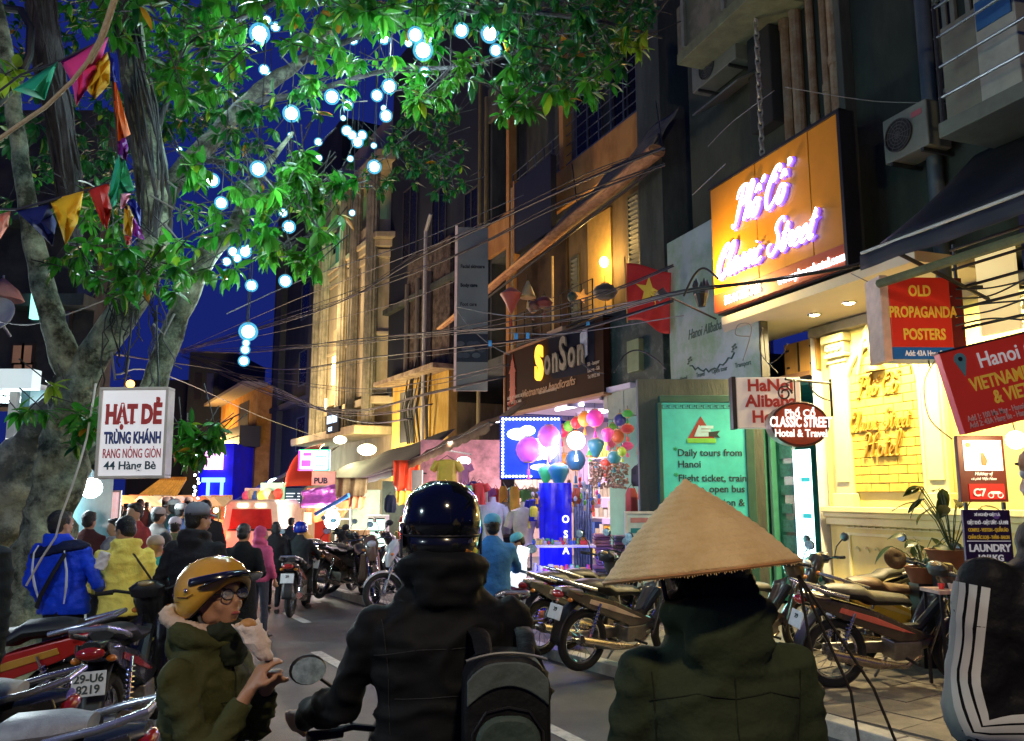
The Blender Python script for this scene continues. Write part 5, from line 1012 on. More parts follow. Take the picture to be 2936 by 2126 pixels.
# ---- far shop fronts on the right pavement
def front(name, label, cat, px0, py0, px1, py1, Y, th, m, **k): t, w_, h_ = panel_thing(name, label, cat, px0, py0, px1, py1, Y); obj('face', MB().box(0, w_, 0, th, 0, h_), m, t, **k); return t, w_, h_
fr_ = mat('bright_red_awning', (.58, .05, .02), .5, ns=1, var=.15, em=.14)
t = thing('red_awning', 'bulging red awning beside the magenta and green light-up sign', 'awning', P(815, 1400, 25)); aw_ = W(85, 25); ah_ = W(132, 25)
obj('hood', MB().grid(lambda u, v: (aw_ * (.02 + u * .98), 1.2 * (1 - cos(v * pi / 2)) * 1.0, ah_ * (.05 + .95 * sin(v * pi / 2)) * (.55 + .45 * sqrt(max(0, 1 - (1 - u) ** 2)))), 14, 8), fr_, t, smooth=True, solid=.03)
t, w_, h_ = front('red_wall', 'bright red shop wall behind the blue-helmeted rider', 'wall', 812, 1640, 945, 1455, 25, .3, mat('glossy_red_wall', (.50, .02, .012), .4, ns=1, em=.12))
t, w_, h_ = front('led_sign', 'magenta, white and green light-up shop sign far down the right side', 'sign', 855, 1350, 946, 1290, 22.5, .12, emat('led_white_face', (.95, .8, 1), 1.6))
for (a, b, c, d, m_) in ((0, 1, .94, 1, 'g'), (0, .5, 0, .07, 'p'), (.5, 1, 0, .07, 'g'), (0, .05, 0, 1, 'p'), (.95, 1, 0, 1, 'g'), (.1, .4, .2, .5, 'p'), (.55, .9, .62, .70, 'g'), (.55, .9, .42, .50, 'g'), (.55, .9, .22, .30, 'g'), (.15, .42, .7, .85, 'p')): obj('led_bar', MB().box(w_ * a, w_ * b, -.03, -.003, h_ * c, h_ * d), emat('led_green', (.02, .9, .25), 1.5) if m_ == 'g' else emat('led_magenta', (1, .05, .6), 1.8), t)
lamp('led_glow', 'POINT', P(900, 1320, 21.8), 60, (1, .5, .9), .3)
t, w_, h_ = front('pub_sign', 'small tan PUB sign below the light-up sign', 'sign', 893, 1392, 962, 1352, 22.8, .1, mat('tan_pub_board', (.62, .36, .2), .6, em=.12)); text('PUB', t, (w_ * .1, -.01, h_ * .15), h_ * .55, black, .05)
t, w_, h_ = front('menu_board', 'dark teal menu board with rows of white print against the red wall', 'menu board', 815, 1457, 866, 1400, 22.6, .08, mat('teal_board', (.01, .07, .08), .5))
for i in range(5): obj('print_row', MB().box(w_ * .08, w_ * (.5 + .1 * (i % 3)), -.01, -.003, h_ * (.1 + .15 * i), h_ * (.15 + .15 * i)), emat('pale_print', (.7, .9, .9), 1), t); obj('print_row', MB().box(w_ * .75, w_ * .9, -.01, -.003, h_ * (.1 + .15 * i), h_ * (.15 + .15 * i)), emat('pale_print', 0, 0), t)
t = thing('purple_canopy', 'crumpled purple and pink plastic canopy under the PUB sign', 'canopy', P(865, 1455, 20.5)); w_, h_ = W(98, 20.5), W(60, 20.5)
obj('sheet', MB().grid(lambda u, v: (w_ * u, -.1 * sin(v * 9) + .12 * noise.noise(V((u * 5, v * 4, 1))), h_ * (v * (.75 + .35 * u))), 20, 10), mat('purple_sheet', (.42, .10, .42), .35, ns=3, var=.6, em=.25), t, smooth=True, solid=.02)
# long brown awnings, stepping down the street
def slope_awning(label, pa, pb, da, db, Y0, Y1, m, up=.75, name='shop_awning', drop=.18):
    a, b = P(*pa, Y0), P(*pb, Y1); t = thing(name, label, 'awning', a); e = b - a; n_ = V((e.y, -e.x, 0)).normalized(); n_ = n_ if n_.x > 0 else -n_
    f = lambda u, v: e * u + n_ * (v * da) + V((0, 0, v * up - .10 * sin(pi * v) + .03 * sin(u * 19)))
    obj('canvas', MB().grid(f, 30, 6), m, t, smooth=True, solid=.015); obj('valance', MB().grid(lambda u, v: e * u + V((0, 0, -drop * v * (.8 + .2 * abs(sin(u * 40))))) - n_ * .01, 60, 2), m, t, smooth=True, solid=.01)
    obj('front_bar', MB().tube([(0, 0, 0), tuple(e)], .022, 6), darkiron, t)
    for k in (0, .5, 1): obj('strut', MB().tube([tuple(e * k), tuple(e * k + n_ * da + V((0, 0, -.1)))], .018, 5), darkiron, t)
    return t
brw = twotone('brown_awning_cloth', (.16, .085, .04), (.28, .17, .09), 2, .8, .3, 10)
slope_awning('long brown awning over the bright clothing stall', (1405, 1212), (1130, 1345), .8, 0, 14.6, 19.0, brw, .45)
slope_awning('dark awning further on, over the mobile stalls', (1130, 1345), (790, 1445), 1.6, 0, 19.2, 27, mat('dark_awning_cloth', (.03, .028, .03), .7, ns=3), 1.0)
slope_awning('black awning in front of the dark apartments', (815, 1370), (600, 1470), 2, 0, 30, 45, mat('black_awning_cloth2', (.02, .02, .025), .7, ns=3), 1.2)
def hangcloth(label, px0, py0, px1, py1, Y, m, name='hanging_cloth'):
    t = thing(name, label, 'cloth', P(px0, py0, Y)); w_, h_ = W(px1 - px0, Y), W(py1 - py0, Y)
    obj('fabric', MB().grid(lambda u, v: (w_ * u, .06 * sin(u * 17 + v), -h_ * v * (.75 + .25 * sin(u * 3.4) + .08 * sin(u * 11))), 24, 6), m, t, smooth=True, solid=.01); return t
hangcloth('brown tarpaulin hanging below the dark awning', 962, 1370, 1055, 1440, 20, brw); hangcloth('red-brown rag hanging beside the brown tarpaulin', 1000, 1425, 1050, 1460, 19.8, mat('rust_cloth', (.4, .10, .04), .8))
t = hangcloth('red banner of shop prices under the brown awning', 1128, 1320, 1202, 1412, 18.2, mat('price_red', (.62, .06, .02), .6, ns=5, var=.3, em=.12), 'price_banner')
t = hangcloth('yellow fringe cloth under the red price banner', 1135, 1408, 1185, 1450, 18.1, mat('fringe_yellow', (.75, .5, .08), .7)); hangcloth('orange tarpaulin behind the ladder', 880, 1400, 1005, 1500, 21.5, mat('orange_tarp', (.65, .2, .06), .7, em=.05))
t = thing('blue_rope_roll', 'blue rolled plastic sheet slanting under the purple canopy', 'roll', P(905, 1475, 20)); obj('roll', MB().tube([(0, 0, 0), tuple(P(1000, 1420, 19.5) - P(905, 1475, 20))], .05, 8), mat('blue_plastic', (.03, .15, .5), .4, em=.1), t)
# stalls: back walls, lit interiors
stw = mat('stall_wall', (.30, .33, .26), .7, ns=1.5, var=.3)
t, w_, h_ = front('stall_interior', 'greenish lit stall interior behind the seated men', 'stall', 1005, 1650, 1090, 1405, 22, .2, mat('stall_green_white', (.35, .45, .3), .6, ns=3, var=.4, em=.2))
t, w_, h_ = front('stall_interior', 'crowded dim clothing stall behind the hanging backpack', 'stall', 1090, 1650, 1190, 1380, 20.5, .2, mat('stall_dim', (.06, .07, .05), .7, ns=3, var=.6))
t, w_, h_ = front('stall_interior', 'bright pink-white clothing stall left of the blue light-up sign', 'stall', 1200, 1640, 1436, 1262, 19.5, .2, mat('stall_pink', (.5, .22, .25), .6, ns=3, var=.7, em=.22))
lamp('stall_lamp', 'AREA', P(1350, 1270, 16.5), 160, (1, .80, .72), .9, None, (0, 0, 0)); lamp('stall_lamp', 'POINT', P(1040, 1450, 19.5), 90, (.9, 1, .8), .25); lamp('stall_lamp', 'POINT', P(1170, 1440, 17.6), 40, (1, .8, .6), .25)
c = P(952, 1490, 21); t = thing('doorway_lamp', 'glaring white lamp in the stall behind the white ladder', 'lamp', c); obj('bulb', MB().ball((0, 0, 0), (.2, .2, .26)), emat('glaring_white', (1, .95, .92), 14), t, smooth=True); lamp('doorway_light', 'POINT', c + V((0, -.5, 0)), 250, (1, .88, .8), .3)
for i, (a, b, Y, s_, lab) in enumerate(((1330, 1322, 17.2, .14, 'white globe lamp in the pink lit clothing stall'), (1052, 1290, 30, .35, 'yellow-white lamp under the cream house balcony'), (975, 1262, 27, .22, 'yellow-green glaring lamp above the light-up sign'), (790, 1385, 38, .35, 'cold white tube lamp far down the right-hand shops'))):
    c = P(a, b, Y); t = thing('shop_lamp', lab, 'lamp', c); obj('bulb', MB().ball((0, 0, 0), (s_, s_, s_ * .6)), emat('shop_lamp_%d' % i, ((1, .92, .9), (1, .9, .45), (1, .95, .5), (.75, 1, .95))[i], 12), t, smooth=True); lamp('shop_light', 'POINT', c + V((0, -.6, -.2)), (40, 260, 220, 300)[i], ((1, .9, .85), (1, .85, .4), (1, .95, .5), (.7, 1, .95))[i], .3)
# stall post, ladder, cartons, fridge
t = thing('stall_post', 'grey concrete post at the near end of the clothing stall', 'post', P(1188, 1650, 16.8)); t.location.z = .1; obj('shaft', MB().box(-.09, .12, 0, .2, 0, 2.2), mat('grey_post', (.25, .24, .22), .8, ns=5), t)
t = thing('ladder', 'white folding ladder standing in the bright stall', 'ladder', P(985, 1570, 20.2)); t.location.z = .1
lt = P(0, 1455, 20.2).z - .1
for s_ in (-.18, .14): obj('rail', MB().tube([(s_ * 1.2, 0, 0), (s_, 0, lt)], .022, 6), white, t)
for k in range(6): obj('rung', MB().box(-.2, .16, -.03, .03, .2 + k * lt / 6.2, .24 + k * lt / 6.2), white, t)
ctn = mat('cardboard', (.52, .33, .16), .8, ns=3, var=.12)
for i, (a, b, c_, d, Y, lab) in enumerate(((998, 1570, 1052, 1522, 18.6, 'big cardboard carton on top of the pile by the ladder'), (1010, 1605, 1054, 1571, 18.4, 'lower cardboard carton in the pile by the ladder'), (870, 1505, 892, 1470, 21.3, 'small carton on the red wall shelf'))):
    q = P(a, b, Y); w_, h_ = W(c_ - a, Y), W(b - d, Y); t = thing('carton', lab, 'box', q, .1 * i); obj('body', MB().box(0, w_, 0, w_ * .8, 0, h_), ctn, t, bevel=.01); obj('tape', MB().box(w_ * .45, w_ * .55, -.003, w_ * .8 + .003, h_ * .3, h_ + .003), mat('brown_tape', (.35, .2, .09), .4), t)
t = thing('display_fridge', 'narrow glass display fridge glowing pale green in the stall', 'fridge', (P(1078, 1570, 19.4).x, 19.4, .1)); h_ = P(0, 1478, 19.4).z - .1; obj('cabinet', MB().box(-.22, .22, 0, .5, 0, h_), white, t); obj('glass_door', MB().box(-.19, .19, -.02, -.003, .1, h_ - .1), emat('fridge_glow', (.6, 1, .85), 1.1), t)
for k in range(4): obj('shelf', MB().box(-.19, .19, -.03, -.022, .3 + k * .28, .33 + k * .28), darkiron, t)
# vertical massage banner
vY = 18.; c0, c1 = P(1308, 1120, vY), P(1400, 652, vY)
t = thing('massage_banner', 'tall grey banner listing Facial skincare, Body care and Foot care', 'banner', c0, .06); w_, h_ = c1.x - c0.x, c1.z - c0.z
obj('face', MB().box(0, w_, 0, .14, 0, h_), mat('grey_banner', (.30, .30, .26), .6, ns=1, var=.15), t); obj('edge_tube', MB().box(-.06, -.003, -.03, .16, -.0, h_ + .03), mat('pinkish_edge', (.75, .5, .42), .5, em=.2), t); obj('picture', MB().box(0, w_, -.008, -.002, h_ * .17, h_ * .34), mat('blue_dark_picture', (.025, .03, .045), .5), t)
for i in range(9): q = 2 * pi * i / 9; obj('stone_print', MB().prism([(w_ * (.12 + .1 * (i % 5) * 1.7) + w_ * .14 * cos(t_ * .7), h_ * (.21 + .035 * (i % 3)) + h_ * .016 * sin(t_ * .7)) for t_ in range(9)], -.014 - i * .001, -.009), mat('stone_print_%d' % (i % 2), ((.08, .09, .11), (.14, .15, .16))[i % 2], .6), t)
for i, tx in enumerate(('Facial skincare', 'Body care', 'Foot care', 'Sauna')): text(tx, t, (w_ * .10, -.006, h_ * (.745 - i * .117 - (.045 if i == 3 else 0))), .115, mat('grey_ink', (.03, .03, .03), .6), .03, sx=.82)
# ======================= LEFT SIDE =======================
lw_ = twotone('left_dark_wall', (.03, .028, .03), (.07, .06, .055), .8, .9, .2, 10)
a = P(262, 1000, 15); t = thing('corner_house', 'dark old house behind the leaning tree trunk at left', 'house', (a.x, 15, 0)); obj('wall', MB().box(-16, 0, 0, .8, 3.4, 9.2), lw_, t)
def lx(px, py, Y=14.9): q = P(px, py, Y); return q.x - a.x, q.z
for (p0, p1, m_, nm) in (((30, 1108), (58, 1045), 'w', 'window'), ((62, 1108), (88, 1045), 'w', 'window'), ((30, 1040), (58, 990), 'w', 'window'), ((62, 1040), (88, 990), 'w', 'window'), ((215, 872), (265, 810), 'd', 'window'), ((165, 960), (195, 890), 'd', 'window')):
    q0, q1 = lx(*p0), lx(*p1); m2 = mat('warm_curtain', (.55, .26, .14), .8, ns=3, em=.12) if m_ == 'w' else mat('dim_violet_glass', (.05, .04, .09), .3, em=.05)
    f = obj('window', MB().box(q0[0] - .05, q1[0] + .05, -.05, -.002, q0[1] - .05, q1[1] + .05), mat('dark_wood_frame', (.05, .03, .02), .6), t); obj('pane', MB().box(q0[0], q1[0], -.06, -.052, q0[1], q1[1]), m2, f)
for i in range(3): q = lx(0, 1130 - 240 * i); obj('floor_band', MB().box(-16, .05, -.5, -.003, q[1], q[1] + .22), concd, t)
q0, q1 = lx(128, 930), lx(158, 775); t2 = thing('lit_sign', 'vertical turquoise-white light-up sign glimpsed behind the tree trunk', 'sign', (a.x + q0[0], 14.4, q0[1])); obj('face', MB().box(0, q1[0] - q0[0], 0, .12, 0, q1[1] - q0[1]), emat('turquoise_glow', (.35, 1, .85), 1.4), t2); obj('frame', MB().box(-.05, q1[0] - q0[0] + .05, .13, .2, -.05, q1[1] - q0[1] + .05), black, t2)
q = P(-5, 912, 11); t = thing('satellite_dish', 'pale dish with a reddish rim at the left edge of the street', 'dish', q); obj('bowl', MB().lathe([(.0, .0), (.1, .01), (.2, .05), (.27, .1)], n=20, M=Matrix.Rotation(R(70), 3, 'X')), mat('dish_white', (.55, .5, .48), .5), t, smooth=True, solid=.01); obj('arm', MB().tube([(0, 0, 0), (.0, .3, -.2)], .02), steel, t)
t = thing('parasol', 'faded pink parasol cloth at the left edge above the bright shop', 'parasol', P(5, 850, 11.2)); obj('cloth', MB().lathe([(.02, .25), (.2, .1), (.28, -.05)], n=12), mat('faded_pink', (.45, .2, .17), .8), t, smooth=True, solid=.01); obj('pole', MB().tube([(0, 0, -.9), (0, 0, .3)], .015, 6), steel, t)
# bright shop, left
sY = 10.5; c0, c1 = P(-260, 1440, sY), P(62, 1112, sY)
t = thing('bright_shop', 'dazzling white open shop front at the left edge', 'shop', (c0.x, sY, .1)); w_ = c1.x - c0.x; hz_ = c1.z - .1
obj('back_wall', MB().box(0, w_, 2.4, 2.5, 0, hz_), mat('white_shop_wall', (.8, .76, .75), .5, ns=2), t); obj('ceiling', MB().box(0, w_, 0, 2.4, hz_, hz_ + .1), white, t); obj('side_wall', MB().box(w_, w_ + .12, 0, 2.4, 0, hz_), mat('teal_glass_side', (.12, .26, .28), .4), t); obj('fascia', MB().box(-.2, w_ + .3, -.3, -.1, hz_ - .05, hz_ + .2), mat('fascia_white', (.7, .8, .8), .4, em=.6), t)
for k in range(3): obj('tube_light', MB().box(w_ * (.2 + .3 * k), w_ * (.2 + .3 * k) + .8, .6, .68, hz_ - .12, hz_ - .05), emat('cold_tube', (.85, .97, 1), 10), t)
obj('counter', MB().box(w_ * .3, w_ * .95, .3, .9, 0, 1.0), mat('pink_counter', (.7, .45, .42), .5, em=.2), t); obj('post', MB().box(w_ - .1, w_, -.08, -.003, 0, hz_ - .06), white, t)
for i in range(8):
    z = .3 + (i // 4) * 1.0; obj('poster', MB().box(w_ * (.3 + .17 * (i % 4)), w_ * (.42 + .17 * (i % 4)), 2.37, 2.395, 1.0 + z, 1.7 + z), gm[i], t)
lamp('shop_glow', 'AREA', (w_ * .6, -.1, hz_ * .8), 330, (.82, .95, 1), 1.6, t, (R(-65), 0, 0))
# lit stall right of the trunk
c = P(262, 1400, 11.5); t = thing('market_lamp', 'blinding cold white lamp right of the tree trunk', 'lamp', c); obj('bulb', MB().ball((0, 0, 0), (.14, .14, .14)), emat('cold_glare', (.8, .97, 1), 30), t, smooth=True); obj('cord', MB().tube([(0, 0, .1), (0, 0, .5)], .01, 5), black, t); lamp('market_light', 'POINT', c + V((0, -.35, 0)), 220, (.75, .93, 1), .15)
for (p0, p1, Y, m_, lab, nm) in (((192, 1522), (255, 1425), 13.5, mat('pink_lit_panel', (.8, .42, .4), .5, ns=4, var=.4, em=.6), 'pink lit menu panel right of the tree trunk', 'lit_board'), ((262, 1520), (335, 1412), 13.2, mat('red_white_panel', (.8, .5, .5), .5, ns=5, var=.5, em=.7), 'red and white lit menu panel beside the pink one', 'lit_board'), ((130, 1382), (160, 1318), 9.9, mat('shop_blue', (.02, .06, .42), .5, em=.2), 'small dark blue sign with a white letter behind the trunk', 'blue_sign'), ((160, 1372), (190, 1275), 9.9, emat('lit_box_face', (.9, .97, .95), 1.2), 'narrow white light box behind the trunk', 'light_box'), ((350, 1452), (375, 1437), 30, emat('lit_box_face', 0, 0), 'small white lit sign among the far stalls', 'far_sign'), ((415, 1452), (462, 1430), 30, emat('cream_box', (1, .93, .75), 1.6), 'cream lit sign among the far stalls', 'far_sign')):
    t, w_, h_ = panel_thing(nm, lab, 'sign', p0[0], p0[1], p1[0], p1[1], Y); obj('face', MB().box(0, w_, 0, .08, 0, h_), m_, t); obj('frame', MB().box(-.03, w_ + .03, .085, .12, -.03, h_ + .03), steel, t)
    if nm == 'lit_board':
        for i in range(5): obj('print_row', MB().box(w_ * .1, w_ * (.6 + .1 * (i % 3)), -.01, -.002, h_ * (.12 + .17 * i), h_ * (.2 + .17 * i)), mat('menu_red_print', (.6, .04, .05), .5), t)
    if nm == 'blue_sign': text('A', t, (w_ * .2, -.01, h_ * .25), h_ * .7, wht_l, .03)
# far street fill: market roof, warm stalls, strings of lights
t = thing('market_roof', 'golden thatch-like market roof far down the street', 'roof', P(395, 1425, 34)); w_, h_ = W(110, 34), W(48, 34)
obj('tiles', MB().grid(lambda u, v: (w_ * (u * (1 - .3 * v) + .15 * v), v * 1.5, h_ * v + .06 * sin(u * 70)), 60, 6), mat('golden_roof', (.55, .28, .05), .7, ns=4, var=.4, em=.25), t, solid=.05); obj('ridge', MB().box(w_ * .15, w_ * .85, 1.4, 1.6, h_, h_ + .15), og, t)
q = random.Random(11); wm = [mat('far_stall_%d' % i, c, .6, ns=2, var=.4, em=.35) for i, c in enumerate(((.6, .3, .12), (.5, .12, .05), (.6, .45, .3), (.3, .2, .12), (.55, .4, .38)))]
fl_lab = ['orange', 'red', 'tan', 'brown', 'pinkish']
for i in range(9):
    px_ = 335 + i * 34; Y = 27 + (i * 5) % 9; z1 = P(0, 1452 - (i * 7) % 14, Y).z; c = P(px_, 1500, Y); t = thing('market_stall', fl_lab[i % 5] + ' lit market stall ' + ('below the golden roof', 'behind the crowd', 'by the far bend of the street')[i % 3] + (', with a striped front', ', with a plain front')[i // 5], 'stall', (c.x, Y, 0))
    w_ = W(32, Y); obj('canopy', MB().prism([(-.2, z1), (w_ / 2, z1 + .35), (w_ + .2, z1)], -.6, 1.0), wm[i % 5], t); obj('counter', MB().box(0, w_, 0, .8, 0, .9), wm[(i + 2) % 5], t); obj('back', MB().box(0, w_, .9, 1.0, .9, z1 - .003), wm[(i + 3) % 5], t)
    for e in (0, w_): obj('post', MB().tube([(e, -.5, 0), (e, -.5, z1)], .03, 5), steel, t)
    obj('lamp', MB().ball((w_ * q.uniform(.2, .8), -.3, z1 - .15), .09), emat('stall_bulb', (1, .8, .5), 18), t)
for k in range(3): lamp('market_glow', 'POINT', P(370 + 120 * k, 1440, 25), 650, (1, .68, .42), .5)
# vertical string of cold bulbs far
t = thing('light_string', 'vertical string of tiny cold white lights over the far crowd', 'string lights', P(562, 1430, 30))
for i in range(16): obj('bulb', MB().ball((q.uniform(-.1, .1), 0, i * .14), .05, 8, 6), emat('tiny_cold', (.7, .9, 1), 10), t)
obj('wire', MB().tube([(0, .05, 0), (0, .05, 2.4)], .01, 4), black, t)
# roofside awnings px 590-815 y 1370-1470 far right pavement
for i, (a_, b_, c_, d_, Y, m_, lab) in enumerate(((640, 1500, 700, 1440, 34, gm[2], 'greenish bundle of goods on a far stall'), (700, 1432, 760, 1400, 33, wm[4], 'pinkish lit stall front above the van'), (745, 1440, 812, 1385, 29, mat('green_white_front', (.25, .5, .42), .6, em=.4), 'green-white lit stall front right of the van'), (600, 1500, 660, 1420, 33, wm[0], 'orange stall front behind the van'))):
    t, w_, h_ = front('far_stall', lab, 'stall', a_, b_, c_, d_, Y, .3, m_)
    for k in range(4): obj('goods', MB().ball((w_ * (.15 + .23 * k), -.15, h_ * (.3 + .12 * (k % 2))), (.18, .15, .2), 8, 6), gm[(i * 3 + k) % 9], t)
# ======================= TREE =======================
bark = twotone('lichen_bark', (.035, .04, .025), (.40, .44, .30), 5, .9, 1., 22, lo=.40, hi=.66)
barkd = twotone('dark_vine_bark', (.022, .02, .02), (.07, .065, .07), 5, .85, .8, 40, streak=.25)
tr = thing('tree', 'big leaning tree with mottled bark and hanging bulbs at left', 'tree', P(90, 1760, 7.6)); tr.location.z = .08; TO = tr.location.copy()
def limb(name, pts, m=bark, k=5, knob=.10, par=tr, org=None, seed=0, n=14):
    """pts: (px, py, Y, radius px); Catmull-Rom in between, knobbly"""
    org = org if org is not None else TO; Q = [(P(a, b, y) - org, W(r, y)) for a, b, y, r in pts]; Q = [Q[0]] + Q + [Q[-1]]; out = []
    for i in range(1, len(Q) - 2):
        for j in range(k):
            t = j / k; a, b, c, d = Q[i - 1], Q[i], Q[i + 1], Q[i + 2]
            p = .5 * (2 * b[0] + (c[0] - a[0]) * t + (2 * a[0] - 5 * b[0] + 4 * c[0] - d[0]) * t * t + (3 * b[0] - a[0] - 3 * c[0] + d[0]) * t ** 3); out.append((p, b[1] + (c[1] - b[1]) * t))
    out.append(Q[-1]); g = MB(); g.loft([(p, r, r) for p, r in out], True, n=n)
    for i, v in enumerate(g.v): v = V(v); q = noise.noise_vector(v * 5 + V((seed, 0, 0))) ; s_ = noise.noise_vector(v * 14); g.v[i] = tuple(v + (q * 1.0 + s_ * .4) * knob * (out[min(len(out) - 1, i // n)][1]))
    o = obj(name, g, m, par, smooth=True, sharp=0) if par else None; return out, o
TR, _ = limb('trunk', [(75, 1960, 7.6, 98), (90, 1700, 7.6, 76), (150, 1450, 7.5, 64), (192, 1260, 7.4, 64), (215, 1120, 7.3, 70), (235, 1050, 7.3, 52)], knob=.35, k=9, n=22)
limb('trunk', [(-40, 1950, 8.1, 100), (0, 1650, 8.1, 95), (30, 1420, 8.0, 82), (110, 1260, 7.9, 60), (190, 1130, 7.6, 40)], twotone('pale_glow_bark', (.10, .11, .09), (.34, .36, .28), 4, .9, .9, 25), knob=.4, k=8, n=20, seed=4)  # added second trunk; its pale bark colour stands in for blown-out glow
LIMBS = []
for nm, pts, m_, kn in (('limb', [(228, 1130, 7.3, 46), (180, 1000, 7.2, 40), (140, 880, 7.1, 34), (108, 740, 7.0, 31), (80, 600, 6.9, 27), (55, 420, 6.8, 24), (20, 180, 6.7, 24), (-30, -80, 6.6, 20)], bark, .25),
    ('limb', [(218, 1130, 7.3, 50), (290, 985, 7.2, 48), (380, 860, 7.1, 46), (432, 740, 7.0, 43), (448, 600, 6.9, 44), (428, 440, 6.8, 44), (398, 260, 6.7, 42), (372, 100, 6.6, 40), (362, -60, 6.5, 38)], bark, .22),
    ('limb', [(250, 1330, 7.7, 30), (340, 1260, 7.8, 34), (430, 1130, 7.8, 36), (492, 960, 7.7, 34), (545, 830, 7.6, 33), (602, 715, 7.5, 31), (670, 655, 7.4, 26), (712, 560, 7.3, 18), (770, 470, 7.2, 10), (840, 380, 7.2, 5)], bark, .2),
    ('limb', [(440, 620, 7.0, 40), (520, 490, 7.2, 30), (610, 400, 7.4, 28), (700, 300, 7.5, 25), (790, 225, 7.6, 22), (860, 180, 7.7, 17), (980, 60, 7.8, 12), (1080, -60, 7.8, 8)], twotone('dark_bark', (.035, .03, .026), (.14, .14, .10), 6, .9, .9, 28), .25),  # darker bark colour for this bough
    ('limb', [(215, 700, 7.6, 22), (200, 540, 7.4, 36), (170, 330, 7.3, 40), (135, 130, 7.2, 44), (110, -80, 7.1, 44)], barkd, .3),
    ('branch', [(700, 300, 7.5, 12), (900, 260, 7.6, 9), (1120, 200, 7.4, 7), (1350, 190, 7.0, 6), (1560, 120, 6.8, 4)], barkd, .2), ('branch', [(860, 180, 7.7, 10), (1100, 80, 7.2, 9), (1400, 30, 6.8, 8), (1700, 60, 6.6, 6), (1900, 110, 6.6, 3)], barkd, .2),
    ('branch', [(560, 450, 7.3, 12), (680, 480, 7.0, 8), (800, 540, 6.8, 6), (920, 660, 6.7, 3)], barkd, .2), ('branch', [(430, 240, 6.8, 14), (560, 120, 6.8, 10), (720, 40, 6.8, 8), (900, -40, 6.8, 6)], barkd, .2), ('branch', [(430, 440, 6.9, 12), (500, 250, 7, 8), (620, 160, 7, 5), (740, 120, 7, 3)], barkd, .2)):
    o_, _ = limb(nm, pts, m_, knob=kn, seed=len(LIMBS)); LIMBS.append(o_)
# hanging vine strands twisted round the right limb and the dark one
def along(L, t): f = t * (len(L) - 1); i = min(int(f), len(L) - 2); return L[i][0].lerp(L[i + 1][0], f - i), L[i][1] + (L[i + 1][1] - L[i][1]) * (f - i)
q = random.Random(21)
for j in range(22):
    L = LIMBS[1] if j < 15 else LIMBS[4]; t0, t1 = ((.42 if j < 15 else .15), 1.); ph = q.uniform(0, 6.28); tw = q.uniform(-2.5, 2.5); pts = []
    for k in range(26):
        c, r = along(L, t0 + (t1 - t0) * k / 25); a = ph + tw * k / 25; r *= 1.04 + .06 * sin(k * 1.1 + j); pts.append(c + V((cos(a) * r, -abs(sin(a)) * r, .0)))
    obj('vine', MB().tube(pts, q.uniform(.008, .018), 6), barkd, tr, smooth=True)
g = MB()
for j in range(22):
    a = P(q.uniform(300, 460), q.uniform(720, 900), 6.9) - TO; n_ = 8; l_ = q.uniform(.3, 1.1); dx = q.uniform(-.3, .3); g.tube([a + V((dx * k / n_ + .03 * sin(k * 2 + j), 0, -l_ * k / n_ + .05 * cos(k + j))) for k in range(n_)], .006, 4)
obj('aerial_roots', g, barkd, tr, kind='stuff')
for j, pts in enumerate(([(395, 760), (470, 800), (520, 700), (470, 640)], [(320, 1010), (330, 1090), (360, 1085), (370, 1030)], [(430, 560), (500, 600), (505, 540), (480, 520)], [(440, 930), (470, 960), (500, 900)], [(400, 420), (430, 500), (455, 520), (452, 560)])): obj('vine', limb('v', [(a, b, 6.75, 4) for a, b in pts], par=None)[0] and MB().tube([P(a, b, 6.75) - TO for a, b in pts], .010, 6), mat('pale_vine', (.22, .20, .18), .8), tr, smooth=True)
# leaves
def leafmesh(name, L=1., w_=.40, curl=.25):
    g = MB(); n_ = 5; vs = []
    for i in range(n_ + 1):
        t = i / n_; hw_ = w_ / 2 * (sin(pi * min(1, t ** .8 * .98 + .01)) ** .7) * (1 if i < n_ else .02); z = -curl * t * t * L
        vs += [(-hw_, t * L, z + .10 * hw_), (0, t * L, z - .10 * w_), (hw_, t * L, z + .10 * hw_)]
    fs = []
    for i in range(n_): a = i * 3; fs += [(a, a + 1, a + 4, a + 3), (a + 1, a + 2, a + 5, a + 4)]
    g._add(vs, fs); return g
LG = leafmesh('leaf'); LMs = [leafmesh('leaf', 1, w_, c) for w_, c in ((.38, .15), (.44, .35), (.34, .5))]
green = [leafmat('leaf_green', (.045, .30, .025)), leafmat('leaf_deep', (.016, .12, .028)), leafmat('leaf_yellowish', (.22, .38, .02)), leafmat('leaf_orange', (.55, .26, .02))]
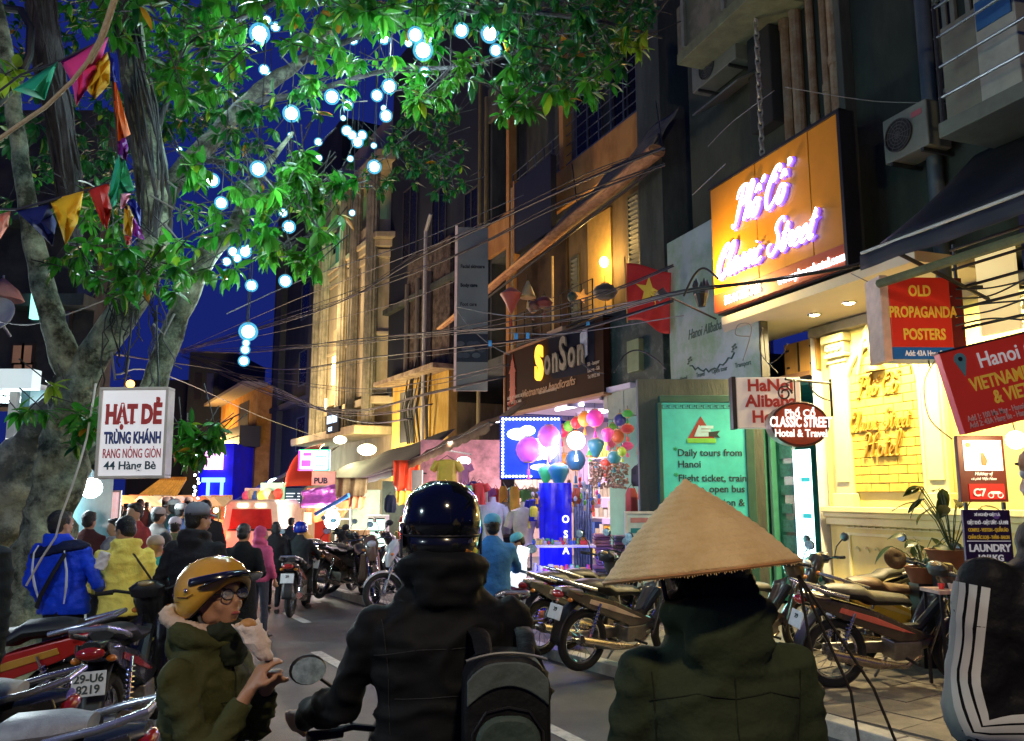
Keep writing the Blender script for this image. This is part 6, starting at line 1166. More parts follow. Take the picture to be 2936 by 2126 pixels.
ZN = [(380, -40, 900, 130, 5.8, 8.5, 105, 0), (900, -40, 1330, 140, 5.8, 8, 130, 0), (1250, -40, 1880, 110, 6, 8, 130, 1), (1330, 100, 1780, 230, 6, 7.6, 60, 1), (1430, 250, 1560, 330, 6, 6.3, 9, 0), (1440, 190, 1760, 290, 6, 6.8, 24, 0), (1780, 90, 1905, 150, 6.2, 6.8, 6, 2),
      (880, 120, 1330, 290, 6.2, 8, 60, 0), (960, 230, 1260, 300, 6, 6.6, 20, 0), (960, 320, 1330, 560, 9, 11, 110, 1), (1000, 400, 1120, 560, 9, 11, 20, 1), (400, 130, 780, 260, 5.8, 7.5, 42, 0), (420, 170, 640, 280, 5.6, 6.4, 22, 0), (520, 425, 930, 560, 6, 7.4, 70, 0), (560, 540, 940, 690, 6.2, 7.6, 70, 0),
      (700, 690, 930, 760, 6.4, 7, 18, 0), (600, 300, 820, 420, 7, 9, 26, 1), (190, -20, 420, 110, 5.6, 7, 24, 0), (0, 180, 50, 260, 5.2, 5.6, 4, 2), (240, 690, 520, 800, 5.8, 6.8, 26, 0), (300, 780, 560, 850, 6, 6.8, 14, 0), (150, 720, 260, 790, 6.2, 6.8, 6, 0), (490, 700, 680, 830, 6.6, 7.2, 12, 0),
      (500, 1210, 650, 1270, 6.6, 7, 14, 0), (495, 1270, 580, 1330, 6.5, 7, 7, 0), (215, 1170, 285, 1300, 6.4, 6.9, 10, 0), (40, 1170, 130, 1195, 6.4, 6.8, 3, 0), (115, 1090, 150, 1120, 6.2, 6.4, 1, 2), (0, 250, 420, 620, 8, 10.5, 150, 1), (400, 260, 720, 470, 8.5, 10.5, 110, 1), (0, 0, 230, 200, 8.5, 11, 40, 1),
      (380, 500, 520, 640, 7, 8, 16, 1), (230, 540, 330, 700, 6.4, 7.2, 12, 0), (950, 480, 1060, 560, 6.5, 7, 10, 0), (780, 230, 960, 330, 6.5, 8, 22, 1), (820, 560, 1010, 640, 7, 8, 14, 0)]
BL = [(905, 95, 15), (948, 88, 14), (610, 60, 11), (598, 168, 12), (842, 70, 10), (760, 262, 10), (780, 300, 13), (802, 300, 11), (548, 550, 11), (525, 572, 11), (850, 240, 11), (545, 760, 10), (575, 75, 22), (590, 45, 15), (450, 158, 18), (585, 155, 18), (850, 85, 17), (783, 90, 10), (920, 78, 24), (937, 112, 24), (940, 160, 18), (1022, 68, 20), (1085, 75, 20), (1098, 112, 19), (862, 192, 18), (835, 212, 21), (735, 215, 20), (770, 233, 12), (855, 257, 19), (645, 252, 20), (643, 300, 10), (705, 315, 11), (706, 350, 8), (768, 290, 16), (792, 315, 14), (828, 323, 11), (776, 352, 9), (829, 370, 15), (572, 375, 24), (470, 400, 17), (490, 450, 22), (627, 472, 12), (640, 503, 14), (516, 558, 15), (543, 558, 15), (502, 580, 15), (500, 610, 15), (557, 633, 13), (632, 623, 19), (550, 735, 21), (543, 775, 16), (540, 800, 14), (397, 332, 7), (780, 472, 10)]
LV = []; q = random.Random(5); tw = MB()
for (x0, y0, x1, y1, Y0, Y1, n_, tint) in ZN:
    for _ in range(n_):
        Y = q.uniform(Y0, Y1); lx_, ly_ = q.uniform(x0, x1), q.uniform(y0, y1); c = P(lx_, ly_, Y) - TO
        if any((lx_ - a_ * 1.2945) ** 2 + (ly_ - b_ * 1.2945) ** 2 < (34 + r_) ** 2 for a_, b_, r_ in BL) and q.random() < .85: continue
        k = q.randint(6, 10); out = V((q.uniform(-1, 1), q.uniform(-1, .6), q.uniform(-.6, .3))).normalized()
        s_ = q.uniform(.10, .165) * (1. if Y < 8.4 else .85); tw.tube([c - out * .3 + V((0, 0, .14)), c - out * .12 + V((0, 0, .06)), c], [.006, .005, .003], 4)
        for i in range(k):
            a = 2 * pi * i / k + q.uniform(-.3, .3); side = out.orthogonal().normalized(); side = Matrix.Rotation(a, 3, out) @ side
            d = (side * q.uniform(.7, 1.1) + out * q.uniform(.15, .8) + V((0, 0, -q.uniform(.15, .75)))).normalized(); up = (V((0, 0, 1)) + out * .3 + V((q.uniform(-.4, .4), q.uniform(-.4, .4), 0))).normalized()
            xa = d.cross(up).normalized(); za = xa.cross(d); M_ = Matrix((xa, d, za)).transposed() @ Matrix.Diagonal((s_ * q.uniform(.9, 1.25), s_ * q.uniform(.75, 1.2), s_))
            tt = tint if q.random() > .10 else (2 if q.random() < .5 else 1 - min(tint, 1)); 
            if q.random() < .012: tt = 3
            LV.append((s_ / Y, c + d * .01, M_, tt, q.randrange(3)))
print('leaves', len(LV)); LV.sort(key=lambda a: -a[0]); lm = {}
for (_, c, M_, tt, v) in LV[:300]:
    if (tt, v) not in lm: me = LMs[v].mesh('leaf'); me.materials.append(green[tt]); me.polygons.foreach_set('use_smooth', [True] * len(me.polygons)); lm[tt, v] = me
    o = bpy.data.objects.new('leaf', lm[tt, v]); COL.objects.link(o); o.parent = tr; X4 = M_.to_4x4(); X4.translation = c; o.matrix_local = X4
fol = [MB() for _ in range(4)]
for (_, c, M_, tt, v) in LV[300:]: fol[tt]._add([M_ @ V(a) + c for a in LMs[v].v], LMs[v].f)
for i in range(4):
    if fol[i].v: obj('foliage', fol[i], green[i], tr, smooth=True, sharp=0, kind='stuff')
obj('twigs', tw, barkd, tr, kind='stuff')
# bulbs
bg_ = emat('cold_bulb_glow', (.66, .93, 1), 26); bgf = emat('cold_bulb_glow_far', (.6, .9, 1), 10)
shell_m = bpy.data.materials.new('cyan_halo_shell'); shell_m.use_nodes = True; n_ = shell_m.node_tree.nodes; L_ = shell_m.node_tree.links; n_.remove(n_['Principled BSDF'])
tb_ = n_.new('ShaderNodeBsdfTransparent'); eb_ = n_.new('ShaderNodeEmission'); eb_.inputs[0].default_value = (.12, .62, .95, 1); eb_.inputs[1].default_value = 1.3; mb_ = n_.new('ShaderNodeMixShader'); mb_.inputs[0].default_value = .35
L_.new(tb_.outputs[0], mb_.inputs[1]); L_.new(eb_.outputs[0], mb_.inputs[2]); L_.new(mb_.outputs[0], n_['Material Output'].inputs[0])  # added see-through cyan shell stands in for the halo round each bulb
for i, (a, b, r) in enumerate(BL):
    Y = 5.6 + (24 - r) * .22 + (i * 7 % 5) * .18
    if 49 <= i < 52: Y = 8.5 + (i - 49) * .8
    c = P(a * 1.2945, b * 1.2945, Y); rr = W(r * (.62 + .09 * (i * 7 % 5)), Y)
    t = thing('hanging_bulb', ('large ' if r > 19 else 'small ' if r < 13 else '') + 'round cold white bulb hanging ' + ('at the top left of the tree', 'in the upper middle of the tree', 'in the top right leaves of the tree', 'in the low left clump of leaves', 'under the lowest branch, against the blue sky', 'in front of the cream house')[(0 if a < 610 else 1 if a < 800 else 2) if b < 360 else 3 if b < 540 else 4 if b < 700 else 5], 'bulb', c, 0, 'cold white bulbs hung in the tree')
    obj('globe', MB().ball((0, 0, 0), rr, 14, 9), bg_ if Y < 8 else bgf, t, smooth=True, sharp=0); obj('halo_shell', MB().ball((0, 0, 0), rr * 1.5, 16, 10), shell_m, t, smooth=True, sharp=0); obj('socket', MB().tube([(0, 0, rr * 1.2), (0, 0, rr * 1.7)], rr * .3, 8), black, t)
    obj('wire', MB().tube([(0, 0, rr), (.01, 0, rr + .5), (-.01, .05, rr + 1.1)], .004, 4), darkiron, t)
    if i % 2 == 0 and Y < 8: lamp('bulb_glow', 'POINT', (0, 0, -rr * 1.7), 22, (.62, .92, 1), rr, t)
# ======================= BUNTING, ROPE, SIGN IN THE TREE =======================
FL = {'green': (.02, .30, .16), 'pink': (.72, .05, .22), 'yellow': (.75, .38, .02), 'blue': (.01, .02, .28), 'red': (.62, .035, .01), 'orange': (.78, .14, .02), 'purple': (.16, .02, .22), 'mint': (.04, .42, .22), 'rose': (.75, .25, .35), 'salmon': (.72, .24, .16), 'navy': (.012, .018, .10), 'violet': (.28, .03, .40)}
def bunting(label, cordpts, flags, Y, grp='bunting strings on the tree'):
    o_ = P(*cordpts[0], Y); t = thing('bunting', label, 'bunting', o_, 0, grp)
    obj('cord', MB().tube([P(a, b, Y) - o_ for a, b in cordpts], .007, 6), mat('bunting_cord', (.03, .03, .05), .7), t)
    for k, (c, poly) in enumerate(flags):
        g = MB(); cc = V((sum(p[0] for p in poly) / len(poly), sum(p[1] for p in poly) / len(poly), 0)); vs = [P(cc.x, cc.y, Y - .06) - o_]; n_ = len(poly); ring = []
        for i in range(n_):
            for f in (0, .5): a = V((*poly[i], 0)).lerp(V((*poly[(i + 1) % n_], 0)), f); ring.append(a)
        mid = [cc.lerp(a, .55) for a in ring]; N2 = len(ring)
        for j, a in enumerate(mid): vs.append(P(a.x, a.y, Y - .03 + .05 * sin(j * 2.1 + k)) - o_)
        for j, a in enumerate(ring): vs.append(P(a.x, a.y, Y + .03 * sin(j * 1.7 + k)) - o_)
        fs = [(0, 1 + j, 1 + (j + 1) % N2) for j in range(N2)] + [(1 + j, 1 + N2 + j, 1 + N2 + (j + 1) % N2, 1 + (j + 1) % N2) for j in range(N2)]
        g._add(vs, fs); obj('flag', g, mat('flag_' + c, tuple(min(.9, x * 1.35) for x in FL[c]), .7, ns=6, var=.12, spec=.15), t, smooth=True, sharp=60, solid=.004)
bunting('upper bunting string with a green, a pink and a yellow pennant', [(-20, 275), (60, 215), (165, 178), (310, 108), (318, 150)], [('green', [(38, 258), (165, 178), (128, 288)]), ('pink', [(172, 174), (310, 108), (282, 200), (218, 306), (208, 240)]), ('yellow', [(268, 190), (306, 150), (316, 180), (314, 240), (272, 286), (250, 260)])], 4.6)
bunting('bunting hanging straight down the trunk in orange, purple and mint', [(312, 150), (322, 230), (336, 410), (342, 560), (365, 600)], [('blue', [(310, 160), (326, 170), (336, 236), (318, 232)]), ('orange', [(322, 228), (332, 240), (374, 386), (340, 406), (336, 404)]), ('purple', [(336, 402), (360, 396), (368, 425), (362, 460), (340, 448)]), ('mint', [(338, 440), (346, 462), (358, 458), (386, 545), (350, 555), (322, 600), (310, 560)]), ('rose', [(346, 556), (374, 556), (362, 590), (346, 600)]), ('blue', [(364, 580), (384, 570), (404, 600), (402, 650)]), ('yellow', [(356, 598), (368, 590), (382, 620), (378, 678), (354, 672)]), ('violet', [(380, 620), (402, 655), (415, 688), (382, 676)]), ('red', [(358, 676), (378, 680), (372, 702), (362, 704)])], 4.7)
bunting('lower bunting string with navy, orange-yellow and red pennants', [(-20, 600), (45, 602), (145, 575), (240, 548), (255, 545), (315, 525)], [('salmon', [(-10, 618), (30, 606), (22, 650), (-10, 700)]), ('navy', [(46, 606), (138, 588), (162, 640), (150, 705), (95, 650)]), ('yellow', [(143, 576), (240, 548), (222, 640), (188, 702), (172, 650)]), ('red', [(254, 546), (312, 526), (320, 600), (306, 660), (292, 640)])], 4.8)
c = P(-10, 405, 4.4); t = thing('rope', 'beige rope curving up across the pink pennant', 'rope', c)
rp = [(-10, 405), (60, 355), (130, 308), (205, 236), (250, 180), (285, 115), (305, 60), (327, -10)]; obj('strand', MB().tube([P(a, b, 4.4) - c for a, b in rp], .012, 8), mat('beige_rope', (.48, .38, .24), .8, ns=30, bump=.5), t, smooth=True); obj('strand', MB().tube([P(a + 9, b + 3, 4.42) - c for a, b in rp[4:]], .009, 8), mat('beige_rope', 0), t, smooth=True)
c = P(0, 290, 5.6); t = thing('cable', 'thick black cable looping down at the top left of the tree', 'cable', c); obj('sheath', MB().tube([P(a, b, 5.6) - c for a, b in ((-10, 300), (50, 240), (85, 160), (88, 80), (60, 30), (20, 25))] , .03, 8), black, t, smooth=True)
# chestnut sign
sYY = 6.1; a, b = P(272, 1374, sYY), P(488, 1112, sYY)
t = thing('chestnut_sign', 'white HAT DE TRUNG KHANH box sign hung on the tree', 'sign', a, .0, rot=(0, -.012, .03)); w_, h_ = b.x - a.x, b.z - a.z
obj('panel', MB().box(.02, w_ - .02, -.004, .10, .02, h_ - .02), mat('white_acrylic', (.80, .79, .80), .35, ns=2, var=.05, em=.42), t)
g = MB(); g.box(0, w_, -.02, .11, 0, .022); g.box(0, w_, -.02, .11, h_ - .022, h_); g.box(0, .022, -.02, .11, .0225, h_ - .0225); g.box(w_ - .022, w_, -.02, .11, .0225, h_ - .0225); obj('frame', g, mat('aluminium_cream', (.60, .54, .46), .4), t, bevel=.004)
def fit(tx, x0, x1, z, size, m_, off=0, shear=0.):
    o = text(tx, t, (x0, -.006, z), size, m_, off, shear); ww_ = max(v.co.x for v in o.data.vertices); o.scale.x = (x1 - x0) / ww_; return o
rl, bl_, pk_, gl_ = mat('sign_red', (.62, .02, .012), .5, var=0), mat('sign_blue', (.01, .03, .22), .5, var=0), mat('sign_pink', (.68, .06, .10), .5, var=0), mat('sign_slate', (.02, .07, .10), .5, var=0)
def slab(tx, x0, x1, z, hgt, m_):
    """bold slab-serif capitals"""
    o = fit(tx, x0, x1, z, hgt, m_, .055); return o
slab('HẠT DẺ', w_ * .10, w_ * .91, h_ * .605, .195, rl); fit('TRÙNG KHÁNH', w_ * .10, w_ * .91, h_ * .385, .118, bl_, .042); fit('RANG NÓNG GIÒN', w_ * .09, w_ * .92, h_ * .225, .098, pk_, .008); fit('44 Hàng Bè', w_ * .12, w_ * .86, h_ * .10, .085, gl_, .018)
# serif feet of the big red letters
g = MB()
for k, (x_, e) in enumerate(((.118, .035), (.235, .035), (.30, .03), (.42, .03), (.50, .035), (.655, .03), (.80, .03))): 
    g.box(w_ * (x_ - e * .55), w_ * (x_ + e * .95), -.0095, -.0065, h_ * .605, h_ * .605 + .012)
    if k in (0, 1, 5, 6): g.box(w_ * (x_ - e * .55), w_ * (x_ + e * .95), -.0095, -.0065, h_ * .605 + .128, h_ * .605 + .14)
obj('serifs', g, rl, t)
obj('amber_lamp', MB().ball((w_ * .4, .03, h_ + .03), .03), emat('amber_glow', (1, .42, .06), 8), t, smooth=True); obj('hanger', MB().tube([(w_ * .3, .05, h_), (w_ * .32, .1, h_ + .6)], .008, 5), darkiron, t)
obj('hanger', MB().tube([(w_ * .8, .05, h_), (w_ * .5, .3, h_ + .7)], .008, 5), darkiron, t)
c = P(255, 1230, 6.2); t = thing('white_cable', 'thin white cable running down the trunk left of the white sign', 'cable', c); obj('sheath', MB().tube([P(a, b, 6.4) - c for a, b in ((275, 1100), (262, 1180), (248, 1260), (225, 1340), (205, 1400), (175, 1480), (160, 1540), (120, 1600), (75, 1680))], .009, 6), mat('white_cable', (.6, .58, .55), .5), t, smooth=True)
# ======================= UTILITY POLE AND CABLES =======================
pc = P(1925, 900, 15.2); t = thing('utility_pole', 'dark concrete utility pole carrying cable bundles by the flag', 'pole', (pc.x, 15.2, .1)); obj('shaft', MB().tube([(0, 0, 0), (0, 0, 12)], [.13, .09], 12), mat('dark_pole', (.03, .033, .03), .8, ns=5), t, smooth=True)
z_ = P(0, 430, 15.2).z - .1
for k in range(3): obj('insulator', MB().cbox((0, -.05, z_ - .25 * k), (.5 - .1 * k, .08, .06)), darkiron, t)
obj('junction_box', MB().cbox((-.05, -.15, z_ - .7), (.3, .2, .45)), black, t, bevel=.02)
cb, cp, cbr = mat('cable_black', (.012, .012, .013), .5), mat('cable_pale', (.22, .21, .19), .6), mat('cable_tan', (.30, .20, .12), .6)
def cable(pts, r=.012, m=cb, sag=.0, Y0=None, Y1=None, label=None):
    """pts: (px, py, Y)"""
    Q = [P(*p) for p in pts]; Q = [Q[0]] + Q + [Q[-1]]; out = []
    for i in range(1, len(Q) - 2):
        for j in range(8): f = j / 8; a, b, c_, d = Q[i - 1:i + 3]; out.append(.5 * (2 * b + (c_ - a) * f + (2 * a - 5 * b + 4 * c_ - d) * f * f + (3 * b - a - 3 * c_ + d) * f ** 3))
    out.append(Q[-1]); o_ = out[0]; nm = {'cable_black': 'black', 'cable_pale': 'pale grey', 'cable_tan': 'tan'}[m.name]
    t = thing('overhead_cable', label or ('thick ' if r > .016 else 'thin ') + nm + ' overhead cable ' + ('in front of the hotel', 'across the orange balcony house', 'across the lantern shop front', 'down the far street')[0 if pts[0][0] > 1950 else 1 if pts[0][1] < 600 else 2 if pts[0][0] > 1300 else 3], 'cable', o_, 0, 'overhead cables'); obj('wire', MB().tube([a - o_ for a in out], r, 6), m, t, smooth=True, sharp=0)
q = random.Random(9)
MAIN = [((2960, 530, 8), (2560, 728, 9), (2258, 795, 9.5), (1956, 838, 10), (1700, 900, 12), (1480, 935, 14), (1250, 955, 18), (1000, 975, 24), (700, 1010, 34), (520, 1008, 44)),
        ((1905, 425, 11), (1700, 505, 12.5), (1480, 610, 15), (1200, 740, 20), (900, 900, 28), (510, 1008, 44)), ((1905, 470, 11), (1600, 590, 13.5), (1300, 740, 18), (1000, 850, 25), (520, 1012, 44)),
        ((1930, 760, 11), (1700, 850, 12.5), (1400, 925, 16), (1120, 968, 21), (900, 990, 27), (500, 1005, 44)), ((1930, 860, 11), (1600, 960, 13.5), (1320, 1000, 17), (1050, 1030, 22), (780, 1060, 30), (520, 1012, 44)),
        ((1460, 1045, 15), (1260, 1090, 18), (1060, 1115, 22), (860, 1100, 28), (640, 1060, 36), (520, 1015, 44)), ((1450, 1078, 15), (1230, 1130, 18), (1000, 1175, 23), (780, 1130, 30), (520, 1020, 44)),
        ((1240, 1160, 17), (1080, 1190, 21), (930, 1180, 25), (760, 1115, 32), (600, 1045, 40)), ((1180, 1200, 18), (980, 1200, 24), (700, 1080, 34), (400, 1030, 30), (330, 1020, 15))]
for k, L in enumerate(MAIN):
    for j in range(3 if k < 7 else 2):
        dx, dy = (q.uniform(-4, 4), q.uniform(-10, 12)) if j else (0, 0); m_ = cb if q.random() < .62 else cp
        cable([(a + dx, b + dy * (1 if i not in (0, len(L) - 1) else .3) + q.uniform(-4, 4), y) for i, (a, b, y) in enumerate(L)], q.uniform(.010, .024) if j == 0 else q.uniform(.006, .013), cb if j == 0 else m_)
for (L, r, m_) in (([(1310, 880, 14), (1450, 905, 13.6), (1600, 905, 13.2), (1750, 878, 12.6), (1960, 838, 11)], .010, cp), ([(1455, 955, 13.6), (1600, 958, 13.2), (1750, 940, 12.6), (1960, 905, 11.4)], .008, cp), ([(1310, 885, 14), (1340, 930, 13.9), (1400, 985, 13.7), (1460, 1018, 13.5)], .008, cp),
    ([(2130, 1035, 9.6), (2155, 940, 9.6), (2120, 930, 9.4), (2110, 960, 9.4), (2150, 965, 9.5)], .006, cp), ([(2190, 960, 9.8), (2200, 1040, 9.7), (2240, 1020, 9.6), (2258, 985, 9.6)], .006, cb), ([(2185, 940, 9.8), (2180, 1010, 9.7), (2230, 1070, 9.7)], .007, cb), ([(2680, 1035, 8), (2650, 1100, 8), (2665, 1200, 8), (2730, 1260, 7.8)], .007, cbr), ([(2440, 785, 9), (2560, 840, 8.6), (2660, 860, 8.3), (2730, 850, 8)], .005, cp),
    ([(1760, 1070, 12.6), (1790, 1020, 12.5), (1830, 1005, 12.4), (1880, 1030, 12.3), (1910, 1060, 12.2)], .012, cb), ([(1732, 1072, 12.6), (1700, 1065, 12.7), (1665, 1040, 12.7)], .010, cb), ([(1960, 850, 9.8), (1990, 790, 9.8), (2020, 770, 9.8), (2060, 800, 9.7)], .014, cb), ([(0, 922, 9), (120, 925, 9), (380, 830, 9.5), (470, 790, 10)], .007, cp), ([(330, 1075, 7), (500, 1085, 12), (760, 1200, 26), (930, 1260, 30)], .008, cp),
    ([(2250, 250, 9.5), (2500, 290, 9.2), (2740, 300, 8.5), (2936, 345, 8)], .005, cp), ([(2030, 420, 10.4), (2100, 350, 10.4), (2220, 260, 10)], .006, cp), ([(1985, 560, 10.4), (2080, 470, 10.4)], .006, cp), ([(1880, 290, 13), (1900, 420, 12.2)], .008, cb), ([(1640, 470, 14), (1655, 590, 14)], .012, cb), ([(650, 900, 9), (900, 790, 10), (1200, 690, 12), (1500, 560, 13)], .006, cp), ([(520, 1005, 40), (800, 880, 28), (1000, 800, 22), (1405, 640, 16)], .01, cp), ([(520, 1005, 40), (760, 960, 30), (1100, 880, 21), (1310, 805, 18)], .009, cp)):
    cable(L, r, m_)
# hooped wires in front of the hotel balcony (px 2740-2936)
for k in range(5): cable([(2740, 830 + 26 * k, 7.6), (2840, 826 + 22 * k, 7.4), (2960, 800 + 30 * k - (k % 2) * 40, 7)], .009, cb)
# ======================= PEOPLE =======================
skin = mat('skin', (.48, .25, .14), .5, ns=9, var=.08, bump=.04); hairm = mat('black_hair', (.012, .010, .010), .45, ns=60, var=.4, bump=.5, bs=120)
_dg = None
_RC = {}
def remesh(g, vox, sm=4, folds=0., fs=5., seed=0, fine=0.):
    ck = hash((round(vox, 4), sm, folds, tuple(round(c, 4) for v in g.v for c in v)))
    if ck in _RC: m_ = _RC[ck].copy(); m_.materials.clear(); return m_
    me = g.mesh('tmp'); o = bpy.data.objects.new('tmp', me); COL.objects.link(o)
    r = o.modifiers.new('r', 'REMESH'); r.mode = 'VOXEL'; r.voxel_size = vox; r.use_smooth_shade = True
    if sm: s_ = o.modifiers.new('s', 'SMOOTH'); s_.iterations = sm; s_.factor = .5
    bpy.context.view_layer.update(); dg = bpy.context.evaluated_depsgraph_get(); out = bpy.data.meshes.new_from_object(o.evaluated_get(dg)); bpy.data.objects.remove(o); bpy.data.meshes.remove(me); out.materials.clear()
    if folds:
        for v in out.vertices:
            p = v.co * fs + V((seed * 3.1, 0, 0)); q_ = V((p.x, p.y, p.z * 2.2)); n = noise.noise(q_); r_ = 1 - min(1, abs(n) * 3.0); f = r_ * r_ * .9 - .25 + noise.noise(q_ * 2.6) * .35
            v.co += v.normal * (f * folds + (fine * noise.noise(v.co * 38) if fine else 0))
    _RC[ck] = out; return out.copy()
def cloth(name, col, **k): k.setdefault('bump', .55); k.setdefault('bs', 17); k.setdefault('spec', .2); return mat('cloth_' + name, col, k.pop('r', .85), ns=4, var=.18, sheen=.0, **k)
def hand(g, w_, d, palm, s=1., curl=.7, side=1):
    """palm plus four unequal curled fingers and a thumb; d along the hand, palm = palm normal"""
    d = V(d).normalized(); pn = (V(palm) - d * V(palm).dot(d)).normalized(); x = d.cross(pn) * side; w_ = V(w_)
    g.loft([(w_ - d * .02, .028 * s, .022 * s), (w_ + d * .03 * s, .038 * s, .018 * s), (w_ + d * .075 * s, .042 * s, .016 * s), (w_ + d * .095 * s, .036 * s, .013 * s)], True, x, 12)
    for i, l in enumerate((.066, .076, .071, .055)):
        b = w_ + d * .085 * s + x * (-.030 + .020 * i) * s; q1 = b + (d * cos(curl * .5) + pn * sin(curl * .5)) * l * .45 * s; q2 = q1 + (d * cos(curl * 1.3) + pn * sin(curl * 1.3)) * l * .33 * s; q3 = q2 + (d * cos(curl * 2) + pn * sin(curl * 2)) * l * .27 * s
        g.tube([b - d * .02 * s, b, q1, q2, q3], [.0085 * s, .0095 * s, .009 * s, .008 * s, .006 * s], 8)
    b = w_ + d * .03 * s - x * .03 * s; g.tube([b, b - x * .025 * s + d * .02 * s + pn * .01 * s, b - x * .03 * s + d * .045 * s + pn * .025 * s, b - x * .018 * s + d * .065 * s + pn * .035 * s], [.013 * s, .012 * s, .010 * s, .007 * s], 8)
def head(g, c, R3, s=1.):
    """cranium, jaw, nose, brow, lips, ears around centre c; R3 turns it (face towards +y)"""
    f = lambda x, y, z: c + R3 @ V((x * s, y * s, z * s))
    def e(x, y, z, a, b, d_, nu=14, nv=10): g.ball(f(x, y, z), (a * s, b * s, d_ * s), nu, nv, R3)
    e(0, -.012, .03, .074, .092, .085, 18, 12); e(0, .022, -.03, .062, .068, .075); e(0, .038, -.078, .038, .042, .030); e(0, .078, .03, .05, .02, .035)
    for s_ in (-1, 1): e(s_ * .034, .062, -.028, .026, .022, .026); e(s_ * .073, -.008, -.008, .008, .018, .030); e(s_ * .03, .083, .022, .024, .008, .007); e(s_ * .010, .094, -.033, .008, .009, .007); e(s_ * .05, .01, -.06, .022, .04, .025)
    g.loft([(f(0, .082, .022), .008 * s, .010 * s), (f(0, .096, -.005), .010 * s, .012 * s), (f(0, .108, -.026), .013 * s, .012 * s), (f(0, .094, -.038), .010 * s, .006 * s)], True, R3 @ V((1, 0, 0)), 10)
    e(0, .089, -.057, .024, .010, .006); e(0, .087, -.067, .020, .010, .007)
def hairdo(kind, c, R3, s, col):
    g = MB(); f = lambda x, y, z: c + R3 @ V((x * s, y * s, z * s))
    if kind in ('short', 'bob', 'bun'):
        g.ball(f(0, -.020, .038), (.084 * s, .098 * s, .088 * s), 18, 12, R3); g.ball(f(0, -.048, -.015), (.072 * s, .06 * s, .07 * s), 14, 10, R3)
        if kind == 'short': g.ball(f(0, .04, .085), (.06 * s, .045 * s, .03 * s), 12, 8, R3)
        if kind == 'bob': g.ball(f(0, -.03, -.055), (.092 * s, .07 * s, .075 * s), 16, 10, R3); g.ball(f(0, .055, .075), (.06 * s, .035 * s, .03 * s), 12, 8, R3)
        if kind == 'bob':
            for s_ in (-1, 1): g.ball(f(s_ * .078, .012, -.02), (.018 * s, .04 * s, .07 * s), 10, 8, R3)
    return remesh(g, .012, 2, .0045, 14, 3)
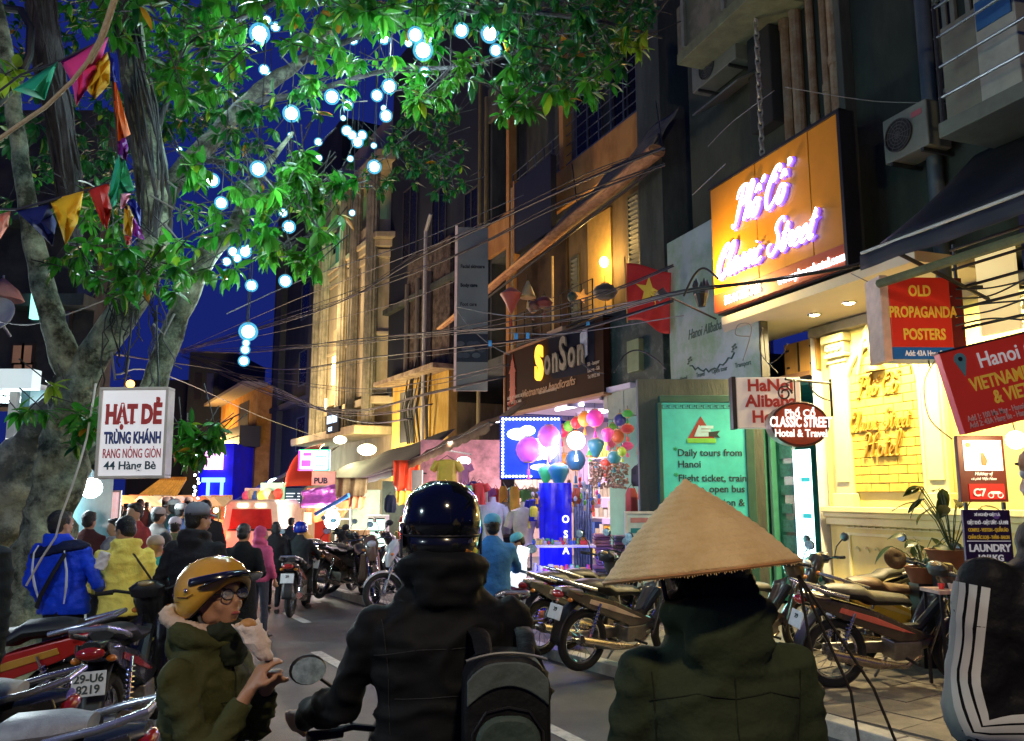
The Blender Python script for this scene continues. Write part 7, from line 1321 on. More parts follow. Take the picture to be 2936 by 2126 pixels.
def person(label, px, ptop, Y, face=0., jac=(.02, .02, .022), tro=(.02, .02, .025), hair='short', arms=None, legs='stand', lean=(0, 0), yaw=0., pitch=0., drop=0., vox=None, folds=.010, hood=0., coat=0., cap=None, helmet=None, gloves=False, neck=True, scl=None, wide=1., zbase=0., jname='jacket', jm=None, hoodup=False, fine=0., noname=None, seatz=.45, roll=0.):
    top = P(px, ptop, Y).z - zbase; X = P(px, ptop, Y).x; hb = 1.70 if legs != 'sit' else 1.70 - (.90 - seatz)
    s = scl or top / (hb + (.03 if helmet else 0)); t = thing('person', label, 'person', (X, Y, zbase), R(face)); t.scale = (s, s, s)
    vx = vox or (.012 if Y < 4 else .018 if Y < 8 else .027); dz = 0 if legs != 'sit' else -(.90 - seatz)
    bd = lambda x, y, z: V((x + lean[0] * max(0, z - .95), y + lean[1] * max(0, z - .95), z + dz)); Hd = bd(0, .015, 1.585); R3 = Matrix.Rotation(R(yaw), 3, 'Z') @ Matrix.Rotation(R(pitch), 3, 'X') @ Matrix.Rotation(R(roll), 3, 'Y')
    A_ = arms or {}; AR = {}
    for sd, k in ((-1, 'L'), (1, 'R')):
        sh = bd(sd * .170 * wide, -.005, 1.368 - drop); el, ha = A_.get(k, ((sd * .25, -.03, 1.12), (sd * .25, .08, .88))); AR[k] = (sh, V(el) + V((0, 0, dz)), V(ha) + V((0, 0, dz)), sd)
    if legs == 'stand': LG_ = [(V((-.09, 0, .90)), V((-.10, .02, .49)), V((-.11, -.02, .09))), (V((.09, 0, .90)), V((.10, .03, .49)), V((.11, .03, .09)))]
    elif legs == 'stride': LG_ = [(V((-.09, 0, .90)), V((-.10, .14, .50)), V((-.10, .20, .10))), (V((.09, 0, .90)), V((.10, -.02, .49)), V((.10, -.26, .13)))]
    elif legs == 'straddle': LG_ = [(V((-.10, 0, .90)), V((-.24, .22, .60)), V((-.30, .05, .10))), (V((.10, 0, .90)), V((.24, .22, .60)), V((.30, .05, .10)))]
    else: LG_ = [(V((-.09, 0, seatz)), V((-.14, .38, seatz + .05)), V((-.14, .40, .09))), (V((.09, 0, seatz)), V((.14, .38, seatz + .05)), V((.14, .30, .09)))]
    b = MB(); head(b, Hd, R3); b.loft([(bd(0, -.01, 1.40), .07, .06), (bd(0, -.005, 1.47), .055, .055), (Hd + R3 @ V((0, -.01, -.06)), .052, .055)], True, (1, 0, 0), 12)
    b.loft([(bd(0, 0, .88), .13, .09), (bd(0, 0, 1.1), .12, .08), (bd(0, 0, 1.3), .14, .09), (bd(0, 0, 1.42), .08, .06)], True, (1, 0, 0), 14)
    for (sh, el, ha, sd) in AR.values():
        b.tube([sh, el], [.045, .037], 10); b.tube([el, ha], [.035, .024], 10); d = (ha - el).normalized(); hand(b, ha, d, V((-sd * .6, .5, .2)), 1, .7, sd)
    for hp, kn, an in LG_: b.tube([hp, kn], [.07, .05], 10); b.tube([kn, an], [.05, .035], 10)
    body = obj('body', remesh(b, .010 if label[:5] == 'woman' and Y < 4 else max(vx * .85, .012), 1), skin, t, smooth=True, sharp=0)
    if Y < 9:
        for s_ in (-1, 1):
            ec = Hd + R3 @ V((s_ * .031, .078, .008)); obj('eye', MB().ball(ec, .0125, 10, 8), mat('eye_white', (.75, .72, .68), .2, var=0), body, smooth=True); obj('iris', MB().ball(ec + R3 @ V((0, .0075, 0)), .0062, 8, 6), mat('iris_dark', (.02, .012, .01), .15, var=0), body, smooth=True)
        obj('lips', MB().ball(Hd + R3 @ V((0, .0935, -.062)), (.021, .006, .0065), 10, 6, R3), mat('lip', (.42, .10, .09), .4, var=0), body, smooth=True)
        for s_ in (-1, 1): obj('eyebrow', MB().ball(Hd + R3 @ V((s_ * .031, .089, .028)), (.019, .004, .0035), 8, 6, R3), hairm, body, smooth=True)
    # jacket
    j = MB(); W_ = wide; zb_ = .86 - coat
    j.loft([(bd(0, 0, zb_), .18 * W_ + coat * .1, .125 + coat * .1), (bd(0, 0, .95), .178 * W_, .125), (bd(0, 0, 1.10), .168 * W_, .118), (bd(0, .0, 1.25), .188 * W_, .128), (bd(0, -.005, 1.34 - drop * .6), .195 * W_, .120), (bd(0, -.005, 1.41 - drop * .5), .135 * W_, .095), (bd(0, 0, 1.465), .080, .080), (bd(0, 0, 1.50), .074, .076)], True, (1, 0, 0), 20)
    for (sh, el, ha, sd) in AR.values():
        j.capsule(sh, el, .062, .053, 12); m_ = el.lerp(ha, .88); j.loft([(el, .056, .056), (el.lerp(m_, .5), .053, .053), (m_, .042, .042)], True, n=12); j.ball(el, .057)
    if hood:
        j.torus(bd(0, -.02, 1.475), .085, .034 * hood, Matrix.Rotation(R(-14), 3, 'X') @ Matrix.Diagonal((1.15, 1.05, 1)), 20, 8)
        if not hoodup: j.ball(bd(0, -.095, 1.43), (.105, .040, .085)); 
    if hoodup: j.ball(Hd + R3 @ V((0, -.025, .02)), (.11, .115, .125), 16, 12, R3)
    jo = obj(jname, remesh(j, vx, 3, folds, 5.5, px * .01, fine), jm or cloth('%.3f_%.3f_%.3f' % jac, jac), t, smooth=True, sharp=0)
    tr_ = MB(); hz_ = .90 if legs != 'sit' else seatz; tr_.loft([(V((0, 0, hz_ - .06)), .165, .115), (V((0, 0, hz_ + .06)), .165, .115)], True, (1, 0, 0), 16)
    for hp, kn, an in LG_: tr_.capsule(hp, kn, .088, .066); tr_.loft([(kn, .066, .066), (kn.lerp(an, .5), .062, .062), (an, .05, .055)], True, n=12); tr_.ball(kn, .066)
    obj('trousers', remesh(tr_, vx * 1.1 if Y > 4 else .028, 3, folds * .8, 6, px * .02), cloth('%.3f_%.3f_%.3f' % tro, tro), t, smooth=True, sharp=0)
    for hp, kn, an in LG_: sh_ = MB().loft([(V((an.x, an.y - .07, .045)), .035, .04), (V((an.x, an.y, .05)), .045, .045), (V((an.x, an.y + .10, .035)), .045, .03), (V((an.x, an.y + .17, .03)), .03, .02)], True, (1, 0, 0), 12); obj('shoe', sh_, mat('shoe_dark', (.03, .025, .022), .5), t, smooth=True)
    if hair and not helmet and not hoodup: obj('hair', hairdo(hair, Hd, R3, 1.0, None), hairm, t, smooth=True, sharp=0)
    if cap:
        g = MB(); prof = [(.093, .035), (.094, .06), (.088, .09), (.068, .118), (.035, .133), (.001, .137)]; g.lathe(prof, Hd + R3 @ V((0, -.012, 0)), 20, R3 @ Matrix.Diagonal((.93, 1.08, 1))); cm = mat('cap_%.2f_%.2f' % cap[:2], cap, .8, ns=6)
        g2 = MB().grid(lambda u, v: Hd + R3 @ V(((u - .5) * .15 * (1 - .25 * v * v), .075 + .085 * v * (1 - (2 * u - 1) ** 2 * .5), .04 - .012 * v - .018 * (2 * u - 1) ** 2)), 10, 5)
        co_ = obj('cap', g, cm, t, smooth=True, solid=.004); obj('brim', g2, cm, co_, smooth=True, solid=.005)
    return t, Hd, R3, bd, AR
def puthelmet(t, Hd, R3, col, rough=.18, visor=False, stripe=None, name='helmet', s=1.):
    g = MB(); vs = []; fn = lambda v: Hd + R3 @ V(v)
    prof = [(.118, -.045), (.128, -.01), (.132, .03), (.127, .07), (.110, .108), (.080, .136), (.042, .151), (.001, .155)]
    n_ = 28; rows = []
    for (r, z) in prof:
        for i in range(n_): a = 2 * pi * i / n_; fr = max(0, sin(a)); z2 = z + (.095 * fr ** 1.3 * max(0, 1 - (z + .045) / .115) if z < .07 else 0); vs.append(fn((r * .93 * cos(a) * s, (-.012 + r * 1.08 * sin(a)) * s, z2 * s)))
    m_ = len(prof); g._add(vs, [(j * n_ + i, j * n_ + (i + 1) % n_, (j + 1) * n_ + (i + 1) % n_, (j + 1) * n_ + i) for j in range(m_ - 1) for i in range(n_)])
    he = obj(name, g, mat('helmet_%.3f_%.3f_%.3f' % col, col, rough, ns=10, var=.12, coat=.8), t, smooth=True, sharp=0, solid=.012)
    obj('rim', MB().tube([vs[i % n_] for i in range(n_ + 1)], .006, 6), black, he, smooth=True)
    return he
K3 = lambda *a: a
# --- far crowd first
q = random.Random(31)
jc = [(.02, .02, .025), (.10, .03, .03), (.03, .04, .09), (.08, .07, .06), (.25, .22, .2), (.12, .10, .05), (.35, .05, .05), (.02, .05, .05), (.3, .28, .3)]
cl = ['black', 'maroon', 'navy', 'brown-grey', 'pale grey', 'olive', 'red', 'dark teal', 'off-white']; wh = ['under the golden market roof', 'among the market stalls', 'beside the lit stall', 'in the thick of the far crowd', 'near the white van', 'behind the woman in red']
for i in range(24):
    px_ = 262 + i * 16.2 + q.uniform(-5, 5); Y = (11, 18, 24, 14.5)[i % 4] + q.uniform(-1.5, 1.5); k = (i * 4 + 1) % 9; ht_ = q.uniform(1.52, 1.74); r_ = V((0, 0, (ht_ - H) / Y)); py_ = 1420 + (H - ht_) / Y * 2400
    if 600 < px_ < 680: px_ -= 60
    person('far walker, %s jacket, %s%s' % (cl[k], wh[i % 6], (', turned away', ', looking aside', ', in a cap')[i // 6 % 3] if i < 18 else ', head only in view'), px_, py_, Y, q.choice((0, 20, -30, 160, 90)), jc[k], vox=.036, folds=.008, hair=('short', 'bob')[i % 2], cap=(.5, .45, .42) if i // 6 % 3 == 2 and i < 18 else None, arms=None, legs='stride' if i % 2 else 'stand')
# --- middle distance
person('small man in white cap behind the tan-collared walker, among the stalls', 503, 1486, 10.5, 15, (.12, .12, .06), cap=(.6, .5, .55))
t_, Hd, R3, bd, AR = person('person in black knee-length coat walking away behind the white van', 700, 1503, 9.0, -4, (.008, .008, .010), (.07, .05, .035), 'short', legs='stride', coat=.36, arms={'R': ((.28, -.06, 1.12), (.20, .16, 1.08)), 'L': ((-.25, -.02, 1.12), (-.24, .04, .88))}, folds=.006, wide=1.03, pitch=-8)
person('woman in a pink fluffy hood beside the black-coated walker', 750, 1513, 10.8, -25, (.62, .10, .22), (.05, .05, .07), None, hoodup=True, hood=1, yaw=-60)
person('woman in black with tied hair walking past the van', 792, 1497, 13.2, 10, (.015, .015, .018), (.012, .012, .015), 'bob', legs='stride', coat=.15)
person('man in slate jacket by the red wall behind the rider', 836, 1485, 17, -20, (.04, .05, .07), (.03, .03, .04))
person('person in mustard top bending by the red wall', 893, 1508, 17.5, 60, (.45, .30, .08), (.08, .07, .05), lean=(0, .5))
sitarm = {'L': ((-.26, .12, 1.13), (-.08, .30, 1.08)), 'R': ((.26, .12, 1.13), (.08, .32, 1.06))}
person('seated man in tan cap and pale trousers beside the parked bicycles', 1086, 1570, 14.6, 150, (.012, .012, .015), (.5, .4, .35), 'short', legs='sit', seatz=.30, cap=(.6, .38, .18), lean=(0, .35), arms=sitarm, pitch=-25, zbase=.1)
person('seated dark-haired man facing the man in the tan cap', 1142, 1558, 15.2, 165, (.05, .05, .055), (.03, .03, .035), 'short', legs='sit', seatz=.34, lean=(0, .3), arms=sitarm, pitch=-30, zbase=.1)
t_, Hd, R3, bd, AR = person('motorcyclist in a glossy blue helmet and dark jacket riding away', 862, 1497, 13.3, 4, (.025, .03, .032), (.02, .02, .022), None, helmet=True, legs='sit', seatz=.78, arms={'L': ((-.30, .20, 1.15), (-.28, .42, 1.0)), 'R': ((.30, .20, 1.15), (.28, .42, 1.0))}, zbase=.0)
puthelmet(t_, Hd, R3, (.01, .03, .35))
ridarm = {'L': ((-.30, .20, 1.15), (-.28, .42, 1.05)), 'R': ((.30, .20, 1.15), (.28, .42, 1.05))}
person('rider in a bright blue jacket partly hidden by the black helmet', 1412, 1478, 8.6, 12, (.04, .16, .42), (.02, .02, .03), 'short', legs='sit', seatz=.78, arms=ridarm, wide=1.1, cap=(.08, .3, .5))
person('passenger in turquoise cap and maroon jacket beside the white shopping bag', 1487, 1532, 9.6, 100, (.22, .04, .10), (.03, .03, .05), 'short', arms={'L': ((-.22, .05, 1.1), (-.15, .3, 1.1))}, cap=(.10, .40, .5), pitch=-25)
t = thing('shopping_bag', 'glowing white shopping bag held beside the blue rider', 'bag', P(1478, 1684, 8.9)); g = MB().loft([((0, 0, 0), .05, .04), ((.03, 0, .12), .09, .05), ((.06, 0, .3), .07, .05), ((.09, 0, .42), .07, .02)], True, (1, 0, 0), 14); obj('plastic', remesh(g, .012, 1, .006, 14), mat('bright_white_plastic', (.85, .92, 1), .35, em=.9), t, smooth=True, sharp=0)
person('woman with black bobbed hair and red coat looking left', 470, 1528, 8.4, 70, (.55, .02, .02), (.02, .02, .03), 'bob', yaw=10)
person('child in a cream fleece hat and turquoise puffer jacket', 447, 1540, 7.4, 20, (.03, .30, .38), (.03, .03, .05), None, cap=(.6, .42, .35), folds=.014, jname='puffer_jacket')
# blue jacket man
bj = cloth('royal_blue', (.010, .06, .75), r=.5)
t_, Hd, R3, bd, AR = person('man in a royal blue jacket with white piping, seen from behind', 205, 1466, 6.9, -12, (.01, .04, .4), (.015, .015, .018), 'short', jm=bj, wide=1.30, yaw=-12, lean=(-.18, .02), folds=.014, hood=.9, arms={'L': ((-.33, -.02, 1.12), (-.30, .14, .90)), 'R': ((.31, -.02, 1.12), (.24, .18, 1.0))})
wp = mat('white_piping', (.72, .74, .8), .5, var=.05)
for s_ in (-1, 1): obj('piping', MB().loft([(bd(s_ * .125, -.150, 1.42) + V((0, .045, 0)), .006, .004), (bd(s_ * .145, -.150, 1.36) + V((0, .012, 0)), .008, .004), (bd(s_ * .165, -.146, 1.22), .012, .004), (bd(s_ * .150, -.142, 1.10), .014, .004), (bd(s_ * .115, -.140, .96), .006, .004)], True, (1, 0, 0), 8), wp, t_, smooth=True)
nav = cloth('navy_yoke', (.010, .014, .05), r=.6)
obj('yoke', remesh(MB().loft([(bd(0, -.012, 1.44), .17, .10), (bd(0, -.012, 1.385), .275, .145), (bd(0, -.010, 1.345), .278, .146)], True, (1, 0, 0), 20), .016, 2, .006), nav, t_, smooth=True, sharp=0)
obj('shoulder_strap', MB().loft([(bd(.16, -.145, 1.36), .022, .006), (bd(.05, -.166, 1.2), .022, .006), (bd(-.08, -.164, 1.02), .022, .006), (bd(-.14, -.14, .92), .022, .006)], True, (1, 0, 0), 8), black, t_)
# yellow jacket man
yj = cloth('pale_yellow', (.88, .76, .16), r=.7)
t_, Hd, R3, bd, AR = person('man in a pale yellow jacket looking down at something in his hands', 368, 1484, 7.0, 38, (.7, .6, .2), (.015, .015, .018), 'short', jm=yj, yaw=22, pitch=-22, wide=1.12, lean=(0, .10), folds=.014, hood=1.0, arms={'L': ((-.24, .06, 1.10), (-.14, .34, 1.12)), 'R': ((.26, .02, 1.08), (.08, .34, 1.10))})
obj('scarf', MB().torus(bd(0, .02, 1.475), .075, .028, Matrix.Rotation(R(10), 3, 'X'), 18, 8), cloth('black_scarf', (.015, .015, .017)), t_, smooth=True); obj('shoulder_strap', MB().tube([bd(-.10, .10, 1.42), bd(-.07, -.02, 1.475), bd(.05, -.12, 1.38), bd(.20, -.13, 1.16), bd(.20, -.06, 1.0)], .009, 6), black, t_, smooth=True)
t = thing('snack_bag', 'crumpled white paper snack bag held by the yellow-jacketed man', 'bag', P(294, 1608, 6.75)); obj('paper', remesh(MB().cbox((0, 0, 0), (.09, .04, .14), (0, .3, 0)), .010, 2, .008, 16), mat('white_paper', (.75, .7, .68), .7), t, smooth=True, sharp=0)
# cap man
t_, Hd, R3, bd, AR = person('tall man in a grey cap and dark quilted jacket, seen from behind', 568, 1447, 6.6, -14, (.022, .022, .026), (.02, .02, .022), 'short', cap=(.16, .17, .22), wide=1.16, yaw=-22, folds=.013, hood=.8, arms={'L': ((-.29, -.02, 1.12), (-.26, .12, .90)), 'R': ((.26, .0, 1.12), (.18, .22, 1.08))})
obj('collar', MB().torus(bd(0, 0, 1.48), .078, .018, Matrix.Rotation(R(-10), 3, 'X'), 18, 8), cloth('tan_collar', (.28, .18, .11)), t_, smooth=True)
# left edge dark figure
person('dark-clothed bystander cut off by the left edge, teal light on the shoulder', -85, 1375, 3.9, -20, (.018, .028, .036), (.02, .022, .02), 'short', wide=1.2, folds=.012, arms={'R': ((.25, -.02, 1.12), (.20, .0, .88))}, coat=.12)

# ======================= FOREGROUND PEOPLE =======================
# --- woman in the gold helmet
olv = cloth('dark_olive', (.060, .066, .022), r=.75)
arms = {'L': ((-.19, .10, 1.10), (-.05, .22, 1.28)), 'R': ((.20, .14, 1.07), (.11, .245, 1.30))}
GT, Hd, R3, bd, AR = person('woman in a scratched gold helmet and glasses lifting a wrapped burger to her mouth', 607, 1606, 2.85, -104, (.06, .06, .03), (.02, .02, .03), None, helmet=True, jm=olv, arms=arms, hood=1.3, vox=.012, folds=.016, wide=1.08, pitch=14, yaw=-16, lean=(0, .02), scl=.915, drop=.02)
he = puthelmet(GT, Hd, R3, (.68, .36, .035), .22, s=1.0)
F3 = lambda x, y, z: Hd + R3 @ V((x, y, z))
Hg = (lambda H_, R_: lambda x, y, z: H_ + R_ @ V((x, y, z)))(Hd.copy(), R3.copy())
obj('scratch', MB().prism([(0, 0), (.045, .008), (.06, .002), (.03, -.006)], -.001, .001).cbox((0, 0, 0), (.001, .001, .001)), black, he) if 0 else None
# painted scratches on the shell, following it
def onshell(a, z, o=.004):
    prof = [(.118, -.045), (.128, -.01), (.132, .03), (.127, .07), (.110, .108), (.080, .136)]
    for (r0, z0), (r1, z1) in zip(prof, prof[1:]):
        if z0 <= z <= z1: r = r0 + (r1 - r0) * (z - z0) / (z1 - z0); break
    r += o + .006; return F3(r * .93 * cos(a), -.012 + r * 1.08 * sin(a), z)
for (a0, z0, a1, z1, r_) in ((.15, .02, -.25, .032, .0022), (-.2, .012, -.4, .02, .0018), (-.55, .05, -.7, .045, .002), (.3, .028, .1, .022, .0015)): obj('scratch', MB().tube([onshell(a0 + (a1 - a0) * k / 5, z0 + (z1 - z0) * k / 5) for k in range(6)], r_, 5), mat('scratch_brown', (.16, .06, .01), .7), he)
# dark upper band and peak
g = MB().grid(lambda u, v: onshell(pi * (.06 + .88 * u), .058 + .020 * v, .004), 24, 3); obj('band', g, mat('helmet_band', (.012, .012, .013), .2, coat=.8), he, smooth=True, solid=.006)
g = MB().grid(lambda u, v: (lambda a, rr: F3(rr * .93 * cos(a), -.012 + rr * 1.1 * sin(a), .066 - .004 * v - .022 * abs(2 * u - 1) ** 2))(pi * (.12 + .76 * u), .132 + .058 * v * sin(pi * u) ** .5), 20, 6); obj('peak', g, mat('helmet_peak', (.012, .012, .013), .15, coat=.9), he, smooth=True, solid=.006)
for s_ in (-1, 1): obj('rivet', MB().ball(onshell(.12 if s_ > 0 else pi - .12, .045, .006), .009, 10, 8), chrome, he, smooth=True)
g = MB()
for (a0, a1) in ((.8, 2.34),): pass
obj('chrome_edge', MB().tube([onshell(pi * (.06 + .88 * k / 14), .082, .004) for k in range(15)], .0025, 6), chrome, he, smooth=True)
for s_ in (-1, 1): obj('chin_strap', MB().tube([F3(s_ * .078, -.01, -.03), F3(s_ * .078, .0, -.07), F3(s_ * .055, .02, -.105), F3(0, .03, -.118)], .010, 6), black, GT, smooth=True)
obj('hair', remesh(MB().ball(F3(0, -.05, -.045), (.078, .06, .075), 14, 10).ball(F3(0, -.045, -.10), (.07, .05, .06), 12, 8), .009, 2, .004, 16), hairm, GT, smooth=True, sharp=0)
gl = MB(); lensm = mat('lens_glass', (.7, .75, .8), .03, var=0); lensm.node_tree.nodes['Principled BSDF'].inputs['Alpha'].default_value = .16
for s_ in (-1, 1):
    c = F3(s_ * .034, .106, .004); rr = [(.025 * cos(a) * (1 - .12 * cos(2 * a) * 0), .019 * sin(a)) for a in [2 * pi * k / 16 for k in range(17)]]; gl.tube([c + R3 @ V((x * 1.05, -.006 * abs(x) / .025, z)) for x, z in rr], .0026, 6)
    gl.tube([F3(s_ * .060, .098, .010), F3(s_ * .082, .06, .012), F3(s_ * .084, .0, .004)], .0025, 6); 
gl.tube([F3(-.010, .108, .008), F3(.010, .108, .008)], .0025, 6); go_ = obj('glasses', gl, black, GT, smooth=True)
for s_ in (-1, 1): obj('lens', MB().ball(F3(s_ * .034, .105, .004), (.024, .0015, .018), 16, 8, R3), lensm, go_, smooth=True)
fl_c = cloth('cream_fleece', (.62, .46, .34), r=.95); obj('fleece_collar', remesh(MB().torus(bd(-.0, -.045, 1.505), .106, .028, Matrix.Rotation(R(-16), 3, 'X') @ Matrix.Diagonal((1.0, 1.15, 1)), 24, 8), .008, 1, .006, 30), fl_c, GT, smooth=True, sharp=0)
obj('scarf', remesh(MB().torus(bd(0, .03, 1.475), .075, .036, Matrix.Rotation(R(8), 3, 'X'), 20, 8).ball(bd(0, .10, 1.41), (.07, .04, .06)), .010, 2, .009, 14), cloth('dark_green_scarf', (.022, .03, .018)), GT, smooth=True, sharp=0)
hp = GT.matrix_basis @ (AR['L'][2] + V((.02, .07, .09))) if 0 else P(746, 1800, 2.74)
t = thing('wrapped_burger', 'burger half wrapped in crumpled white paper at her mouth', 'food', P(733, 1855, 2.72))
pg = MB()
for j in range(9):
    for i in range(26): a = 2 * pi * i / 26; t_ = j / 8; r = .020 + .027 * t_ ** .7 + .005 * noise.noise(V((cos(a) * 2, sin(a) * 2, t_ * 5))) * (1 + t_ * 2); pg.v.append((.035 - .066 * t_ + r * cos(a), r * .8 * sin(a), -.04 + .11 * t_ + (.02 * noise.noise(V((cos(a) * 3, sin(a) * 3, 7))) if j == 8 else 0)))
for j in range(8):
    for i in range(26): pg.f.append((j * 26 + i, j * 26 + (i + 1) % 26, (j + 1) * 26 + (i + 1) % 26, (j + 1) * 26 + i)); pg.mi.append(0)
w3 = pg; obj('paper', w3, mat('greasy_paper', (.80, .66, .56), .6, ns=14, var=.1, bump=.6, bs=22), t, smooth=True, sharp=25, solid=.002)
obj('bun', MB().ball((-.028, 0, .068), (.028, .026, .020), 14, 10), mat('bun_crust', (.55, .27, .08), .5), t, smooth=True)
gh = MB(); hand(gh, P(772, 1925, 2.78), V((-.35, -.05, 1)), V((-1, 0, .1)), 1.15, 1.0, 1); obj('hand', remesh(gh, .006, 1), skin, None) if 0 else None

# --- man in the black helmet with backpack
blk = cloth('black_jacket', (.006, .007, .008), r=.7, bump=.15)
arms = {'L': ((-.30, .10, 1.08), (-.42, .40, .97)), 'R': ((.30, .08, 1.08), (.30, .44, .97))}
HM, Hd, R3, bd, AR = person('man in a glossy black helmet and puffy black jacket astride a motorbike', 1286, 1392, 2.72, 14, (.01, .01, .01), (.015, .015, .018), None, helmet=True, jm=blk, arms=arms, hood=1.35, vox=.012, folds=.016, wide=1.22, legs='straddle', lean=(-.02, .06), yaw=4, drop=.045)
F3 = lambda x, y, z: Hd + R3 @ V((x, y, z))
he = obj('helmet', MB().lathe([(.108, -.012), (.126, -.005), (.130, .03), (.127, .07), (.112, .108), (.082, .137), (.043, .153), (.001, .157)], F3(0, -.01, 0), 32, R3 @ Matrix.Diagonal((.90, 1.08, 1))), mat('helmet_navy_black', (.004, .005, .010), .13, ns=6, var=.1, coat=.5), HM, smooth=True, sharp=0, solid=.01)
obj('helmet_skirt', MB().lathe([(.090, -.105), (.106, -.085), (.118, -.04), (.124, -.006)], F3(0, -.01, 0), 32, R3 @ Matrix.Diagonal((.90, 1.08, 1))), mat('helmet_skirt', (.008, .009, .012), .22, ns=8, coat=.4), he, smooth=True, sharp=0, solid=.01)
obj('trim', MB().tube([F3(.90 * .128 * cos(a), -.01 + 1.08 * .128 * sin(a), -.006) for a in [2 * pi * k / 30 for k in range(31)]], .004, 6), black, he, smooth=True)
def hs(a, z, o=.002): r = (.130 if z < .04 else .122) + .004 + o - max(0, z - .055) * .5; return F3(.90 * r * cos(a), -.01 + 1.08 * r * sin(a), z)
sc = [(-1.15, .048), (-1.0, .060), (-.85, .058), (-.72, .066), (-.62, .056), (-.72, .042), (-.95, .040), (-1.1, .038)]
vs = [hs(-.88, .052, .003)] + [hs(a, z, .001) for a, z in sc]; g = MB(); g._add(vs, [(0, 1 + i, 1 + (i + 1) % 8) for i in range(8)]); obj('peeled_sticker', g, mat('peeled_sticker', (.16, .19, .20), .5, ns=40), he)
for (a, z, m_) in ((-1.05, -.058, (.7, .3, .05)), (-.62, -.058, (.05, .6, .2)), (-.70, -.055, (.6, .6, .1))):
    obj('reflector', MB().cbox(F3(.90 * .121 * cos(a), -.01 + 1.08 * .121 * sin(a), z), (.022, .008, .022), (0, .4, a + pi / 2)), mat('reflector_%.1f_%.1f' % m_[:2], m_, .1, m=.6, ns=30, var=.6), he, bevel=.003)
obj('badge', MB().cbox(F3(.90 * .124 * cos(-1.0), -.01 + 1.08 * .124 * sin(-1.), -.02), (.02, .006, .018), (0, 0, -1. + pi / 2)), steel, he, bevel=.003)
obj('visor', MB().grid(lambda u, v: (lambda a, r: F3(.92 * r * cos(a), -.01 + 1.1 * r * sin(a), .03 - .10 * v))(pi * (-.02 + 1.04 * u), .137 + .012 * sin(pi * u)), 24, 4), mat('smoked_visor', (.05, .06, .09), .06, var=0, coat=1), he, smooth=True, solid=.003)
# backpack: a thing of its own worn on his back
bpm, bpg, bpt = cloth('backpack_black', (.010, .011, .012), r=.6), cloth('backpack_grey', (.10, .125, .12), r=.6), cloth('backpack_pocket', (.055, .085, .072), r=.6)
bo = P(1450, 2258, 2.42); t = thing('backpack', 'black and grey backpack with a triangular badge on the helmeted man', 'backpack', bo, R(6)); pw_ = W(118, 2.42); ph_ = W(350, 2.42)
def shell(w0, h0, h1, d0, d1, m_, nm, e=.0, rr=.06, par=None):
    pts = []; 
    for k in range(9): a = pi / 2 * k / 8; pts.append((w0 - rr + rr * sin(a), h1 - rr + rr * cos(a)))
    pts = [(w0, h0)] + pts[::-1] + [(-a, b) for a, b in pts] + [(-w0, h0)]; return obj(nm, MB().prism(pts, d0, d1), m_, par or t, smooth=True, bevel=.014)
shell(pw_, -.12, ph_, -.06, .12, bpm, 'body', rr=.09)
def arcpan(w0, z0, z1, dip, y, m_, nm): 
    n_ = 14; g = MB(); top_ = [(-w0 + 2 * w0 * k / n_, z1 - .05 * abs(2 * k / n_ - 1) ** 3) for k in range(n_ + 1)]; bot = [(w0 - 2 * w0 * k / n_, z0 + dip * (1 - (2 * k / n_ - 1) ** 2)) for k in range(n_ + 1)]
    return obj(nm, g.prism(top_ + bot, y - .010, y), m_, t, smooth=True, bevel=.004)
arcpan(pw_ * .94, ph_ * .64, ph_ * .97, ph_ * .15, -.060, bpg, 'top_panel')
po = shell(pw_ * .74, -.12, ph_ * .58, -.085, -.060, bpt, 'front_pocket', rr=.07)
obj('zip', MB().tube([(-pw_ * .80, -.062, ph_ * .1), (-pw_ * .80, -.064, ph_ * .45), (-pw_ * .5, -.064, ph_ * .60), (0, -.064, ph_ * .635), (pw_ * .5, -.064, ph_ * .60), (pw_ * .8, -.064, ph_ * .45), (pw_ * .8, -.062, ph_ * .1)], .004, 6), black, t, smooth=True)
obj('badge', MB().prism([(-.030, .075), (.030, .075), (.034, .085), (.006, .142), (-.006, .142), (-.034, .085)], -.090, -.085), black, po, bevel=.003); text('ACTI', po, (0, -.0915, .082), .014, white, .03, align='CENTER')
for s_ in (-1, 1): obj('strap', MB().loft([((s_ * pw_ * .5, .02, ph_ * .98), .025, .007), ((s_ * pw_ * .55, .09, ph_ * 1.10), .028, .008), ((s_ * pw_ * .6, .20, ph_ * 1.10), .028, .008), ((s_ * pw_ * .6, .26, ph_ * .9), .025, .007)], True, (1, 0, 0), 8), bpm, t, smooth=True)
obj('reflective_trim', MB().tube([(-pw_ * .95 + 2 * pw_ * .95 * k / 20, -.03, ph_ * 1.02 - .02 * (2 * k / 20 - 1) ** 2) for k in range(21)], .004, 6), mat('grey_trim', (.12, .13, .14), .4), t)

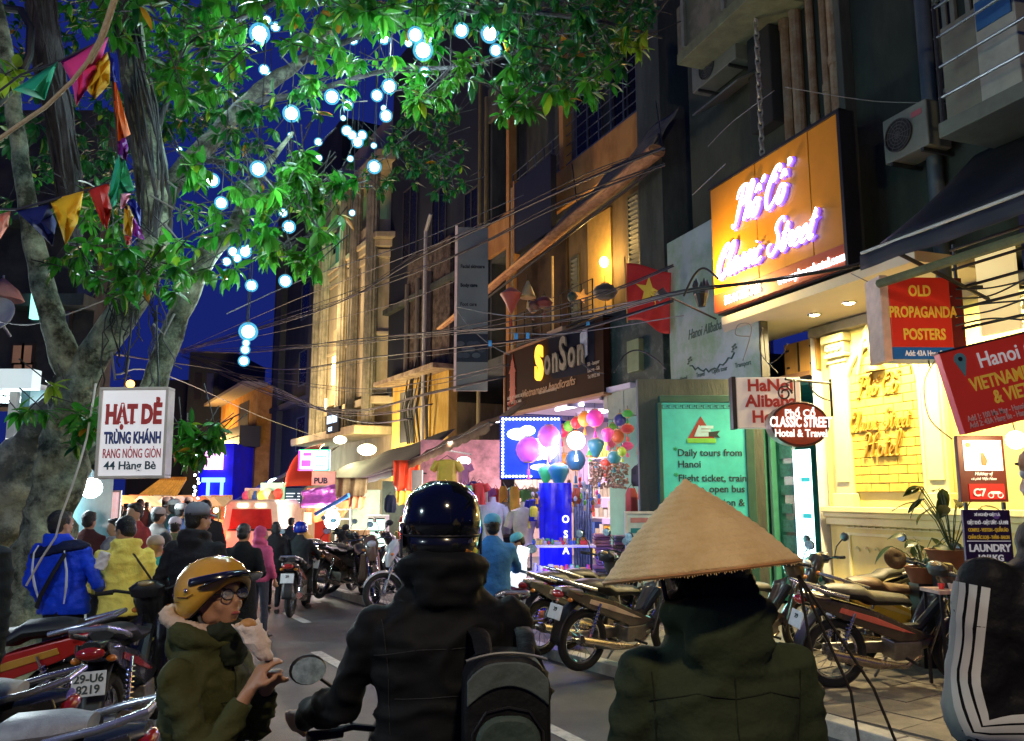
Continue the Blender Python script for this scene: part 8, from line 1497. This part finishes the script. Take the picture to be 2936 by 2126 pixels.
# --- woman in the conical hat
ol2 = cloth('olive_drab', (.034, .046, .022), r=.9); arms = {'L': ((-.215, .03, 1.12), (-.18, .18, .95)), 'R': ((.215, .03, 1.12), (.20, .16, .92))}
WM, Hd, R3, bd, AR = person('person in an olive jacket wearing a pale conical hat, seen from behind', 2042, 1470, 2.0, 3, (.05, .06, .03), (.02, .02, .02), 'bob', jm=ol2, arms=arms, hood=1.0, vox=.012, folds=.011, wide=.97, drop=.02)
obj('scarf', remesh(MB().torus(bd(0, .01, 1.495), .085, .032, Matrix.Rotation(R(6), 3, 'X'), 22, 8).ball(bd(0, -.03, 1.53), (.09, .08, .055)), .010, 2, .008, 14), cloth('black_scarf', (.015, .015, .017)), WM, smooth=True, sharp=0)
hatc = P(2008, 1640, 1.96); ap = P(1958, 1380, 1.96)
HT = thing('conical_hat', 'pale straw conical hat worn by the person in the olive jacket', 'hat', hatc); HT.rotation_euler = (R(-6), R(-6.5), 0); hr, hh_ = W(274, 1.96), .216
strm = twotone('straw_hat', (.56, .37, .14), (.72, .52, .24), 9, .7, .35, 140, lo=.3, hi=.6)
nn, ll = strm.node_tree.nodes, strm.node_tree.links; wv = nn.new('ShaderNodeTexWave'); wv.wave_type = 'BANDS'; wv.bands_direction = 'Z'; wv.inputs['Scale'].default_value = 22; wv.inputs['Distortion'].default_value = .6; ll.new([q_ for q_ in nn if q_.type == 'TEX_COORD'][0].outputs['Object'], wv.inputs['Vector'])
b2 = nn.new('ShaderNodeBump'); b2.inputs['Strength'].default_value = .35; b2.inputs['Distance'].default_value = .004; b1 = [q_ for q_ in nn if q_.type == 'BUMP'][0]; ll.new(wv.outputs['Fac'], b2.inputs['Height']); ll.new(b1.outputs[0], b2.inputs['Normal']); ll.new(b2.outputs[0], nn['Principled BSDF'].inputs['Normal'])
g = MB(); n_ = 72; rows = 30; vs = []
for j in range(rows + 1):
    t_ = j / rows; r = max(.002, hr * t_); z = hh_ * (1 - t_) * 1.0 + .012 * sin(pi * t_) + .0016 * (1 if j % 2 else -1) * (t_ > .05)
    for i in range(n_): a = 2 * pi * i / n_; vs.append((r * cos(a), r * sin(a), z + .0022 * abs(sin(a * 13)) * t_ + .004 * noise.noise(V((cos(a) * 3, sin(a) * 3, t_ * 4))) * t_))
g._add(vs, [(j * n_ + i, j * n_ + (i + 1) % n_, (j + 1) * n_ + (i + 1) % n_, (j + 1) * n_ + i) for j in range(rows) for i in range(n_)]); obj('straw_cone', g, strm, HT, smooth=True, sharp=0, solid=.004)
obj('brim_hoop', MB().torus((0, 0, .0), hr, .0045, None, 72, 6), mat('hoop_bamboo', (.42, .20, .06), .6, ns=20, var=.3), HT, smooth=True)
for k in range(1, 16): obj('inner_hoop', MB().torus((0, 0, hh_ * (1 - k / 16) - .004), hr * k / 16, .0015, None, 40, 4), mat('hoop_bamboo', 0), HT)
for s_ in (-1, 1): obj('chin_ribbon', MB().tube([(s_ * .09, .02, hh_ * .55), (s_ * .085, .03, -.05), (s_ * .03, .06, -.12)], .006, 5), black, HT)
ar = MB()
# paint flecks on her sleeve
for k in range(9): a = P(1795 + (k * 13) % 34, 1975 + k * 7, 1.9); ar.ball(a, (.006, .004, .005), 6, 4)
t = thing('carrying_pole_ropes', 'dark ropes of a shoulder-pole load hanging beside the conical-hat wearer', 'rope', P(2290, 1650, 2.0))
for (a, b) in (((2345, 1985), (2366, 2300)), ((2440, 1985), (2490, 2300)), ((2505, 1975), (2640, 2300))): obj('rope', MB().tube([P(2290, 1650, 2.0) - t.location, P(*a, 2.0) - t.location, P(*b, 2.0) - t.location], .0036, 6), mat('dark_rope', (.02, .016, .012), .8, bump=.4, ns=60), t, smooth=True)

# --- person in a black striped tracksuit top at the right edge
sj = cloth('track_black', (.006, .006, .007), r=.6)
arms = {'L': ((-.27, -.0, 1.13), (.08, -.08, 1.16)), 'R': ((.26, 0, 1.1), (.2, .2, 1.0))}
ST, Hd, R3, bd, AR = person('person in a black tracksuit top with three white sleeve stripes at the right edge', 3078, 1205, 1.95, 6, (.01, .01, .01), (.015, .015, .017), 'short', jm=sj, arms=arms, hood=1.2, vox=.012, folds=.007, wide=1.30, yaw=20)
sw_ = mat('white_stripe', (.62, .64, .60), .7, var=.06); sh_, el_, ha_, _ = AR['L']
from mathutils.bvhtree import BVHTree
jme = [c for c in ST.children if c.name.startswith('jacket')][0].data; bvh = BVHTree.FromPolygons([v.co for v in jme.vertices], [tuple(p.vertices) for p in jme.polygons])
def sleeve(a0, m_, wd_, name='stripe', n_=30):
    """a band laid along the sleeve surface, from shoulder over the elbow to the cuff"""
    d1 = (el_ - sh_).normalized(); d2 = (ha_ - el_).normalized(); g = MB(); vs = []
    for k in range(n_ + 1):
        t = k / n_
        if t < .5: c = sh_.lerp(el_, t * 2)
        else: c = el_.lerp(ha_, (t - .5) * 2 * .9)
        f = min(1, max(0, (t - .35) / .3)); d = d1.lerp(d2, f).normalized(); u = V((-1, .0, 0)).lerp(V((0, -.75, -.75)), f); u = (u - d * u.dot(d)).normalized(); v_ = d.cross(u); o_ = u * cos(a0) + v_ * sin(a0); tg = d.cross(o_)
        for e in (-1, -.33, .33, 1):
            q_ = c + tg * wd_ * e; hit = bvh.ray_cast(q_ + o_ * .16, -o_); p = hit[0] if hit[0] is not None else q_ + o_ * .06; vs.append(p + o_ * .0025)
    g._add(vs, [(4 * k + i, 4 * k + i + 1, 4 * k + i + 5, 4 * k + i + 4) for k in range(n_) for i in range(3)]); obj(name, g, m_, ST, smooth=True)
for k in range(3): sleeve(-.15 - k * .36, sw_, .0075)
sleeve(.35, mat('grey_side_band', (.26, .31, .29), .7, var=.2, ns=12), .022, 'side_band')
g = MB(); vs = []
for a in range(7):
    for b in range(9): x_, z_ = -.205 + .060 * a / 6 + .05 * b / 8, 1.23 + .12 * b / 8 - .02 * a / 6; h = bvh.ray_cast(V((x_, -.6, z_)), V((0, 1, 0)))[0]; vs.append((h if h is not None else V((x_, -.1, z_))) + V((0, -.003, 0)))
g._add(vs, [(a * 9 + b, a * 9 + b + 1, a * 9 + b + 10, a * 9 + b + 9) for a in range(6) for b in range(8)]); obj('logo_patch', g, mat('red_patch', (.5, .03, .015), .6), ST, smooth=True)

def seam(T, pts, r=.0035, m=None, name='seam', side=-1):
    """a stitched seam laid on the back of a jacket: pts are (x, z) in the wearer's frame"""
    me = [c for c in T.children if 'jacket' in c.name][0].data; bv = BVHTree.FromPolygons([v.co for v in me.vertices], [tuple(p.vertices) for p in me.polygons]); out = []
    for (a, b), (c, d) in zip(pts, pts[1:]):
        for k in range(8):
            h = bv.ray_cast(V((a + (c - a) * k / 8, .6 * side, b + (d - b) * k / 8)), V((0, -side, 0)))[0]
            if h is not None: out.append(h + V((0, side * r * .2, 0)))
    if len(out) > 2: obj(name, MB().tube(out, r, 5), m or black, T, smooth=True)
ol3, bl3 = cloth('olive_seam', (.018, .022, .012)), cloth('black_seam', (.03, .032, .034))
seam(WM, [(0, 1.36), (.004, 1.1), (0, .9)], .0017, ol3); seam(WM, [(-.17, 1.30), (-.08, 1.325), (0, 1.315), (.08, 1.325), (.17, 1.30)], .0017, ol3); seam(WM, [(-.165, 1.36), (-.155, 1.2), (-.15, .95)], .0017, ol3); seam(WM, [(.165, 1.36), (.155, 1.2), (.15, .95)], .0017, ol3)
seam(HM, [(-.22, 1.24), (-.1, 1.26), (.1, 1.26), (.22, 1.24)], .0017, bl3); seam(HM, [(-.2, 1.34), (-.18, 1.2), (-.17, 1.0)], .0017, bl3); seam(HM, [(-.16, 1.12), (0, 1.13), (.12, 1.12)], .0017, bl3)
for T_ in (GT,):
    for e in (1, -1): seam(T_, [(-.12, 1.25), (0, 1.24), (.12, 1.25)], .0017, ol3, side=e); 
    seam(T_, [(0, 1.36), (.01, 1.1), (0, .9)], .004, ol3, side=1)
# stray hair of the gold-helmeted woman and fringe on the straw rim
g = MB(); q = random.Random(8)
for k in range(26):
    a = q.uniform(-.05, .05); p = Hg(a, -.09 + q.uniform(-.02, .02), -.05); g.tube([p, p + V((q.uniform(-.02, .02), q.uniform(-.02, .02), -.05)), p + V((q.uniform(-.04, .04), q.uniform(-.04, .04), -.10))], .0011, 3)
obj('loose_hair', g, hairm, GT, kind='stuff')
g = MB()
for k in range(260):
    a = 2 * pi * k / 260 + q.uniform(-.01, .01); p = V((hr * cos(a), hr * sin(a), 0)); g.tube([p, p * 1.012 + V((0, 0, -q.uniform(.002, .009)))], .0012, 3)
obj('rim_fibres', g, strm, HT, kind='stuff')
# ======================= MOTORBIKES =======================
def paint(c, r=.25): return mat('paint_%.2f_%.2f_%.2f' % c, c, r, ns=5, var=.12, coat=.6)
glow_tail = mat('tail_lens', (.35, .015, .01), .15, var=0, coat=1); amber = mat('amber_lens', (.7, .22, .02), .2, var=0, coat=1); platem = mat('plate_white', (.72, .74, .74), .4, ns=20, var=.12); mirrorm = mat('mirror_glass', (.45, .62, .72), .12, m=.35, var=.5, ns=30, coat=1)  # mirror glass colour is pale and mottled in place of bright reflected lights
ty = MB().torus((0, 0, 0), .255, .042, Matrix.Rotation(pi / 2, 3, 'Y'), 32, 10).mesh('tyre'); rm_ = MB().torus((0, 0, 0), .212, .014, Matrix.Rotation(pi / 2, 3, 'Y'), 32, 6).mesh('rim')
wg = MB().tube([(-.06, 0, 0), (.06, 0, 0)], .045, 12)
for k in range(18): a = 2 * pi * k / 18; wg.tube([(.03 * (-1) ** k, .03 * cos(a), .03 * sin(a)), (0, .21 * cos(a + .12), .21 * sin(a + .12))], .0028, 4)
wg = wg.mesh('wheel')
coil = MB().tube([(.026 * cos(t * 1.05), .026 * sin(t * 1.05), .26 * t / 48) for t in range(49)], .006, 5).mesh('spring')
def bike(label, X, Y, rz, c1, c2=None, z=0., kind='wave', plate=True, tx=None, mirrors=True, roll=5., seatc=(.015, .015, .016), lit=False, wide=.34, s=1., detail=True, name='motorbike', rail=True):
    t = thing(name, label, 'motorbike', (X, Y, z), rot=(0, R(roll), R(rz))); t.scale = (s, s, s); A1 = paint(c1); A2 = paint(c2 or c1); sc = kind == 'scooter'
    for y_ in (-.60, .64):
        w_ = obj('wheel', wg, steel, t, smooth=True, loc=(0, y_, .297)); obj('tyre', ty, rubber, w_, smooth=True); obj('rim', rm_, chrome, w_, smooth=True)
    st_ = V((0, .42, .92))
    for s_ in (-.07, .07): obj('fork', MB().tube([(s_, .64, .30), (s_, .50, .72)], .018, 8), chrome, t, smooth=True)
    fe = MB().grid(lambda u, v: ((v - .5) * .11, .64 + .31 * cos(R(20 + 140 * u)), .30 + .315 * sin(R(20 + 140 * u)) - .03 * (2 * v - 1) ** 2), 14, 4); obj('front_fender', fe, A1, t, smooth=True, solid=.004)
    # front cowl, leg shield, side panels
    obj('front_cowl', MB().loft([((0, .56, .66), .05, .04), ((0, .55, .78), .10, .07), ((0, .50, .92), .13, .09), ((0, .44, 1.0), .11, .08), ((0, .40, 1.03), .05, .04)], True, (1, 0, 0), 16), A1, t, smooth=True)
    obj('headlight', MB().ball((0, .575, .93), (.075, .04, .055)), mat('headlight_glass', (.6, .6, .58), .08, var=0, coat=1), t, smooth=True)
    lw = .25 if sc else .19
    for s_ in (-1, 1):
        obj('leg_shield', MB().grid(lambda u, v: (s_ * (.05 + (lw - .05) * u * (1 - .3 * v)), .46 - .20 * (1 - v) - .10 * u * u + .0 * v, .34 + .48 * v - .06 * u), 6, 8), A2 if sc else A1, t, smooth=True, solid=.006)
        if sc: pts = [(.30, .30), (.02, .26), (-.22, .28), (-.62, .46), (-.86, .66), (-.80, .76), (-.30, .74), (-.05, .50), (.20, .38)]
        else: pts = [(.12, .40), (.30, .44), (.05, .53), (-.25, .66), (-.55, .74), (-.88, .82), (-.90, .76), (-.62, .62), (-.30, .50), (-.05, .40)]
        g = MB(); o_ = .135 if sc else .10; g.prism([(a, b) for a, b in pts], s_ * (o_ - .02), s_ * o_, 'yz'); obj('side_panel', g, A1, t, bevel=.012)
        if c2: obj('accent_panel', MB().prism([(-.02, .49), (.10, .47), (-.28, .62), (-.60, .71), (-.62, .67), (-.30, .57)], s_ * (o_ + .001), s_ * (o_ + .010), 'yz'), A2, t, bevel=.004)
        obj('turn_signal', MB().ball((s_ * .10, -.86, .72), (.032, .025, .022), 10, 8), amber, t, smooth=True); obj('turn_signal', MB().ball((s_ * .12, .53, .84), (.03, .025, .022), 10, 8), amber, t, smooth=True)
        o = obj('shock_absorber', MB().tube([(s_ * .115, -.60, .34), (s_ * .115, -.48, .66)], .012, 8), chrome, t, smooth=True); 
        if detail: c_ = obj('spring', coil, chrome, o, smooth=True); c_.location = (s_ * .115, -.60, .36); c_.rotation_euler = (-.36, 0, 0)
    if sc: obj('floorboard', MB().box(-.14, .14, -.1, .34, .27, .31), black, t, bevel=.01); obj('body_core', MB().box(-.11, .11, -.72, -.05, .33, .68), A1, t, bevel=.03)
    else: obj('frame_spine', MB().tube([(0, .42, .72), (0, .2, .50), (0, -.15, .48), (0, -.5, .62)], .045, 8), darkiron, t, smooth=True)
    obj('engine', MB().cbox((0, .04, .32), (.2, .26, .16)).tube([(0, .12, .34), (0, .30, .38)], .06, 10), mat('engine_alloy', (.30, .27, .23), .4, m=.8, ns=12, var=.3), t, bevel=.012)
    obj('exhaust', MB().tube([(.09, .18, .28), (.12, .0, .20), (.13, -.3, .24), (.135, -.72, .33)], [.016, .018, .045, .05], 12), mat('exhaust_chrome', (.50, .42, .34), .25, m=.9, ns=9), t, smooth=True)
    obj('chain_cover', MB().box(-.10, -.07, -.66, .02, .26, .36), mat('engine_alloy', 0), t, bevel=.01); obj('foot_peg', MB().tube([(-.26, .02, .26), (.26, .02, .26)], .014, 8), black, t); obj('side_stand', MB().tube([(-.08, -.02, .26), (-.20, -.08, .01)], .012, 6), steel, t)
    obj('seat', MB().loft([((0, .10, .70), .06, .03), ((0, .04, .74), .11, .045), ((0, -.14, .755), .13, .055), ((0, -.30, .765), .135, .06), ((0, -.38, .81), .13, .065), ((0, -.58, .83), .12, .06), ((0, -.70, .84), .07, .035)], True, (1, 0, 0), 16), mat('seat_%.2f_%.2f' % seatc[:2], seatc, .45, ns=20, bump=.15), t, smooth=True)
    if rail: obj('grab_rail', MB().tube([(.125, -.55, .80), (.15, -.78, .86), (.10, -.95, .91), (-.10, -.95, .91), (-.15, -.78, .86), (-.125, -.55, .80)], .017, 10), mat('grab_rail_silver', (.55, .56, .6), .25, m=.8), t, smooth=True)
    obj('tail_cowl', MB().loft([((0, -.70, .76), .115, .06), ((0, -.84, .78), .095, .055), ((0, -.93, .80), .06, .035)], True, (1, 0, 0), 14), A1, t, smooth=True)
    obj('tail_light', MB().ball((0, -.93, .765), (.085, .04, .04)), emat('lit_tail_light', (1, .16, .03), 9) if lit else glow_tail, t, smooth=True)
    obj('rear_fender', MB().grid(lambda u, v: ((v - .5) * .15, -.60 - .34 * sin(R(15 + 75 * u)), .30 + .36 * cos(R(15 + 75 * u)) + .03 * (1 - u)), 12, 4), black, t, smooth=True, solid=.005)
    if plate:
        p_ = obj('number_plate', MB().box(-.095, .095, -.004, .004, -.07, .07), platem, t, bevel=.003, loc=(0, -.955, .60)); p_.rotation_euler = (-.28, 0, 0)
        if tx:
            for i, q_ in enumerate(tx): text(q_, p_, (0, -.006, .008 - i * .062), .066, mat('plate_ink', (.02, .04, .04), .5, var=0), .02, align='CENTER')
        else: text('29', p_, (0, -.006, .008), .05, mat('plate_ink', (.02, .04, .04), .5, var=0), .02, align='CENTER')
    obj('handlebar', MB().tube([(-wide, .34, 1.0), (-.22, .36, 1.01), (-.08, .42, .97), (.08, .42, .97), (.22, .36, 1.01), (wide, .34, 1.0)], .012, 8), darkiron, t, smooth=True)
    obj('dashboard', MB().loft([((0, .40, .96), .12, .06), ((0, .38, 1.02), .13, .06), ((0, .36, 1.05), .08, .035)], True, (1, 0, 0), 14), black, t, smooth=True); obj('dial', MB().ball((0, .345, 1.045), (.06, .03, .022)), mat('dial_amber', (.45, .32, .14), .2, coat=1), t, smooth=True)
    for s_ in (-1, 1):
        obj('grip', MB().tube([(s_ * (wide - .11), .345, 1.0), (s_ * (wide + .01), .34, 1.0)], .017, 10), rubber, t, smooth=True); obj('brake_lever', MB().tube([(s_ * .2, .40, 1.0), (s_ * wide, .40, .99)], .006, 6), chrome, t)
        if mirrors:
            c_ = V((s_ * (wide + .02), .32, 1.22)); obj('mirror_stem', MB().tube([(s_ * .22, .37, 1.01), (s_ * .26, .36, 1.12), tuple(c_)], .006, 6), black, t)
            h = obj('mirror', MB().ball(c_, (.062, .018, .050), 18, 10), black, t, smooth=True); obj('mirror_glass', MB().prism([(c_.x + .056 * cos(k * .393), c_.z + .044 * sin(k * .393)) for k in range(16)], c_.y - .021, c_.y - .017), mirrorm, h)
    return t
at = lambda px, Y: P(px, 1420, Y).x
bike('black and red parked motorbike with number plate 29-U6 8219', -2.62, 6.0, 10, (.02, .02, .022), (.34, .02, .02), .1, tx=('29-U6', '8219'), mirrors=False, roll=-4)
bike('red-panelled parked motorbike with its tail towards the number-plated one', -3.62, 5.75, 94, (.50, .02, .015), (.62, .30, .04), .1, roll=-4, mirrors=False)
bike('parked motorbike at the bottom left edge with silver grab rail and cream seat', -3.16, 4.30, 97, (.03, .03, .035), (.30, .02, .02), .0, seatc=(.45, .42, .38), roll=-5, mirrors=False)
bike('lowest parked motorbike in the bottom left corner with a white and black seat', -2.50, 3.72, 95, (.05, .05, .055), (.36, .02, .02), .0, seatc=(.30, .31, .34), roll=-5, mirrors=False)
bike('motorbike ridden by the blue-helmeted rider, white number plate behind', at(862, 13.1), 13.2, 4, (.08, .07, .06), (.4, .1, .05), 0, roll=0, lit=False)
bike('parked motorbike with round tail beside the riding couple, far kerb', at(965, 14.4), 14.6, -14, (.10, .06, .04), None, .1, roll=5)
bike('parked motorbike seen side-on with a pale wheel rim, far kerb', at(1030, 14.6), 14.9, -64, (.05, .04, .035), None, .1)
bike('parked motorbike facing the street beside the seated man, far kerb', at(1062, 13.9), 14.0, 200, (.12, .07, .05), None, .1, plate=False)
bike('dark parked motorbike nearest the white ladder, far kerb', at(930, 16.2), 16.4, -20, (.03, .03, .035), None, .1)
bike('white-fronted scooter parked behind the helmeted man', at(1225, 12.3), 12.4, 110, (.62, .6, .62), (.62, .6, .62), .1, kind='scooter', plate=False)
bike('scooter of the blue-jacketed rider, its amber tail light glowing', at(1440, 8.5), 8.75, 8, (.10, .03, .03), None, 0, roll=0, lit=True, kind='scooter')
bike('pale scooter leaning at the kerb under the lantern shop', at(1655, 9.5), 9.55, -48, (.10, .10, .09), (.50, .46, .38), .1)
bike('second pale scooter at the kerb, partly behind the conical hat', at(1790, 8.6), 8.7, -55, (.09, .075, .06), (.62, .48, .36), .1)
bike('black motorbike squeezed between the two pale scooters', at(1738, 9.6), 9.9, -50, (.015, .015, .018), None, .1)
bike('cream scooter tail showing right of the conical-hat wearer', at(2165, 8.9), 9.0, -60, (.10, .07, .05), (.6, .45, .3), .1)
bike('red and white motorbike with a big spoked rear wheel before the yellow wall', 3.48, 7.75, -80, (.05, .035, .03), (.68, .14, .10), .1, roll=7, mirrors=False, s=1.04)
bike('bright yellow scooter parked behind the red and white motorbike', 4.02, 8.75, -72, (.70, .50, .06), (.75, .62, .2), .1, seatc=(.16, .09, .05))
bike('dark motorbike facing left with raised mirrors before the yellow wall', 3.9, 9.5, 104, (.03, .03, .03), (.5, .4, .2), .1)
bike('silver scooter behind the yellow one under the potted plants', 5.1, 8.9, -70, (.06, .06, .06), (.5, .45, .35), .1)
bike('black motorbike straddled by the man with the backpack', -.20, 2.74, 24, (.015, .015, .017), (.05, .05, .055), 0, roll=0, wide=.37, mirrors=True, rail=False)
for px_, py_, Y, nm in ((2568, 1600, 8.6, 'round brown woven hat resting on the yellow scooter'),):
    c = P(px_, py_, Y); t = thing('woven_hat', nm, 'hat', c, rot=(R(75), 0, 0)); obj('disc', MB().lathe([(.001, .03), (.06, .03), (.10, .01), (.115, -.01)], n=24), mat('brown_weave', (.16, .10, .045), .8, ns=40, var=.4, bump=.5), t, smooth=True, solid=.006)
# ======================= VAN =======================
vY = 20.5; c = P(724, 1420, vY); t = thing('white_van', 'cream-white minivan seen from behind with a red reflection coloured into its rear window', 'van', (c.x, vY, 0)); vw = W(84, vY); vm = paint((.78, .66, .52), .3); vh = P(0, 1434, vY).z
obj('body', MB().prism([(-vw, .3), (vw, .3), (vw, .95), (vw * .90, vh - .12), (vw * .75, vh), (-vw * .75, vh), (-vw * .90, vh - .12), (-vw, .95)], 0, 3.6), vm, t, bevel=.04)
w_ = obj('rear_window', MB().prism([(-vw * .74, .98), (vw * .74, .98), (vw * .66, vh - .22), (-vw * .66, vh - .22)], -.03, -.003), mat('red_reflection_paint', (.22, .012, .01), .12, ns=1.5, var=.8, em=.5), t, bevel=.01)  # red reflection in the dark glass put into its colour and glow
obj('window_seal', MB().box(-vw * .78, vw * .78, -.02, -.002, .93, .975), black, t); obj('bumper', MB().box(-vw, vw, -.12, .0, .28, .50), mat('van_bumper', (.5, .42, .35), .4), t, bevel=.03); obj('number_plate', MB().box(-.25, .25, -.13, -.121, .33, .47), platem, t)
for s_ in (-1, 1):
    obj('tail_light', MB().box(s_ * vw * .94 - .07, s_ * vw * .94 + .07, -.035, -.003, .62, .95), emat('van_tail', (1, .06, .02), 5 if s_ < 0 else 1.2), t, bevel=.01); obj('roof_lamp', MB().box(s_ * .22 - .12, s_ * .22 + .12, -.05, -.003, vh - .17, vh - .10), emat('roof_lamp', (1, .85, .6), 5), t)
    w2 = obj('wheel', MB().tube([(s_ * vw * .8 - .1, .6, .3), (s_ * vw * .8 + .1, .6, .3)], .30, 18), rubber, t)
lamp('tail_glow', 'POINT', (-vw * 1.05, -.5, .8), 40, (1, .06, .03), .1, t); lamp('van_wash', 'POINT', (0, -2.2, 2.4), 60, (1, .6, .4), .3, t)
# ======================= POTTED PLANTS =======================
lg = leafmat('houseplant_leaf', (.035, .06, .02), .2); pot = mat('brown_planter', (.20, .07, .03), .6, ns=7)
def plant(label, px, py, Y, n_, L_, spread, seed, z0=None, pw_=.22, ph_=.2):
    c = P(px, py, Y); t = thing('potted_plant', label, 'plant', c); q = random.Random(seed); obj('planter', MB().lathe([(pw_ * .7, -ph_), (pw_, -.02), (pw_ * 1.06, 0), (pw_ * .92, 0), (pw_ * .85, -.05)], n=18), pot, t, smooth=True, sharp=50); obj('soil', MB().lathe([(.001, -.03), (pw_ * .88, -.03)], n=14), rubber, t)
    obj('stand', MB().box(-pw_ * .6, pw_ * .6, -pw_ * .6, pw_ * .6, -(c.z - .1), -ph_ - .003), black, t)
    for i in range(n_):
        a = q.uniform(0, 6.28); l = L_ * q.uniform(.55, 1); tip = V((cos(a) * spread * q.uniform(.3, 1), sin(a) * spread * .6, l)); obj('stem', MB().tube([(0, 0, -.04), tuple(tip * .5 + V((0, 0, l * .12))), tuple(tip)], .005, 5), mat('stem_green', (.05, .08, .03), .6), t)
        me = LMs[i % 3].mesh('leaf'); o = obj('leaf', me, lg, t, smooth=True, loc=tip); s_ = q.uniform(.13, .24); o.scale = (s_ * 1.3, s_, s_); o.rotation_euler = (q.uniform(-1.1, .2), q.uniform(-.6, .6), a - pi / 2)
plant('tall dark leafy plant in a brown planter before the yellow wall', 2730, 1575, 8.2, 18, .62, .34, 2, pw_=.24)
plant('low palm-like plant in a smaller planter left of the tall one', 2645, 1625, 8.5, 13, .34, .30, 4, pw_=.17, ph_=.16)
# offering table glimpsed at the right
t = thing('side_table', 'small dark table with cups under the laundry sign', 'table', (P(2725, 1690, 7.6).x, 7.6, .1)); h_ = P(0, 1690, 7.6).z - .1; obj('top', MB().box(-.18, .22, -.15, .2, h_ - .03, h_), mat('pinkish_top', (.6, .4, .32), .5), t)
for a in (-.15, .19):
    for b in (-.12, .17): obj('leg', MB().box(a - .012, a + .012, b - .012, b + .012, 0, h_ - .031), black, t)
for i in range(3): obj('cup', MB().lathe([(.02, 0), (.03, .05), (.028, .05), (.018, .005)], (-.08 + i * .09, 0, h_ + .001), 12), (gm[0], gm[7], gm[1])[i], t, smooth=True)
# ---------------- assumed street lamp behind the viewpoint, added for the warm key light ----------------
sl = thing('assumed_street_lamp', 'assumed tall steel street lamp on the near kerb, out of view', 'street lamp', (2.4, -3.2, 0))
obj('pole', MB().tube([(0, 0, 0), (0, 0, 5.5), (-.5, .4, 6.1), (-1.3, .9, 6.2)], [.08, .06, .05, .04], 10), steel, sl, smooth=True)
obj('lamp_head', MB().ball((-1.5, 1.0, 6.2), (.35, .16, .09)), steel, sl, smooth=True)
lamp('added_lamp_glow', 'POINT', (-1.5, 1.0, 6.0), 640, (1, .78, .48), .2, sl)
c = V((-5.2, 1.2, 0)); t = thing('shop_lamp_post', 'added cold white lamp on a post at the near left pavement, out of view', 'lamp', c); obj('pole', MB().tube([(0, 0, 0), (0, 0, 3.4)], .04, 8), steel, t); obj('shade', MB().lathe([(.02, 3.5), (.22, 3.38)], n=16), steel, t); lamp('added_lamp_glow', 'POINT', (0, 0, 3.25), 260, (.72, .94, 1), .12, t)  # unseen lamp post added for cold light on the left-hand jackets and bikes
